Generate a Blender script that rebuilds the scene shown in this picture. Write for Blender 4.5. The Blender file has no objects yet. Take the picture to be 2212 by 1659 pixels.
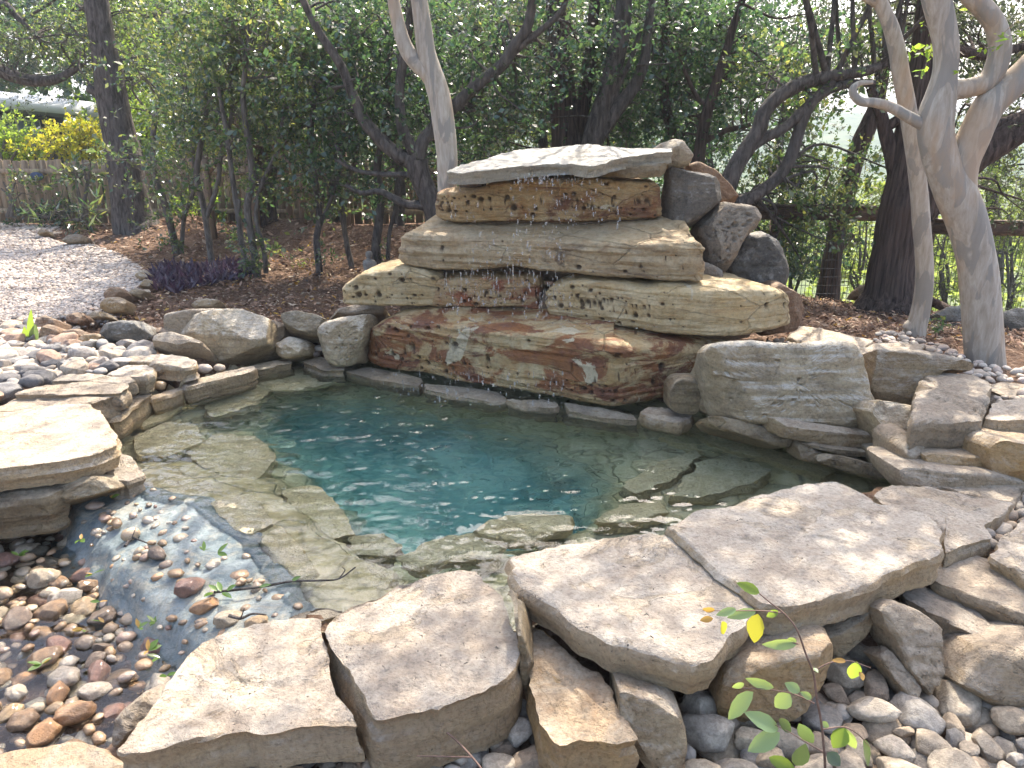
import bpy, math, random
import numpy as np
from mathutils import Vector

random.seed(7)
RNG = np.random.default_rng(7)
scene = bpy.context.scene
COL = scene.collection

# ------------------------------------------------------------------ camera
FPX, CX, CY = 1671.0, 1106.0, 829.5          # traced in a 2212 x 1659 frame
PITCH = math.radians(18.4)
EYE = 1.85                                   # eye height above the pool's water
cam_d = bpy.data.cameras.new('camera')
cam_d.sensor_width = 36.0
cam_d.lens = 36.0 * FPX / 2212.0
cam_d.clip_start = 0.05
cam_d.clip_end = 3000
cam = bpy.data.objects.new('camera', cam_d)
cam.location = (0, 0, EYE)
cam.rotation_euler = (math.pi / 2 - PITCH, 0, 0)
COL.objects.link(cam)
scene.camera = cam

# ------------------------------------------------------------------ sky, sun, exposure
SUN_AZ, SUN_EL = math.radians(16.0), math.radians(50.0)      # azimuth to the right of +Y
world = bpy.data.worlds.new('World')
scene.world = world
world.use_nodes = True
wn = world.node_tree.nodes
wl = world.node_tree.links
sky = wn.new('ShaderNodeTexSky')
sky.sky_type = 'NISHITA'
sky.sun_disc = False
sky.sun_elevation = SUN_EL
sky.sun_rotation = SUN_AZ
sky.air_density = 0.9
sky.dust_density = 4.0
sky.ozone_density = 0.4
bg = wn['Background']
bg.inputs['Strength'].default_value = 0.15
wl.new(sky.outputs[0], bg.inputs[0])
sun_d = bpy.data.lights.new('sun', 'SUN')
sun_d.energy = 3.2
sun_d.angle = math.radians(0.53)
sun_d.color = (1.0, 0.93, 0.82)
sun = bpy.data.objects.new('sun', sun_d)
SDIR = Vector((math.sin(SUN_AZ) * math.cos(SUN_EL), math.cos(SUN_AZ) * math.cos(SUN_EL), math.sin(SUN_EL)))
sun.rotation_euler = SDIR.to_track_quat('Z', 'Y').to_euler()
sun.location = (3, 12, 14)
COL.objects.link(sun)

scene.view_settings.view_transform = 'Standard'
scene.view_settings.look = 'None'
scene.view_settings.exposure = 1.95
scene.view_settings.gamma = 1.0
scene.render.engine = 'CYCLES'
cy = scene.cycles
cy.use_denoising = True
cy.max_bounces = 9
cy.diffuse_bounces = 4
cy.glossy_bounces = 3
cy.transmission_bounces = 6
cy.transparent_max_bounces = 8
cy.sample_clamp_indirect = 6.0
cy.use_adaptive_sampling = True
cy.adaptive_threshold = 0.015

# ------------------------------------------------------------------ picture -> place helpers
CP, SP = math.cos(PITCH), math.sin(PITCH)
def _dir(px, py):
    u, v = (px - CX) / FPX, -(py - CY) / FPX
    return np.array((u, CP + v * SP, -SP + v * CP))
def W(px, py, z=0.0):
    d = _dir(px, py)
    return np.array((0, 0, EYE)) + d * ((z - EYE) / d[2])
def D(px, py, y):
    d = _dir(px, py)
    return np.array((0, 0, EYE)) + d * (y / d[1])

# ------------------------------------------------------------------ noise
_perm = np.random.default_rng(11).permutation(256)
_perm = np.concatenate([_perm, _perm, _perm])
_grad = np.random.default_rng(12).normal(size=(256, 3))
_grad /= np.linalg.norm(_grad, axis=1)[:, None]
def perlin(P):
    P = np.asarray(P, float)
    I = np.floor(P).astype(int)
    f = P - I
    I &= 255
    w = f * f * f * (f * (f * 6 - 15) + 10)
    out = np.zeros(len(P))
    for dx in (0, 1):
        wx = w[:, 0] if dx else 1 - w[:, 0]
        for dy in (0, 1):
            wy = w[:, 1] if dy else 1 - w[:, 1]
            for dz in (0, 1):
                wz = w[:, 2] if dz else 1 - w[:, 2]
                h = _perm[_perm[_perm[(I[:, 0] + dx) & 255] + ((I[:, 1] + dy) & 255)] + ((I[:, 2] + dz) & 255)]
                g = _grad[h]
                out += wx * wy * wz * ((f - (dx, dy, dz)) * g).sum(1)
    return out * 1.5
def fbm(P, octaves=4, gain=0.5):
    P = np.asarray(P, float)
    if P.ndim > 2:
        return fbm(P.reshape(-1, 3), octaves, gain).reshape(P.shape[:-1])
    a, s, t = 1.0, np.zeros(len(P)), 0.0
    for o in range(octaves):
        s += a * perlin(P * 2 ** o + 17.3 * o)
        t += a
        a *= gain
    return s / t

# ------------------------------------------------------------------ mesh helpers
def mesh_np(name, V, F, mats=(), smooth=True, midx=None):
    V = np.asarray(V, np.float32)
    me = bpy.data.meshes.new(name)
    if isinstance(F, np.ndarray):
        groups = [F]
    else:
        groups = [np.asarray(g, np.int32) for g in F if len(g)]
    nl = sum(g.size for g in groups)
    npoly = sum(len(g) for g in groups)
    me.vertices.add(len(V))
    me.vertices.foreach_set('co', V.ravel())
    me.loops.add(nl)
    me.loops.foreach_set('vertex_index', np.concatenate([g.ravel() for g in groups]).astype(np.int32))
    me.polygons.add(npoly)
    starts, s = [], 0
    for g in groups:
        starts.append(s + np.arange(len(g)) * g.shape[1])
        s += g.size
    me.polygons.foreach_set('loop_start', np.concatenate(starts).astype(np.int32))
    if smooth:
        me.polygons.foreach_set('use_smooth', np.ones(npoly, bool))
    for m in mats:
        me.materials.append(m)
    if midx is not None:
        me.polygons.foreach_set('material_index', np.asarray(midx, np.int32))
    me.update(calc_edges=True)
    return me
def link(name, me, parent=None, loc=None):
    o = bpy.data.objects.new(name, me)
    COL.objects.link(o)
    if loc is not None:
        o.location = loc
    if parent is not None:
        o.parent = parent
    return o
def tag(o, label=None, cat=None, group=None, kind=None):
    if label: o['label'] = label
    if cat: o['category'] = cat
    if group: o['group'] = group
    if kind or cat: o['kind'] = kind or 'thing'
    return o
def solid(name, V, F, mat, smooth=True, parent=None, origin=None, midx=None):
    """Mesh object from world vertices; its origin goes to the middle of its base (or stays relative to the parent)."""
    V = np.asarray(V, float)
    if parent is not None:
        origin = np.array(parent['o_'])
        loc = None
    else:
        if origin is None:
            lo, hi = V.min(0), V.max(0)
            origin = np.array(((lo[0] + hi[0]) / 2, (lo[1] + hi[1]) / 2, lo[2]))
        loc = origin
    mats = mat if isinstance(mat, (list, tuple)) else [mat]
    return link(name, mesh_np(name, V - origin, F, mats, smooth, midx), parent, loc)
def empty(name, loc, label=None, cat=None, group=None):
    o = bpy.data.objects.new(name, None)
    o.empty_display_size = 0.1
    o.location = loc
    o['o_'] = [float(v) for v in loc]
    COL.objects.link(o)
    return tag(o, label, cat, group)
def grid_faces(nr, nc, wrap=True, base=0):
    """nr rings of nc points."""
    i, j = np.meshgrid(np.arange(nr - 1), np.arange(nc if wrap else nc - 1), indexing='ij')
    a = i * nc + j
    b = i * nc + (j + 1) % nc
    c = (i + 1) * nc + (j + 1) % nc
    d = (i + 1) * nc + j
    return np.stack([a, b, c, d], -1).reshape(-1, 4) + base
def vnormals(V, F):
    n = np.cross(V[F[:, 2]] - V[F[:, 0]], V[F[:, 3 if F.shape[1] > 3 else 1]] - V[F[:, 1 if F.shape[1] > 3 else 0]])
    N = np.zeros_like(V)
    for k in range(F.shape[1]):
        np.add.at(N, F[:, k], n)
    return N / np.maximum(np.linalg.norm(N, axis=1), 1e-9)[:, None]
BOXF = np.array([[0, 3, 2, 1], [4, 5, 6, 7], [0, 1, 5, 4], [1, 2, 6, 5], [2, 3, 7, 6], [3, 0, 4, 7]])
def box_vf(lo, hi):
    x0, y0, z0 = lo
    x1, y1, z1 = hi
    return np.array([(x0, y0, z0), (x1, y0, z0), (x1, y1, z0), (x0, y1, z0), (x0, y0, z1), (x1, y0, z1), (x1, y1, z1), (x0, y1, z1)], float), BOXF
def beam_vf(a, b, w, h, up=(0, 0, 1)):
    a, b = np.array(a, float), np.array(b, float)
    t = b - a
    t /= np.linalg.norm(t)
    s = np.cross(t, up)
    if np.linalg.norm(s) < 1e-4: s = np.array((1.0, 0, 0))
    s /= np.linalg.norm(s)
    u = np.cross(s, t)
    q = [(-1, -1), (1, -1), (1, 1), (-1, 1)]
    V = [a + s * w / 2 * i + u * h / 2 * j for i, j in q] + [b + s * w / 2 * i + u * h / 2 * j for i, j in q]
    return np.array(V), BOXF
def join(parts):
    Vs, Fs, n = [], [], 0
    for V, F in parts:
        Vs.append(V)
        Fs.append(np.asarray(F) + n)
        n += len(V)
    return np.concatenate(Vs), np.concatenate(Fs)
_t = (1 + 5 ** .5) / 2
ICO_V = np.array([(-1, _t, 0), (1, _t, 0), (-1, -_t, 0), (1, -_t, 0), (0, -1, _t), (0, 1, _t), (0, -1, -_t), (0, 1, -_t), (_t, 0, -1), (_t, 0, 1), (-_t, 0, -1), (-_t, 0, 1)], float)
ICO_V /= np.linalg.norm(ICO_V[0])
ICO_F = np.array([(0, 11, 5), (0, 5, 1), (0, 1, 7), (0, 7, 10), (0, 10, 11), (1, 5, 9), (5, 11, 4), (11, 10, 2), (10, 7, 6), (7, 1, 8), (3, 9, 4), (3, 4, 2), (3, 2, 6), (3, 6, 8), (3, 8, 9), (4, 9, 5), (2, 4, 11), (6, 2, 10), (8, 6, 7), (9, 8, 1)])
def subdiv_ico(n):
    V, F = [tuple(v) for v in ICO_V], ICO_F
    for _ in range(n):
        cache, NF = {}, []
        def mid(a, b):
            k = (min(a, b), max(a, b))
            if k not in cache:
                m = np.array(V[a]) + np.array(V[b])
                V.append(tuple(m / np.linalg.norm(m)))
                cache[k] = len(V) - 1
            return cache[k]
        for a, b, c in F:
            ab, bc, ca = mid(a, b), mid(b, c), mid(c, a)
            NF += [(a, ab, ca), (b, bc, ab), (c, ca, bc), (ab, bc, ca)]
        F = np.array(NF)
    return np.array(V), np.array(F)
def rot_xyz(rx, ry, rz):
    cx_, sx, cy_, sy, cz, sz = math.cos(rx), math.sin(rx), math.cos(ry), math.sin(ry), math.cos(rz), math.sin(rz)
    return np.array([[cz, -sz, 0], [sz, cz, 0], [0, 0, 1]]) @ np.array([[cy_, 0, sy], [0, 1, 0], [-sy, 0, cy_]]) @ np.array([[1, 0, 0], [0, cx_, -sx], [0, sx, cx_]])
def inside(P, poly):
    P, poly = np.asarray(P, float), np.asarray(poly, float)
    r = np.zeros(len(P), bool)
    x, y = P[:, 0], P[:, 1]
    n = len(poly)
    for i in range(n):
        x0, y0 = poly[i]
        x1, y1 = poly[(i + 1) % n]
        if y0 == y1: continue
        c = ((y0 > y) != (y1 > y)) & (x < (x1 - x0) * (y - y0) / (y1 - y0) + x0)
        r ^= c
    return r
def sdist(P, poly):
    """signed distance to a closed polygon, positive inside"""
    P, poly = np.asarray(P, float), np.asarray(poly, float)
    best = np.full(len(P), 1e9)
    for i in range(len(poly)):
        a, b = poly[i], poly[(i + 1) % len(poly)]
        ab = b - a
        t = np.clip(((P - a) @ ab) / max(ab @ ab, 1e-12), 0, 1)
        best = np.minimum(best, np.linalg.norm(P - a - t[:, None] * ab, axis=1))
    return np.where(inside(P, poly), best, -best)
def sstep(a, b, x):
    t = np.clip((x - a) / (b - a), 0, 1)
    return t * t * (3 - 2 * t)

# ------------------------------------------------------------------ materials
class NT:
    def __init__(self, name):
        self.m = bpy.data.materials.new(name)
        self.m.use_nodes = True
        self.n = self.m.node_tree.nodes
        self.l = self.m.node_tree.links
        self.b = self.n['Principled BSDF']
        self.out = self.n['Material Output']
    def new(self, t, **kw):
        x = self.n.new(t)
        for k, v in kw.items():
            setattr(x, k, v)
        return x
    def put(self, sock, v):
        if hasattr(v, 'links') or isinstance(v, bpy.types.NodeSocket):
            self.l.new(v, sock)
        else:
            if isinstance(v, (tuple, list)) and len(v) == 3 and sock.type == 'RGBA':
                v = (*v, 1)
            sock.default_value = v
    def coords(self, rand=True, scale=None):
        tc = self.new('ShaderNodeTexCoord')
        v = tc.outputs['Object']
        if rand:
            oi = self.new('ShaderNodeObjectInfo')
            m = self.new('ShaderNodeMath', operation='MULTIPLY')
            self.put(m.inputs[0], oi.outputs['Random']); self.put(m.inputs[1], 57.0)
            a = self.new('ShaderNodeVectorMath', operation='ADD')
            self.put(a.inputs[0], v); self.put(a.inputs[1], m.outputs[0])
            v = a.outputs[0]
        if scale:
            mp = self.new('ShaderNodeVectorMath', operation='MULTIPLY')
            self.put(mp.inputs[0], v); mp.inputs[1].default_value = scale
            v = mp.outputs[0]
        return v
    def scale(self, v, s):
        mp = self.new('ShaderNodeVectorMath', operation='MULTIPLY')
        self.put(mp.inputs[0], v); mp.inputs[1].default_value = s
        return mp.outputs[0]
    def noise(self, v, scale, detail=4, rough=0.55, dist=0.0):
        x = self.new('ShaderNodeTexNoise')
        self.put(x.inputs['Vector'], v)
        x.inputs['Scale'].default_value = scale
        x.inputs['Detail'].default_value = detail
        x.inputs['Roughness'].default_value = rough
        x.inputs['Distortion'].default_value = dist
        return x.outputs[0]
    def voronoi(self, v, scale, out='Distance', feature='F1'):
        x = self.new('ShaderNodeTexVoronoi', feature=feature)
        self.put(x.inputs['Vector'], v)
        x.inputs['Scale'].default_value = scale
        return x.outputs[out]
    def ramp(self, f, stops, interp='LINEAR'):
        x = self.new('ShaderNodeValToRGB')
        x.color_ramp.interpolation = interp
        el = x.color_ramp.elements
        while len(el) < len(stops): el.new(0.5)
        for e, (p, c) in zip(el, stops):
            e.position = p
            e.color = (*c, 1) if not isinstance(c, (int, float)) else (c, c, c, 1)
        self.put(x.inputs[0], f)
        return x.outputs[0]
    def mix(self, f, a, b, blend='MIX'):
        x = self.new('ShaderNodeMix', data_type='RGBA', blend_type=blend)
        self.put(x.inputs[0], f)
        self.put(x.inputs[6], a if not isinstance(a, tuple) else (*a, 1))
        self.put(x.inputs[7], b if not isinstance(b, tuple) else (*b, 1))
        return x.outputs[2]
    def math(self, op, a, b=None):
        x = self.new('ShaderNodeMath', operation=op)
        self.put(x.inputs[0], a)
        if b is not None: self.put(x.inputs[1], b)
        return x.outputs[0]
    def mapr(self, v, a, b, c=0.0, d=1.0):
        x = self.new('ShaderNodeMapRange')
        self.put(x.inputs[0], v)
        for i, k in enumerate((a, b, c, d)): x.inputs[i + 1].default_value = k
        return x.outputs[0]
    def normal_z(self):
        g = self.new('ShaderNodeNewGeometry')
        s = self.new('ShaderNodeSeparateXYZ')
        self.put(s.inputs[0], g.outputs['True Normal'])
        return s.outputs[2]
    def bump(self, h, strength=0.5, dist=0.01, normal=None):
        x = self.new('ShaderNodeBump')
        x.inputs['Strength'].default_value = strength
        x.inputs['Distance'].default_value = dist
        self.put(x.inputs['Height'], h)
        if normal is not None: self.put(x.inputs['Normal'], normal)
        return x.outputs[0]
    def done(self, color=None, rough=None, normal=None, spec=None, **kw):
        if color is not None: self.put(self.b.inputs['Base Color'], color)
        if rough is not None: self.put(self.b.inputs['Roughness'], rough)
        if normal is not None: self.put(self.b.inputs['Normal'], normal)
        if spec is not None: self.put(self.b.inputs['Specular IOR Level'], spec)
        for k, v in kw.items(): self.put(self.b.inputs[k.replace('_', ' ')], v)
        return self.m

def limestone(name, side, top, fleck, stain, stain_amt=0.45, strata=0.35, dark=0.0, rough=0.85, pale=(0.66, 0.6, 0.5), pale_amt=0.3, pits=0.0, wet=0.0):
    """Split limestone: weathered top skin over fresher sides, blotches, stains, bedding and grit."""
    t = NT(name)
    v = t.coords()
    n1 = t.noise(v, 2.2, 6, 0.6, 0.4)
    n2 = t.noise(v, 9.0, 6, 0.65)
    n3 = t.noise(v, 60.0, 4, 0.7)
    vs = t.scale(v, (1.2, 1.2, 16.0))
    ns = t.noise(vs, 1.6, 6, 0.6, 0.3)
    nz = t.normal_z()
    nzw = t.math('ADD', nz, t.math('MULTIPLY', t.math('SUBTRACT', n2, 0.5), 0.9))
    tf = t.mapr(nzw, 0.35, 0.75)
    c = t.mix(t.mapr(n1, 0.35, 0.65), side, fleck)
    c = t.mix(t.math('MULTIPLY', t.mapr(ns, 0.42, 0.62), strata), c, stain)
    nm = t.noise(v, 5.5, 8, 0.75, 0.6)
    ct = t.mix(t.mapr(nm, 0.42, 0.6), top, pale)
    ct = t.mix(t.mapr(t.noise(v, 16.0, 6, 0.75), 0.56, 0.7, 0.0, 0.4), ct, stain)
    fl = t.mapr(t.noise(v, 2.7, 7, 0.62, 0.9), 0.575, 0.59)
    ct = t.mix(t.math('MULTIPLY', fl, 0.4), ct, fleck)
    c = t.mix(tf, c, ct)
    c = t.mix(t.math('MULTIPLY', t.mapr(n2, 0.55, 0.68), pale_amt), c, pale)
    st = t.noise(v, 4.5, 8, 0.7, 0.8)
    c = t.mix(t.math('MULTIPLY', t.mapr(st, 0.52, 0.66), stain_amt), c, stain)
    if dark > 0:
        dk = t.noise(v, 3.1, 8, 0.72, 0.5)
        c = t.mix(t.math('MULTIPLY', t.mapr(dk, 0.48, 0.6), dark), c, (0.055, 0.052, 0.048))
    c = t.mix(1.0, c, t.ramp(n3, [(0.25, 0.6), (0.5, 1.0), (0.8, 1.2)]), 'MULTIPLY')
    # specks of grit and tiny holes
    vo = t.voronoi(v, 38.0)
    sp = t.mapr(vo, 0.05, 0.16)
    gate = t.mapr(t.noise(v, 7.0, 2), 0.56, 0.62)
    spk = t.math('MULTIPLY', t.math('SUBTRACT', 1.0, sp), gate)
    c = t.mix(t.math('MULTIPLY', spk, 0.65), c, (0.12, 0.09, 0.065))
    h = t.math('ADD', t.math('MULTIPLY', n2, 0.8), t.math('MULTIPLY', n3, 0.25))
    h = t.math('ADD', h, t.math('MULTIPLY', ns, 0.5))
    h = t.math('SUBTRACT', h, t.math('MULTIPLY', spk, 0.5))
    h = t.math('SUBTRACT', h, t.math('MULTIPLY', fl, 0.25))
    oi = t.new('ShaderNodeObjectInfo')
    c = t.mix(1.0, c, t.ramp(oi.outputs['Random'], [(0.0, (0.84, 0.83, 0.82)), (0.3, (1.06, 1.03, 0.98)), (0.6, (0.93, 0.94, 0.95)), (1.0, (1.1, 1.05, 0.97))]), 'MULTIPLY')
    nb = t.bump(h, 1.0, 0.045)
    nb = t.bump(t.noise(v, 110.0, 5, 0.7), 0.8, 0.012, nb)
    if wet:
        c = t.mix(1.0, c, (0.8, 0.78, 0.74), 'MULTIPLY')
        rg = t.mapr(n1, 0.35, 0.65, rough - 0.35 * wet, rough)
        return t.done(c, rg, nb, 0.5)
    return t.done(c, rough, nb, 0.3)

M = {}
M['slab'] = limestone('slab_limestone', (0.45, 0.32, 0.175), (0.415, 0.345, 0.27), (0.46, 0.36, 0.235), (0.3, 0.22, 0.15), 0.35, 0.35, pale=(0.53, 0.465, 0.38))
M['slab_warm'] = limestone('warm_slab_limestone', (0.43, 0.275, 0.115), (0.4, 0.295, 0.19), (0.42, 0.31, 0.19), (0.3, 0.165, 0.075), 0.45, 0.3, pale=(0.47, 0.395, 0.3))
M['slab_grey'] = limestone('grey_slab_limestone', (0.36, 0.275, 0.18), (0.34, 0.28, 0.215), (0.4, 0.31, 0.205), (0.21, 0.15, 0.1), 0.4, 0.35, dark=0.15, pale=(0.45, 0.385, 0.305))
M['buff'] = limestone('buff_limestone', (0.36, 0.265, 0.15), (0.37, 0.31, 0.24), (0.41, 0.32, 0.2), (0.2, 0.125, 0.065), 0.5, 0.55, pale=(0.48, 0.42, 0.33))
M['buff_wet'] = limestone('damp_buff_limestone', (0.36, 0.275, 0.16), (0.4, 0.34, 0.25), (0.42, 0.33, 0.2), (0.19, 0.125, 0.065), 0.55, 0.6, dark=0.35, rough=0.7, pale=(0.5, 0.44, 0.34), wet=0.5)
M['white'] = limestone('white_boulder_limestone', (0.53, 0.42, 0.265), (0.59, 0.51, 0.39), (0.42, 0.315, 0.185), (0.24, 0.165, 0.09), 0.4, 0.4, dark=0.3, pale=(0.6, 0.54, 0.45))
M['dark'] = limestone('dark_grey_rock', (0.13, 0.115, 0.095), (0.2, 0.185, 0.165), (0.24, 0.2, 0.15), (0.05, 0.045, 0.04), 0.55, 0.3, dark=0.45, pale=(0.4, 0.37, 0.32), pale_amt=0.7)
M['brown'] = limestone('brown_field_rock', (0.24, 0.14, 0.085), (0.3, 0.2, 0.13), (0.32, 0.21, 0.13), (0.14, 0.075, 0.045), 0.5, 0.2, dark=0.25, pale=(0.42, 0.32, 0.23))
M['pitted'] = limestone('pitted_grey_brown_rock', (0.25, 0.2, 0.155), (0.2, 0.165, 0.13), (0.32, 0.265, 0.2), (0.11, 0.085, 0.065), 0.5, 0.3, dark=0.3, pale=(0.4, 0.36, 0.3))

def fall_stone(name, base, cream, rust, maroon, rust_lo, rust_hi, cream_lo=0.6, bands=0.5, wet=0.45, mot=0.3):
    """Honey limestone of the fall: bedding lines, rusty seep stains, flaked pale patches, holes (attribute 'pit')."""
    t = NT(name)
    v = t.coords(rand=False)
    n1 = t.noise(v, 1.4, 5, 0.55, 0.5)
    vst = t.scale(v, (0.5, 0.5, 14.0))
    ns = t.noise(vst, 1.7, 8, 0.72, 0.9)
    nf = t.noise(v, 42.0, 5, 0.7)
    n2 = t.noise(v, 8.0, 6, 0.65)
    c = t.mix(t.mapr(n2, 0.38, 0.62), base, cream)
    brk = t.mapr(t.noise(v, 3.0, 6, 0.7, 0.8), 0.44, 0.6)
    c = t.mix(t.math('MULTIPLY', t.math('MULTIPLY', t.mapr(ns, 0.49, 0.58), bands), brk), c, rust)
    vr = t.scale(v, (1.0, 1.0, 2.4))
    nr = t.noise(vr, 2.0, 9, 0.68, 0.9)
    rf = t.mapr(nr, rust_lo, rust_hi)
    nm = t.noise(v, 5.0, 5, 0.6)
    rc = t.mix(t.mapr(nm, 0.42, 0.62), rust, maroon)
    c = t.mix(rf, c, rc)
    nc = t.noise(v, 2.6, 6, 0.55, 0.7)
    cf = t.mapr(nc, cream_lo, cream_lo + 0.012)
    c = t.mix(cf, c, (0.6, 0.5, 0.33))
    gr = t.mapr(t.noise(v, 3.3, 8, 0.7), 0.55, 0.7)
    c = t.mix(t.math('MULTIPLY', gr, mot), c, (0.17, 0.14, 0.105))
    c = t.mix(1.0, c, t.ramp(nf, [(0.25, 0.68), (0.5, 1.0), (0.8, 1.14)]), 'MULTIPLY')
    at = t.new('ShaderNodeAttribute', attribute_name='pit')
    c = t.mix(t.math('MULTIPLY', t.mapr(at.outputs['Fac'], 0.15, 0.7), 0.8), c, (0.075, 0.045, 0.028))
    h = t.math('ADD', t.math('MULTIPLY', n2, 0.6), t.math('MULTIPLY', nf, 0.25))
    h = t.math('ADD', h, t.math('MULTIPLY', ns, 0.9))
    h = t.math('ADD', h, t.math('MULTIPLY', cf, 0.12))
    h = t.math('ADD', h, t.math('MULTIPLY', t.noise(v, 20.0, 5, 0.7, 0.5), 0.7))
    vc = t.voronoi(t.scale(v, (1.0, 1.0, 2.2)), 2.3, 'Distance', 'DISTANCE_TO_EDGE')
    ck = t.math('MULTIPLY', t.mapr(vc, 0.0, 0.018, 1.0, 0.0), t.mapr(t.noise(v, 2.0, 3), 0.5, 0.58))
    h = t.math('SUBTRACT', h, t.math('MULTIPLY', ck, 1.0))
    nb = t.bump(h, 1.0, 0.04)
    nb = t.bump(t.noise(v, 110.0, 5, 0.7), 0.7, 0.012, nb)
    rg = t.mapr(n1, 0.35, 0.65, 0.75 - wet, 0.8)
    return t.done(c, rg, nb, 0.45)
HON, CRM = (0.47, 0.3, 0.125), (0.58, 0.45, 0.25)
RST, MAR = (0.31, 0.125, 0.04), (0.2, 0.08, 0.04)
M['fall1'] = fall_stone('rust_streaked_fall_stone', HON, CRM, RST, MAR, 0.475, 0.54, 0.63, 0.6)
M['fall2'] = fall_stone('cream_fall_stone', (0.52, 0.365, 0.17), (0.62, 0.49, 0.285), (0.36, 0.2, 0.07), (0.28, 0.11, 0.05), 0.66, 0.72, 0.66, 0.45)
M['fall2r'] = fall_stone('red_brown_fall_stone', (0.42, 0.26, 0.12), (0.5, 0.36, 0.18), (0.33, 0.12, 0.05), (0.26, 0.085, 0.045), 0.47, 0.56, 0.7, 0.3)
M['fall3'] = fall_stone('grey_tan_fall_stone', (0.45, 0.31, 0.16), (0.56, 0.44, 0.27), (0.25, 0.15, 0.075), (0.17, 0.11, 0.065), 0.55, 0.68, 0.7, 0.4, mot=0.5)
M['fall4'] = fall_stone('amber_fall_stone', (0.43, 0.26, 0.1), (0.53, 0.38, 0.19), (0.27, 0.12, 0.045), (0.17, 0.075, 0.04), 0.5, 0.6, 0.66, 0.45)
M['cap'] = limestone('cap_slab_limestone', (0.45, 0.38, 0.27), (0.42, 0.41, 0.38), (0.5, 0.43, 0.31), (0.25, 0.2, 0.14), 0.3, 0.5, pale=(0.55, 0.52, 0.46), rough=0.6, wet=0.4)
M['mortar'] = limestone('wet_mortar', (0.2, 0.15, 0.105), (0.22, 0.17, 0.125), (0.25, 0.19, 0.13), (0.11, 0.075, 0.05), 0.5, 0.3, rough=0.6, pale=(0.3, 0.24, 0.18), wet=0.6)
M['sunken'] = limestone('sunken_pale_limestone', (0.52, 0.42, 0.25), (0.54, 0.45, 0.28), (0.58, 0.47, 0.28), (0.36, 0.28, 0.15), 0.35, 0.25, pale=(0.66, 0.57, 0.39))

# ------------------------------------------------------------------ the pool's outline (traced at the water's level)
POOL_PX = [(248, 985), (262, 920), (330, 872), (400, 845), (555, 790), (640, 772), (700, 782), (800, 790), (900, 800), (1070, 830), (1210, 850),
           (1400, 872), (1500, 890), (1620, 925), (1720, 960), (1830, 985), (1935, 1020), (1960, 1075), (1800, 1110), (1440, 1200), (1120, 1310),
           (1085, 1345), (800, 1350), (690, 1335), (640, 1250), (560, 1160), (450, 1078), (310, 1050)]
POOL = np.array([W(x, y, 0.0)[:2] for x, y in POOL_PX])
DEEP = np.array([W(x, y, -0.26)[:2] for x, y in [(590, 900), (720, 868), (900, 885), (1030, 930), (1220, 985), (1310, 1055), (1240, 1125), (1060, 1185), (910, 1240), (840, 1190), (740, 1130), (650, 1040), (565, 965)]])
# the outlet: a plaster apron between the pool's lip and the stream bed
LIP = [W(300, 1046, -0.01), W(450, 1078, -0.01), W(560, 1160, -0.01), W(640, 1250, -0.01), W(720, 1345, -0.01)]
CREST = [W(150, 1085, -0.07), W(190, 1180, -0.08), W(270, 1270, -0.09), W(345, 1345, -0.09), W(420, 1440, -0.09)]
STREAM_PX = [(-260, 1110), (0, 1105), (140, 1085), (200, 1180), (280, 1270), (350, 1345), (430, 1420), (520, 1480), (480, 1600), (330, 1720), (0, 1720), (-300, 1700)]
STREAM = np.array([W(x, y, -0.22)[:2] for x, y in STREAM_PX])
APRON = np.array([p[:2] for p in LIP] + [p[:2] for p in CREST[::-1]])

GRAVEL_PX = [(-900, 470), (0, 482), (128, 487), (112, 499), (92, 506), (112, 515), (140, 524), (196, 528), (264, 548), (305, 576), (318, 600), (300, 622), (262, 642), (225, 662), (190, 672), (130, 685), (60, 700), (-100, 710), (-900, 780)]
GRAVEL = np.array([W(x, y, 0.2)[:2] for x, y in GRAVEL_PX])

def ground_z(x, y):
    x, y = np.asarray(x, float), np.asarray(y, float)
    z = 0.17 + 0 * x
    z = z + 0.05 * fbm(np.stack([x * 0.5, y * 0.5, 0 * x], -1), 3)
    z -= 0.045 * np.clip(x - 0.8, 0, 6) * np.clip(y - 6.0, 0, 6) * 0.8            # falls away behind on the right
    z -= 0.16 * np.clip(y - 10.5, 0, 60) * sstep(2.0, 5.0, x)
    z -= 0.06 * np.clip(y - 15.5, 0, 120)
    # mounds of mulch at the back
    for (mx, my, mh, mr) in ((-1.9, 11.2, 0.28, 0.9), (-3.3, 12.0, 0.3, 0.8), (-5.5, 12.9, 0.3, 0.8), (-0.9, 10.6, 0.25, 0.7)):
        z += mh * np.exp(-((x - mx) ** 2 + (y - my) ** 2) / mr ** 2) * (1 + 0.5 * fbm(np.stack([x * 2.2, y * 2.2, 0 * x + 3], -1), 3))
    # the pebble hollow in front of the slabs
    z -= 0.24 * sstep(2.75, 2.2, y)
    P = np.stack([x.ravel(), y.ravel()], -1)
    near = (np.abs(P[:, 0]) < 5) & (P[:, 1] < 8)
    zz = z.ravel().copy()
    if near.any():
        s = sdist(P[near], STREAM)
        a = zz[near]
        a = np.where(s > -0.12, np.minimum(a, -0.30 + 0.5 * np.clip(-s, 0, 1)), a)
        ap = sdist(P[near], APRON)
        a = np.where(ap > -0.05, -0.42, a)
        d = sdist(P[near], POOL)
        a = a * 1.0
        a = np.where(d > -0.08, -1.7, a)
        zz[near] = a
    return zz.reshape(x.shape)
def gz1(x, y):
    return float(ground_z(np.array([x]), np.array([y]))[0])

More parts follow.
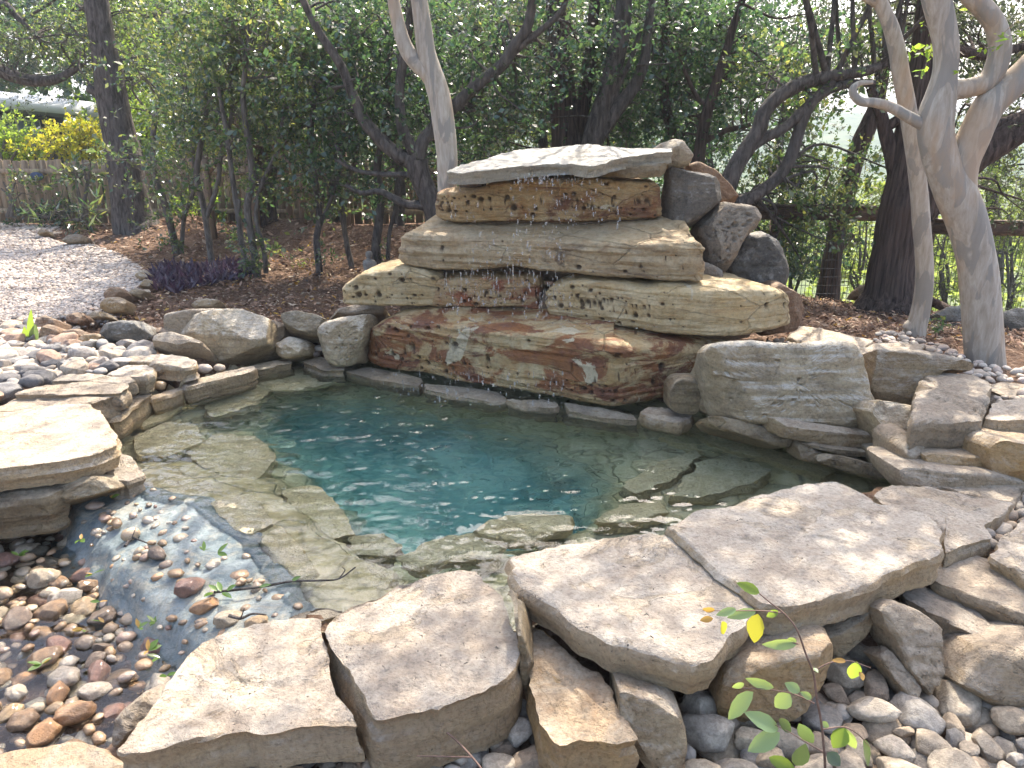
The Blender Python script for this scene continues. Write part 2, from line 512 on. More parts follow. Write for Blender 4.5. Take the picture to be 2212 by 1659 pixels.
def spaced(lo, hi, fine_lo, fine_hi, step, grow=1.16):
    c = list(np.arange(fine_lo, fine_hi, step))
    s, v = step, c[-1]
    while v < hi:
        s *= grow
        v += s
        c.append(v)
    s, v = step, c[0]
    while v > lo:
        s *= grow
        v -= s
        c.insert(0, v)
    return np.array(c)

# ------------------------------------------------------------------ ground materials
def mulch_mat():
    t = NT('bark_mulch')
    v = t.coords(rand=False)
    n = t.noise(v, 1.1, 5, 0.6, 0.4)
    f = t.noise(t.scale(v, (1, 1, 1)), 26.0, 6, 0.75, 0.6)
    g = t.voronoi(v, 34.0, 'Color')
    c = t.mix(t.mapr(n, 0.4, 0.62), (0.13, 0.074, 0.044), (0.24, 0.15, 0.098))
    c = t.mix(t.mapr(f, 0.5, 0.66), c, (0.36, 0.25, 0.18))
    c = t.mix(t.math('MULTIPLY', g, 0.35), c, (0.06, 0.034, 0.022))
    nb = t.bump(t.math('ADD', f, t.math('MULTIPLY', t.voronoi(v, 22.0), 0.8)), 1.0, 0.05)
    return t.done(c, 0.95, nb, 0.15)
def gravel_mat():
    t = NT('white_gravel_bed')
    v = t.coords(rand=False)
    d = t.voronoi(v, 30.0)
    cc = t.voronoi(v, 30.0, 'Color')
    s = t.new('ShaderNodeSeparateColor')
    t.put(s.inputs[0], cc)
    c = t.ramp(s.outputs[0], [(0.0, (0.27, 0.215, 0.175)), (0.4, (0.45, 0.38, 0.315)), (1.0, (0.55, 0.475, 0.405))])
    c = t.mix(t.mapr(t.noise(v, 1.5, 4), 0.4, 0.65, 0.0, 0.35), c, (0.42, 0.35, 0.28))
    nb = t.bump(t.math('SUBTRACT', 1.0, d), 1.0, 0.03)
    return t.done(c, 0.9, nb, 0.2)
M['mulch'] = mulch_mat()
M['gravel_bed'] = gravel_mat()
def gravel_stone():
    t = NT('white_gravel')
    g = t.new('ShaderNodeNewGeometry')
    c = t.ramp(g.outputs['Random Per Island'], [(0.0, (0.26, 0.205, 0.165)), (0.25, (0.4, 0.325, 0.265)), (0.6, (0.52, 0.435, 0.36)), (1.0, (0.62, 0.535, 0.455))])
    return t.done(c, 0.85, None, 0.25)
M['gravel'] = gravel_stone()
def chips_mat():
    t = NT('mulch_chips')
    g = t.new('ShaderNodeNewGeometry')
    c = t.ramp(g.outputs['Random Per Island'], [(0.0, (0.1, 0.055, 0.032)), (0.45, (0.22, 0.125, 0.078)), (0.8, (0.36, 0.235, 0.16)), (0.95, (0.4, 0.31, 0.22)), (1.0, (0.45, 0.37, 0.26))])
    return t.done(c, 0.85, None, 0.25)
M['chips'] = chips_mat()
def plaster_mat():
    t = NT('teal_pool_plaster')
    v = t.coords(rand=False)
    n = t.noise(v, 2.0, 6, 0.6, 0.5)
    f = t.noise(v, 14.0, 6, 0.65)
    c = t.mix(t.mapr(n, 0.4, 0.62), (0.055, 0.21, 0.225), (0.11, 0.33, 0.34))
    c = t.mix(t.mapr(f, 0.52, 0.66, 0.0, 0.5), c, (0.2, 0.42, 0.4))
    return t.done(c, 0.7, t.bump(f, 0.5, 0.02), 0.3)
M['plaster'] = plaster_mat()
def bench_mat():
    t = NT('underwater_stone_lining')
    v = t.coords(rand=False)
    n = t.noise(v, 2.4, 6, 0.6, 0.6)
    f = t.noise(v, 12.0, 6, 0.7)
    e = t.voronoi(t.scale(v, (1, 1, 3.5)), 2.6, 'Distance', 'DISTANCE_TO_EDGE')
    c = t.mix(t.mapr(n, 0.38, 0.62), (0.42, 0.35, 0.2), (0.62, 0.53, 0.36))
    c = t.mix(t.mapr(f, 0.5, 0.68, 0.0, 0.7), c, (0.17, 0.15, 0.08))
    c = t.mix(t.mapr(e, 0.0, 0.05, 0.4, 0.0), c, (0.14, 0.13, 0.085))
    # plaster shows in the deep middle
    s = t.new('ShaderNodeSeparateXYZ')
    tc = t.new('ShaderNodeTexCoord')
    t.put(s.inputs[0], tc.outputs['Object'])
    dz = t.math('ADD', s.outputs[2], t.math('MULTIPLY', t.math('SUBTRACT', n, 0.5), 0.35))
    pc = t.mix(t.mapr(t.noise(v, 1.7, 6, 0.6, 0.8), 0.4, 0.64), (0.2, 0.36, 0.35), (0.46, 0.6, 0.54))
    pc = t.mix(t.mapr(f, 0.52, 0.68, 0.0, 0.5), pc, (0.09, 0.22, 0.23))
    c = t.mix(t.mapr(dz, -0.88, -0.5, 1.0, 0.0), c, pc)
    return t.done(c, 0.75, t.bump(t.math('ADD', f, t.math('MULTIPLY', t.mapr(e, 0, 0.05), 0.6)), 0.8, 0.03), 0.2)
M['bench'] = bench_mat()
def apron_mat():
    t = NT('wet_blue_plaster_apron')
    v = t.coords(rand=False)
    n = t.noise(v, 3.0, 7, 0.65, 0.7)
    f = t.noise(v, 40.0, 6, 0.75)
    c = t.mix(t.mapr(n, 0.4, 0.6), (0.11, 0.15, 0.16), (0.3, 0.34, 0.33))
    c = t.mix(t.mapr(t.noise(v, 7.0, 8, 0.75, 0.8), 0.48, 0.62, 0, 0.85), c, (0.36, 0.33, 0.25))
    c = t.mix(t.mapr(f, 0.5, 0.68, 0.0, 0.6), c, (0.07, 0.085, 0.085))
    nb = t.bump(f, 0.8, 0.02)
    w = t.noise(t.scale(v, (6, 14, 6)), 1.6, 6, 0.65, 2.2)
    cn = t.bump(w, 1.0, 0.05)
    return t.done(c, 0.6, nb, 0.3, Coat_Weight=1.0, Coat_Roughness=0.03, Coat_Normal=cn, Coat_IOR=1.4)
M['apron'] = apron_mat()
def water_mat(name='pool_water', body=False):
    t = NT(name)
    b = t.b
    b.inputs['Base Color'].default_value = (0.93, 0.99, 0.98, 1)
    b.inputs['Roughness'].default_value = 0.0
    b.inputs['IOR'].default_value = 1.33
    b.inputs['Transmission Weight'].default_value = 1.0
    if body:
        va = t.new('ShaderNodeVolumeAbsorption')
        va.inputs['Color'].default_value = (0.42, 0.8, 0.74, 1)
        va.inputs['Density'].default_value = 0.46
        t.l.new(va.outputs[0], t.out.inputs['Volume'])
    return t.m
M['water'] = water_mat('pool_water', True)
M['stream'] = water_mat('stream_water')
def drop_mat():
    t = NT('water_drops')
    b = t.b
    b.inputs['Base Color'].default_value = (1, 1, 1, 1)
    b.inputs['Roughness'].default_value = 0.02
    b.inputs['IOR'].default_value = 1.33
    b.inputs['Transmission Weight'].default_value = 0.9
    return t.m
M['drops'] = drop_mat()
def plain(name, col, rough=0.8, var=0.25, scale=12.0, stretch=(1, 1, 1), bump=0.3, spec=0.3, col2=None):
    t = NT(name)
    v = t.coords(True, stretch)
    n = t.noise(v, scale, 6, 0.65, 0.3)
    c2 = col2 or tuple(k * (1 - var * 1.6) for k in col)
    c = t.mix(t.mapr(n, 0.38, 0.64), c2, col)
    return t.done(c, rough, t.bump(n, bump, 0.01), spec)

M['scrub'] = plain('green_scrub_ground', (0.13, 0.16, 0.06), 1.0, 0.3, 0.9, (1, 1, 1), 0.5, 0.1, col2=(0.06, 0.085, 0.03))
# ------------------------------------------------------------------ ground sheet
gx = spaced(-700, 700, -7.0, 6.5, 0.055)
gy = spaced(-60, 900, 0.6, 15.5, 0.055)
X, Y = np.meshgrid(gx, gy)
Z = ground_z(X, Y)
far = np.clip((np.hypot(X, Y) - 40) / 200, 0, 1)
Z = np.where(Y > 30, np.maximum(Z, -14 + 0 * Z), Z)
fine = (np.abs(X) < 8) & (Y < 16) & (Z > -0.2)
Z = Z + np.where(fine, 0.03 * fbm(np.stack([X.ravel() * 5, Y.ravel() * 5, 0 * X.ravel()], -1), 3).reshape(X.shape), 0)
# gravel bed raised a little and kept flat
gm = inside(np.stack([X.ravel(), Y.ravel()], -1), GRAVEL).reshape(X.shape)
V = np.stack([X.ravel(), Y.ravel(), Z.ravel()], -1)
F = grid_faces(len(gy), len(gx), wrap=False)
g_me = mesh_np('ground', V, F, [M['mulch'], M['gravel_bed'], M['scrub']], True, np.where((V[F[:, 0], 1] > 15.6) | ((V[F[:, 0], 0] > 2.2) & (V[F[:, 0], 1] > 10.0)), 2, gm.ravel()[F[:, 0]].astype(int)))
tag(link('ground', g_me), 'brown bark mulch ground with a white gravel bed set into it', kind='structure')

# ------------------------------------------------------------------ far hills across the valley
hx = np.linspace(-500, 700, 150)
hy = np.linspace(180, 620, 60)
X, Y = np.meshgrid(hx, hy)
rise = sstep(180, 520, Y)
Z = -18 + rise * (24 + 7 * np.sin(X / 120.0 + 0.6) + 7 * fbm(np.stack([X.ravel() / 90, Y.ravel() / 90, 0 * X.ravel()], -1), 4).reshape(X.shape))
Z += 2.6 * fbm(np.stack([X.ravel() / 9, Y.ravel() / 9, 0 * X.ravel()], -1), 3).reshape(X.shape)
def hill_mat():
    t = NT('wooded_hillside')
    v = t.coords(False)
    n = t.noise(v, 0.12, 6, 0.65)
    m = t.noise(v, 0.02, 4, 0.6)
    c = t.mix(t.mapr(n, 0.4, 0.62), (0.03, 0.06, 0.022), (0.11, 0.15, 0.055))
    c = t.mix(t.mapr(m, 0.5, 0.7, 0, 0.5), c, (0.16, 0.17, 0.08))
    return t.done(c, 1.0, t.bump(n, 1.0, 2.0), 0.0)
M['hill'] = hill_mat()
tag(link('hills', mesh_np('hills', np.stack([X.ravel(), Y.ravel(), Z.ravel()], -1), grid_faces(60, 150, False), [M['hill']])), 'far wooded hillside across the valley', kind='structure')

# ------------------------------------------------------------------ pool basin, water, outlet
def local_grid(poly, step, margin):
    lo, hi = poly.min(0) - margin, poly.max(0) + margin
    xs, ys = np.arange(lo[0], hi[0], step), np.arange(lo[1], hi[1], step)
    X, Y = np.meshgrid(xs, ys)
    P = np.stack([X.ravel(), Y.ravel()], -1)
    return X, Y, P
X, Y, P = local_grid(POOL, 0.03, 0.25)
d = sdist(P, POOL)
dd = sdist(P, DEEP)
wob = 0.06 * fbm(np.concatenate([P * 1.6, 0 * P[:, :1]], 1), 3)
dw = d + wob
z = 0.08 - 0.1 * sstep(-0.2, -0.06, dw)
z = z - 0.20 * sstep(-0.06, 0.0, dw) - 0.16 * sstep(0.3, 0.36, dw)
ddw = dd + 0.35 * fbm(np.concatenate([P * 1.9, 0 * P[:, :1] + 5], 1), 3)
z = z - 0.12 * sstep(-0.4, -0.1, ddw) - 0.55 * sstep(-0.2, 0.5, ddw) - 0.08 * sstep(0.1, 0.16, ddw)
# shallow shelf by the outlet lip
lipd = np.min(np.stack([np.linalg.norm(P - p[:2], axis=1) for p in [LIP[0] + (LIP[1] - LIP[0]) * k for k in (0, .5)] + [LIP[1] + (LIP[2] - LIP[1]) * k for k in (0, .5)] + [LIP[2] + (LIP[3] - LIP[2]) * k for k in (0, .5)] + [LIP[3], LIP[4]]]), axis=0)
z = np.maximum(z, -0.035 - 0.28 * sstep(0.12, 0.75, lipd) - 1.5 * sstep(-0.35, 0.1, ddw))
z += 0.02 * fbm(np.concatenate([P * 7, 0 * P[:, :1]], 1), 3)
ok = (d > -0.2)
F = grid_faces(*X.shape, wrap=False)
F = F[ok[F].all(1)]
def compact(V, F):
    u, inv = np.unique(F, return_inverse=True)
    return V[u], inv.reshape(F.shape)
# outside the apron side keep the rim below the apron
V = np.column_stack([P, np.where((sdist(P, APRON) > -0.06) & (d < 0.0), -0.2, z)])
V, F2 = compact(V, F)
basin = solid('pool_basin', V, F2, M['bench'], origin=np.zeros(3))
tag(basin, 'stone lined pool bowl with teal plaster in its deep middle', kind='structure')

X, Y, P = local_grid(POOL, 0.014, 0.2)
d = sdist(P, POOL)
fc = W(1080, 860)[:2]
rf = np.linalg.norm((P - fc) / (1.7, 0.9), axis=1)
near_fall = np.exp(-rf ** 2 / 1.2)
amp = 0.007 + 0.010 * near_fall
z = amp * (fbm(np.concatenate([P * (4.2, 6.0), 0 * P[:, :1]], 1), 3) * 1.3 + 0.5 * fbm(np.concatenate([P * (13, 18), 0 * P[:, :1] + 9], 1), 2))
z += near_fall * 0.0035 * fbm(np.concatenate([P * (20, 26), 0 * P[:, :1] + 4], 1), 2) + 0.0012 * fbm(np.concatenate([P * (16, 24), 0 * P[:, :1] + 2], 1), 2)
for (px, py, k, a) in ((1000, 850, 34, 0.0022), (1120, 870, 40, 0.0022), (1260, 885, 36, 0.0016), (860, 820, 38, 0.0016)):
    c0 = W(px, py)[:2]
    r = np.linalg.norm(P - c0, axis=1)
    z += a * np.sin(r * k) * np.exp(-r * 1.1)
F = grid_faces(*X.shape, wrap=False)
ok = (d > -0.10)
F = F[ok[F].all(1)]
V, F2 = compact(np.column_stack([P, z]), F)
# close the body of water: walls and a floor below the bowl
ed = np.sort(np.stack([F2, np.roll(F2, -1, 1)], -1).reshape(-1, 2), 1)
eo = np.stack([F2, np.roll(F2, -1, 1)], -1).reshape(-1, 2)
_, ix, ct = np.unique(ed, axis=0, return_index=True, return_counts=True)
be = eo[ix[ct == 1]]
nv0 = len(V)
Vb = V.copy(); Vb[:, 2] = -1.6
V = np.vstack([V, Vb])
F2 = np.vstack([F2, np.stack([be[:, 1], be[:, 0], be[:, 0] + nv0, be[:, 1] + nv0], -1), F2[:, ::-1] + nv0])
water = solid('water', V, F2, M['water'], origin=np.zeros(3))
tag(water, 'clear rippled pool water over pale ledges and a teal middle', kind='structure')

# outlet apron
nu, nv = 90, 70
us = np.linspace(0, 1, nu)
def poly_at(pts, u):
    pts = np.array(pts)
    L = np.r_[0, np.cumsum(np.linalg.norm(np.diff(pts, axis=0), axis=1))]
    return np.stack([np.interp(u * L[-1], L, pts[:, k]) for k in range(3)], -1)
A, B = poly_at(LIP, us), poly_at(CREST, us)
prof_v = np.array([-0.06, 0.0, 0.15, 0.45, 0.75, 0.9, 1.0, 1.1, 1.2, 1.32])
prof_z = np.array([-0.12, -0.02, -0.004, -0.018, -0.045, -0.075, -0.13, -0.2, -0.27, -0.34])
vs = np.linspace(-0.06, 1.32, nv)
V = A[None] + (B - A)[None] * vs[:, None, None]
V[..., 2] = np.interp(vs[:, None] + 0.16 * fbm(np.concatenate([V[..., :2] * 4.0, 0 * V[..., :1]], -1), 3), prof_v, prof_z)
V = V.reshape(-1, 3)
V[:, 2] += 0.03 * fbm(V * (5, 5, 1), 4) + 0.007 * fbm(V * (20, 14, 1), 3)
apron = solid('spillway_apron', V, grid_faces(nv, nu, False), M['apron'])
tag(apron, 'wet blue grey plaster apron where the pool spills into the pebbly stream', kind='structure')

# stream water between the wet pebbles
X, Y, P = local_grid(STREAM, 0.025, 0.1)
d = sdist(P, STREAM)
z = -0.205 + 0.012 * fbm(np.concatenate([P * 9, 0 * P[:, :1]], 1), 3)
F = grid_faces(*X.shape, wrap=False)
F = F[(d > -0.02)[F].all(1)]
V, F2 = compact(np.column_stack([P, z]), F)
tag(solid('stream_water', V, F2, M['stream']), 'shallow rippled stream water between wet brown pebbles', kind='structure')

# ------------------------------------------------------------------ rock builders
def resample(pts, n):
    pts = np.asarray(pts, float)
    c = np.vstack([pts, pts[:1]])
    L = np.r_[0, np.cumsum(np.linalg.norm(np.diff(c, axis=0), axis=1))]
    s = np.linspace(0, L[-1], n, endpoint=False)
    return np.stack([np.interp(s, L, c[:, k]) for k in range(c.shape[1])], -1), L[-1]
def smooth_loop(p, k):
    for _ in range(k):
        p = 0.5 * p + 0.25 * np.roll(p, 1, 0) + 0.25 * np.roll(p, -1, 0)
    return p
ROCKS = {}
def finish_rock(name, label, V, F, mat, cat, amp, freq, seed, facets=0, layer=0.0, flake=0.0, pits=None, group=None, nq=None):
    rng = np.random.default_rng(seed)
    off = rng.uniform(-50, 50, 3)
    c = V.mean(0)
    if facets:
        for _ in range(facets):
            n = rng.normal(size=3)
            n[1] -= 0.7
            n[2] += 0.25
            n /= np.linalg.norm(n)
            s = (V - c) @ n
            lim = s.max() * rng.uniform(0.72, 0.93)
            over = np.maximum(0, s - lim)
            V = V - over[:, None] * n * 0.97
    N = vnormals(V, F)
    cc = V.mean(0)
    if (((V - cc) * N).sum(1)).mean() < 0:
        F = F[:, ::-1]
        N = -N
    disp = amp * fbm(V * freq + off, 4) + amp * 0.35 * fbm(V * freq * 4 + off, 3) + amp * 0.9 * perlin(V * freq * 0.45 + off) + 0.005 * fbm(V * 34 + off, 2)
    if layer:
        side = 1 - np.abs(N[:, 2])
        q = np.stack([V[:, 0] * 1.5, V[:, 1] * 1.5, V[:, 2] * 26], -1) + off
        disp += layer * side * (fbm(q, 3) * 1.3)
    if flake:
        f = fbm(np.stack([V[:, 0] * 3, V[:, 1] * 3, V[:, 2] * 6], -1) + off + 7, 4)
        upw = np.clip(N[:, 2], 0, 1)
        disp += flake * upw * (sstep(-0.03, 0.03, f) - 0.5 + 0.7 * sstep(0.22, 0.26, f))
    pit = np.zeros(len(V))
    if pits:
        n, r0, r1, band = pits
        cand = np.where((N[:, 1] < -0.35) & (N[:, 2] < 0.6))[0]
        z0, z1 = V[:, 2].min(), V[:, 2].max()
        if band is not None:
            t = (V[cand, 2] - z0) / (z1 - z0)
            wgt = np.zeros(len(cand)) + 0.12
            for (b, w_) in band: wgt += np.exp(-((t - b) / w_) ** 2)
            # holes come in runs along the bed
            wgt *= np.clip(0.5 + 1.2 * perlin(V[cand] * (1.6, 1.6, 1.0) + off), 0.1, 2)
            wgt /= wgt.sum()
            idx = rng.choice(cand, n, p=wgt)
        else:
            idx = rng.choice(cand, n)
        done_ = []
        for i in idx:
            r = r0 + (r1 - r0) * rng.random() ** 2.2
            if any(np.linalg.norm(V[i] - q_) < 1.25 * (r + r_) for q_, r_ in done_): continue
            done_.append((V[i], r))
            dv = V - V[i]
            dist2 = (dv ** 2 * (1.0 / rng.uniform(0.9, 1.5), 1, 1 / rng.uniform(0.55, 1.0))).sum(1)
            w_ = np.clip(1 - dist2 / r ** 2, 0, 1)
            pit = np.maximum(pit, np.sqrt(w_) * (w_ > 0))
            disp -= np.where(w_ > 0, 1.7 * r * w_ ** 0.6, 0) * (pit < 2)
    V = V + N * np.clip(disp, -0.055, 0.06)[:, None]
    o = solid(name, V, [F[:nq], F[nq:, :3]], M[mat])
    o.data.set_sharp_from_angle(angle=math.radians(34))
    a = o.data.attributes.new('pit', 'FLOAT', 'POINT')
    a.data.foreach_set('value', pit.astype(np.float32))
    tag(o, label, cat, group)
    ROCKS.setdefault(name, []).append((V.min(0), V.max(0)))
    return o

def WP(px, py, plane):
    a, b, c = plane                                  # z = a + b x + c y
    d = _dir(px, py)
    return np.array((0, 0, EYE)) + d * ((a - EYE) / (d[2] - b * d[0] - c * d[1]))
def dz(px, py, z):
    return float(W(px, py, z)[1])
def slab(label, px, z, thick, mat='slab', name='stone_slab', seed=0, tilt=(0, 0), bevel=0.007, amp=0.007, under=0.98, n=None, flake=0.010, layer=0.016, cat='slab', rough=0.03, lift=0.0, plane=None):
    """A flat stone: the outline of its top face traced at height z, given its real thickness."""
    if plane:
        P = np.array([WP(x, y, plane) for x, y in px])
        z, tilt = float(plane[0] + P[:, 0].mean() * plane[1] + P[:, 1].mean() * plane[2]), plane[1:]
    else:
        P = np.array([W(x, y, z) for x, y in px])
    P2 = P[:, :2]
    o, per = resample(P2, n or int(np.clip(per_n(P2), 60, 200)))
    o = smooth_loop(o, 1)
    m = len(o)
    rng = np.random.default_rng(seed + 100)
    off = rng.uniform(-40, 40, 3)
    cen = o.mean(0)
    rad = o - cen
    rl = np.linalg.norm(rad, axis=1)
    q = np.column_stack([o * 9, np.zeros(m)]) + off
    rad = rad * (1 + (rough * fbm(q, 4) + rough * 0.5 * np.abs(fbm(q * 2.7, 3))) / np.maximum(rl, 0.05))[:, None]
    rl = np.linalg.norm(rad, axis=1)
    bev = bevel * (0.5 + 3.6 * np.clip(fbm(np.column_stack([o * 5, np.zeros(m)]) + off + 3, 3) + 0.1, 0, 1) ** 1.2)
    rings = []
    nt = max(5, int(rl.max() / 0.035))
    for s in np.linspace(0, 1, nt + 1)[1:]:
        rings.append((np.maximum(s * (1 - bev * 2.2 / rl), 0.02), 0.0))
    rings.append((1 - bev * 1.0 / rl, -bev * 0.25))
    rings.append((1 - bev * 0.3 / rl, -bev * 0.7))
    ns = max(3, int(thick / 0.018))
    for k in range(1, ns + 1):
        t = k / ns
        # the broken edge: shallow ledges and an undercut
        g = 1 + (0.012 * math.sin(t * 5 + seed) - (1 - under) * 0.5 * t * t * rl.mean()) / rl
        rings.append((g, -bev - (thick - bev) * t))
    for s in (0.8, 0.4):
        rings.append((np.full(m, s * under), -thick))
    Vs = []
    for s, h in rings:
        xy = cen + rad * np.asarray(s)[:, None]
        zz = z + lift + h + (xy[:, 0] - cen[0]) * tilt[0] + (xy[:, 1] - cen[1]) * tilt[1]
        Vs.append(np.column_stack([xy, zz]))
    V = np.concatenate(Vs)
    F = grid_faces(len(rings), m)
    # caps as small fans
    a0, a1 = len(V), len(V) + 1
    V = np.vstack([V, [[*cen, z + lift]], [[*cen, z + lift - thick]]])
    j = np.arange(m)
    T1 = np.stack([np.full(m, a0), (j + 1) % m, j, np.full(m, a0)], -1)
    b = (len(rings) - 1) * m
    T2 = np.stack([np.full(m, a1), b + j, b + (j + 1) % m, np.full(m, a1)], -1)
    return finish_quads(name, label, V, F, T1[:, :3], T2[:, :3], mat, cat, amp, seed, layer, flake)
def per_n(P2):
    c = np.vstack([P2, P2[:1]])
    return np.linalg.norm(np.diff(c, axis=0), axis=1).sum() / 0.022
def finish_quads(name, label, V, F, T1, T2, mat, cat, amp, seed, layer, flake, freq=5.0, facets=0, pits=None, group=None):
    """Quads plus two triangle fans: run the displacement on the quads, then build with both."""
    Q = np.vstack([F, np.column_stack([T1, T1[:, :1]]), np.column_stack([T2, T2[:, :1]])])
    return finish_rock(name, label, V, Q, mat, cat, amp, freq, seed, facets, layer, flake, pits, group, len(F))

def boulder(label, px, zb, T, mat='buff', name='boulder', lean=0.25, seed=0, box=0.32, amp=0.02, facets=5, layer=0.006, freq=3.5, cat='boulder', pits=None, front=0.4, grow=1.08, flake=0.0, d=None):
    """A stone seen from the front: its silhouette traced at distance d, leaning back, with thickness T."""
    pts = []
    if d is None:
        k = max(range(len(px)), key=lambda i: px[i][1])
        d = dz(px[k][0], px[k][1], zb) + 0.25 * T * front
    P0 = np.array([D(x, y, d) for x, y in px])
    zmin = P0[:, 2].min()
    for (x, y), p in zip(px, P0):
        pts.append(D(x, y, d + lean * (p[2] - zmin)))
    pts = np.array(pts)
    o, per = resample(pts, int(np.clip(per3(pts) / 0.02, 48, 170)))
    o = smooth_loop(o, 2)
    cen = o.mean(0)
    en = np.array((0, -1.0, lean))
    en /= np.linalg.norm(en)
    Vs = []
    ss = np.r_[np.linspace(0.05, 0.86, 15), 0.9, 0.935, 0.96, 0.98, 0.992]
    rows = [(s, 1) for s in ss] + [(1.0, 0)] + [(s, -1) for s in (0.985, 0.96, 0.9, 0.8, 0.6, 0.3)]
    nr = len(rows)
    for s, sg in rows:
        h = sg * max(0.0, 1 - s ** (2 / box)) ** (box / 2) * (T * front if sg > 0 else T * (1 - front))
        Vs.append(cen + (o - cen) * s * grow + en * h)
    V = np.concatenate(Vs)
    m = len(o)
    F = grid_faces(nr, m)
    a0, a1 = len(V), len(V) + 1
    V = np.vstack([V, [cen + en * T * front], [cen - en * T * (1 - front)]])
    j = np.arange(m)
    T1 = np.stack([np.full(m, a0), (j + 1) % m, j], -1)
    b = (nr - 1) * m
    T2 = np.stack([np.full(m, a1), b + j, b + (j + 1) % m], -1)
    return finish_quads(name, label, V, F, T1, T2, mat, cat, amp, seed, layer, flake, freq, facets, pits)
def per3(P):
    c = np.vstack([P, P[:1]])
    return np.linalg.norm(np.diff(c, axis=0), axis=1).sum()

def ledge(label, st, T, mat, name='ledge_boulder', seed=0, e=0.17, slope=0.0, amp=0.02, layer=0.012, pits=None, endr=0.12, cat='boulder', step=0.010, nsec=120, wav=0.02, freq=3.0, chamfer=None):
    """A long bed of stone: stations (px, top edge, bottom edge, distance) along its front, swept with depth T."""
    st = np.array(st, float)
    # chord length to resample evenly
    mid = np.array([D(a, (b + c) / 2, dd_) for a, b, c, dd_ in st])
    L = np.r_[0, np.cumsum(np.linalg.norm(np.diff(mid, axis=0), axis=1))]
    n = int(L[-1] / step)
    s = np.linspace(0, L[-1], n)
    S = np.stack([np.interp(s, L, st[:, k]) for k in range(4)], -1)
    ker = np.ones(9) / 9
    for k in range(4):
        pad = np.r_[np.full(4, S[0, k]), S[:, k], np.full(4, S[-1, k])]
        S[:, k] = np.convolve(pad, ker, 'valid')
    top = np.array([D(a, b, d_) for a, b, c, d_ in S])
    bot = np.array([D(a, c, d_) for a, b, c, d_ in S])
    # sweep direction in plan gives the depth direction
    tx = np.gradient((top[:, 0] + bot[:, 0]) / 2)
    ty = np.gradient(S[:, 3])
    for _ in range(25):
        tx = np.convolve(np.r_[tx[:1], tx, tx[-1:]], [.25, .5, .25], 'valid')
        ty = np.convolve(np.r_[ty[:1], ty, ty[-1:]], [.25, .5, .25], 'valid')
    bx, by = -ty, tx
    bl = np.hypot(bx, by)
    bx, by = bx / bl, by / bl
    # keep the depth direction mostly away from the viewer
    bx, by = 0.5 * bx, 0.5 * by + 0.5
    bl = np.hypot(bx, by)
    bx, by = bx / bl, by / bl
    q = np.minimum(s, L[-1] - s) / endr
    g = np.clip(1 - (1 - np.clip(q, 0, 1)) ** 2, 0.0009, 1) ** 0.5
    g = g ** 0.7
    ph = np.linspace(0, 2 * math.pi, 4000)
    cphi, sphi = np.cos(ph), np.sin(ph)
    hm = float(np.mean(top[:, 2] - bot[:, 2])) / 2
    yy_, zz_ = -np.sign(cphi) * np.abs(cphi) ** e * T / 2, np.sign(sphi) * np.abs(sphi) ** e * hm
    # fine on the front, coarse at the back
    wgt = np.where(yy_[1:] < -T / 2 + 0.12, 1.0, np.where(yy_[1:] < 0, 0.35, 0.12))
    cl = np.r_[0, np.cumsum(np.hypot(np.diff(yy_), np.diff(zz_)) * wgt)]
    ph = np.interp(np.linspace(0, cl[-1], nsec, endpoint=False), cl, ph)
    cphi, sphi = np.cos(ph), np.sin(ph)
    fy = -np.sign(cphi) * np.abs(cphi) ** e            # -1 at front
    fz = np.sign(sphi) * np.abs(sphi) ** e
    zc = (top[:, 2] + bot[:, 2]) / 2
    hz = (top[:, 2] - bot[:, 2]) / 2
    Vs = []
    for i in range(n):
        dep = T / 2 + fy * T / 2 * g[i]
        zz = zc[i] + fz * hz[i] * (0.35 + 0.65 * g[i]) * min(1, g[i] * 1.6)
        zz = zz + slope * dep * (fz > 0)
        fr = (fz + 1) / 2
        xx = bot[i, 0] + (top[i, 0] - bot[i, 0]) * fr
        Vs.append(np.stack([xx + bx[i] * dep, S[i, 3] + by[i] * dep, zz], -1))
    V = np.concatenate(Vs)
    F = grid_faces(n, nsec)
    a0, a1 = len(V), len(V) + 1
    V = np.vstack([V, [V[:nsec].mean(0)], [V[-nsec - 0:].mean(0)]])
    j = np.arange(nsec)
    T1 = np.stack([np.full(nsec, a0), (j + 1) % nsec, j], -1)
    b = (n - 1) * nsec
    T2 = np.stack([np.full(nsec, a1), b + j, b + (j + 1) % nsec], -1)
    return finish_quads(name, label, V, F, T1, T2, mat, cat, amp, seed, layer, 0.004, freq, 0, pits)

# ------------------------------------------------------------------ the waterfall: beds of stone laid one on another
def sts(rows, z=None):
    return [(a, b, c, (dz(a, c, z) if dd_ is None else dd_)) for a, b, c, dd_ in rows]
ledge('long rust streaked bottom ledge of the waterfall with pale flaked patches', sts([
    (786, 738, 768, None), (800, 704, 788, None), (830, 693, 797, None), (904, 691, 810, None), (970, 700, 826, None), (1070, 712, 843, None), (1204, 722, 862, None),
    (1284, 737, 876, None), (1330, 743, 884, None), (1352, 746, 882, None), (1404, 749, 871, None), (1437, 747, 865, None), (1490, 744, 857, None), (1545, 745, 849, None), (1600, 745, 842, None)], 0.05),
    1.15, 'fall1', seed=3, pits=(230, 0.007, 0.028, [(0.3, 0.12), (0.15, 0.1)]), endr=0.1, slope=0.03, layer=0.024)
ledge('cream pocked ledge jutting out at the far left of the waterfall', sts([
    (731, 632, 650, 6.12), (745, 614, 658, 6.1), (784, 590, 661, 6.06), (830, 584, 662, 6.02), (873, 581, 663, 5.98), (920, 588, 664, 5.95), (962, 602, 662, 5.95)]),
    0.75, 'fall2', seed=5, pits=(50, 0.006, 0.026, [(0.35, 0.12), (0.75, 0.1)]), endr=0.09, layer=0.018)
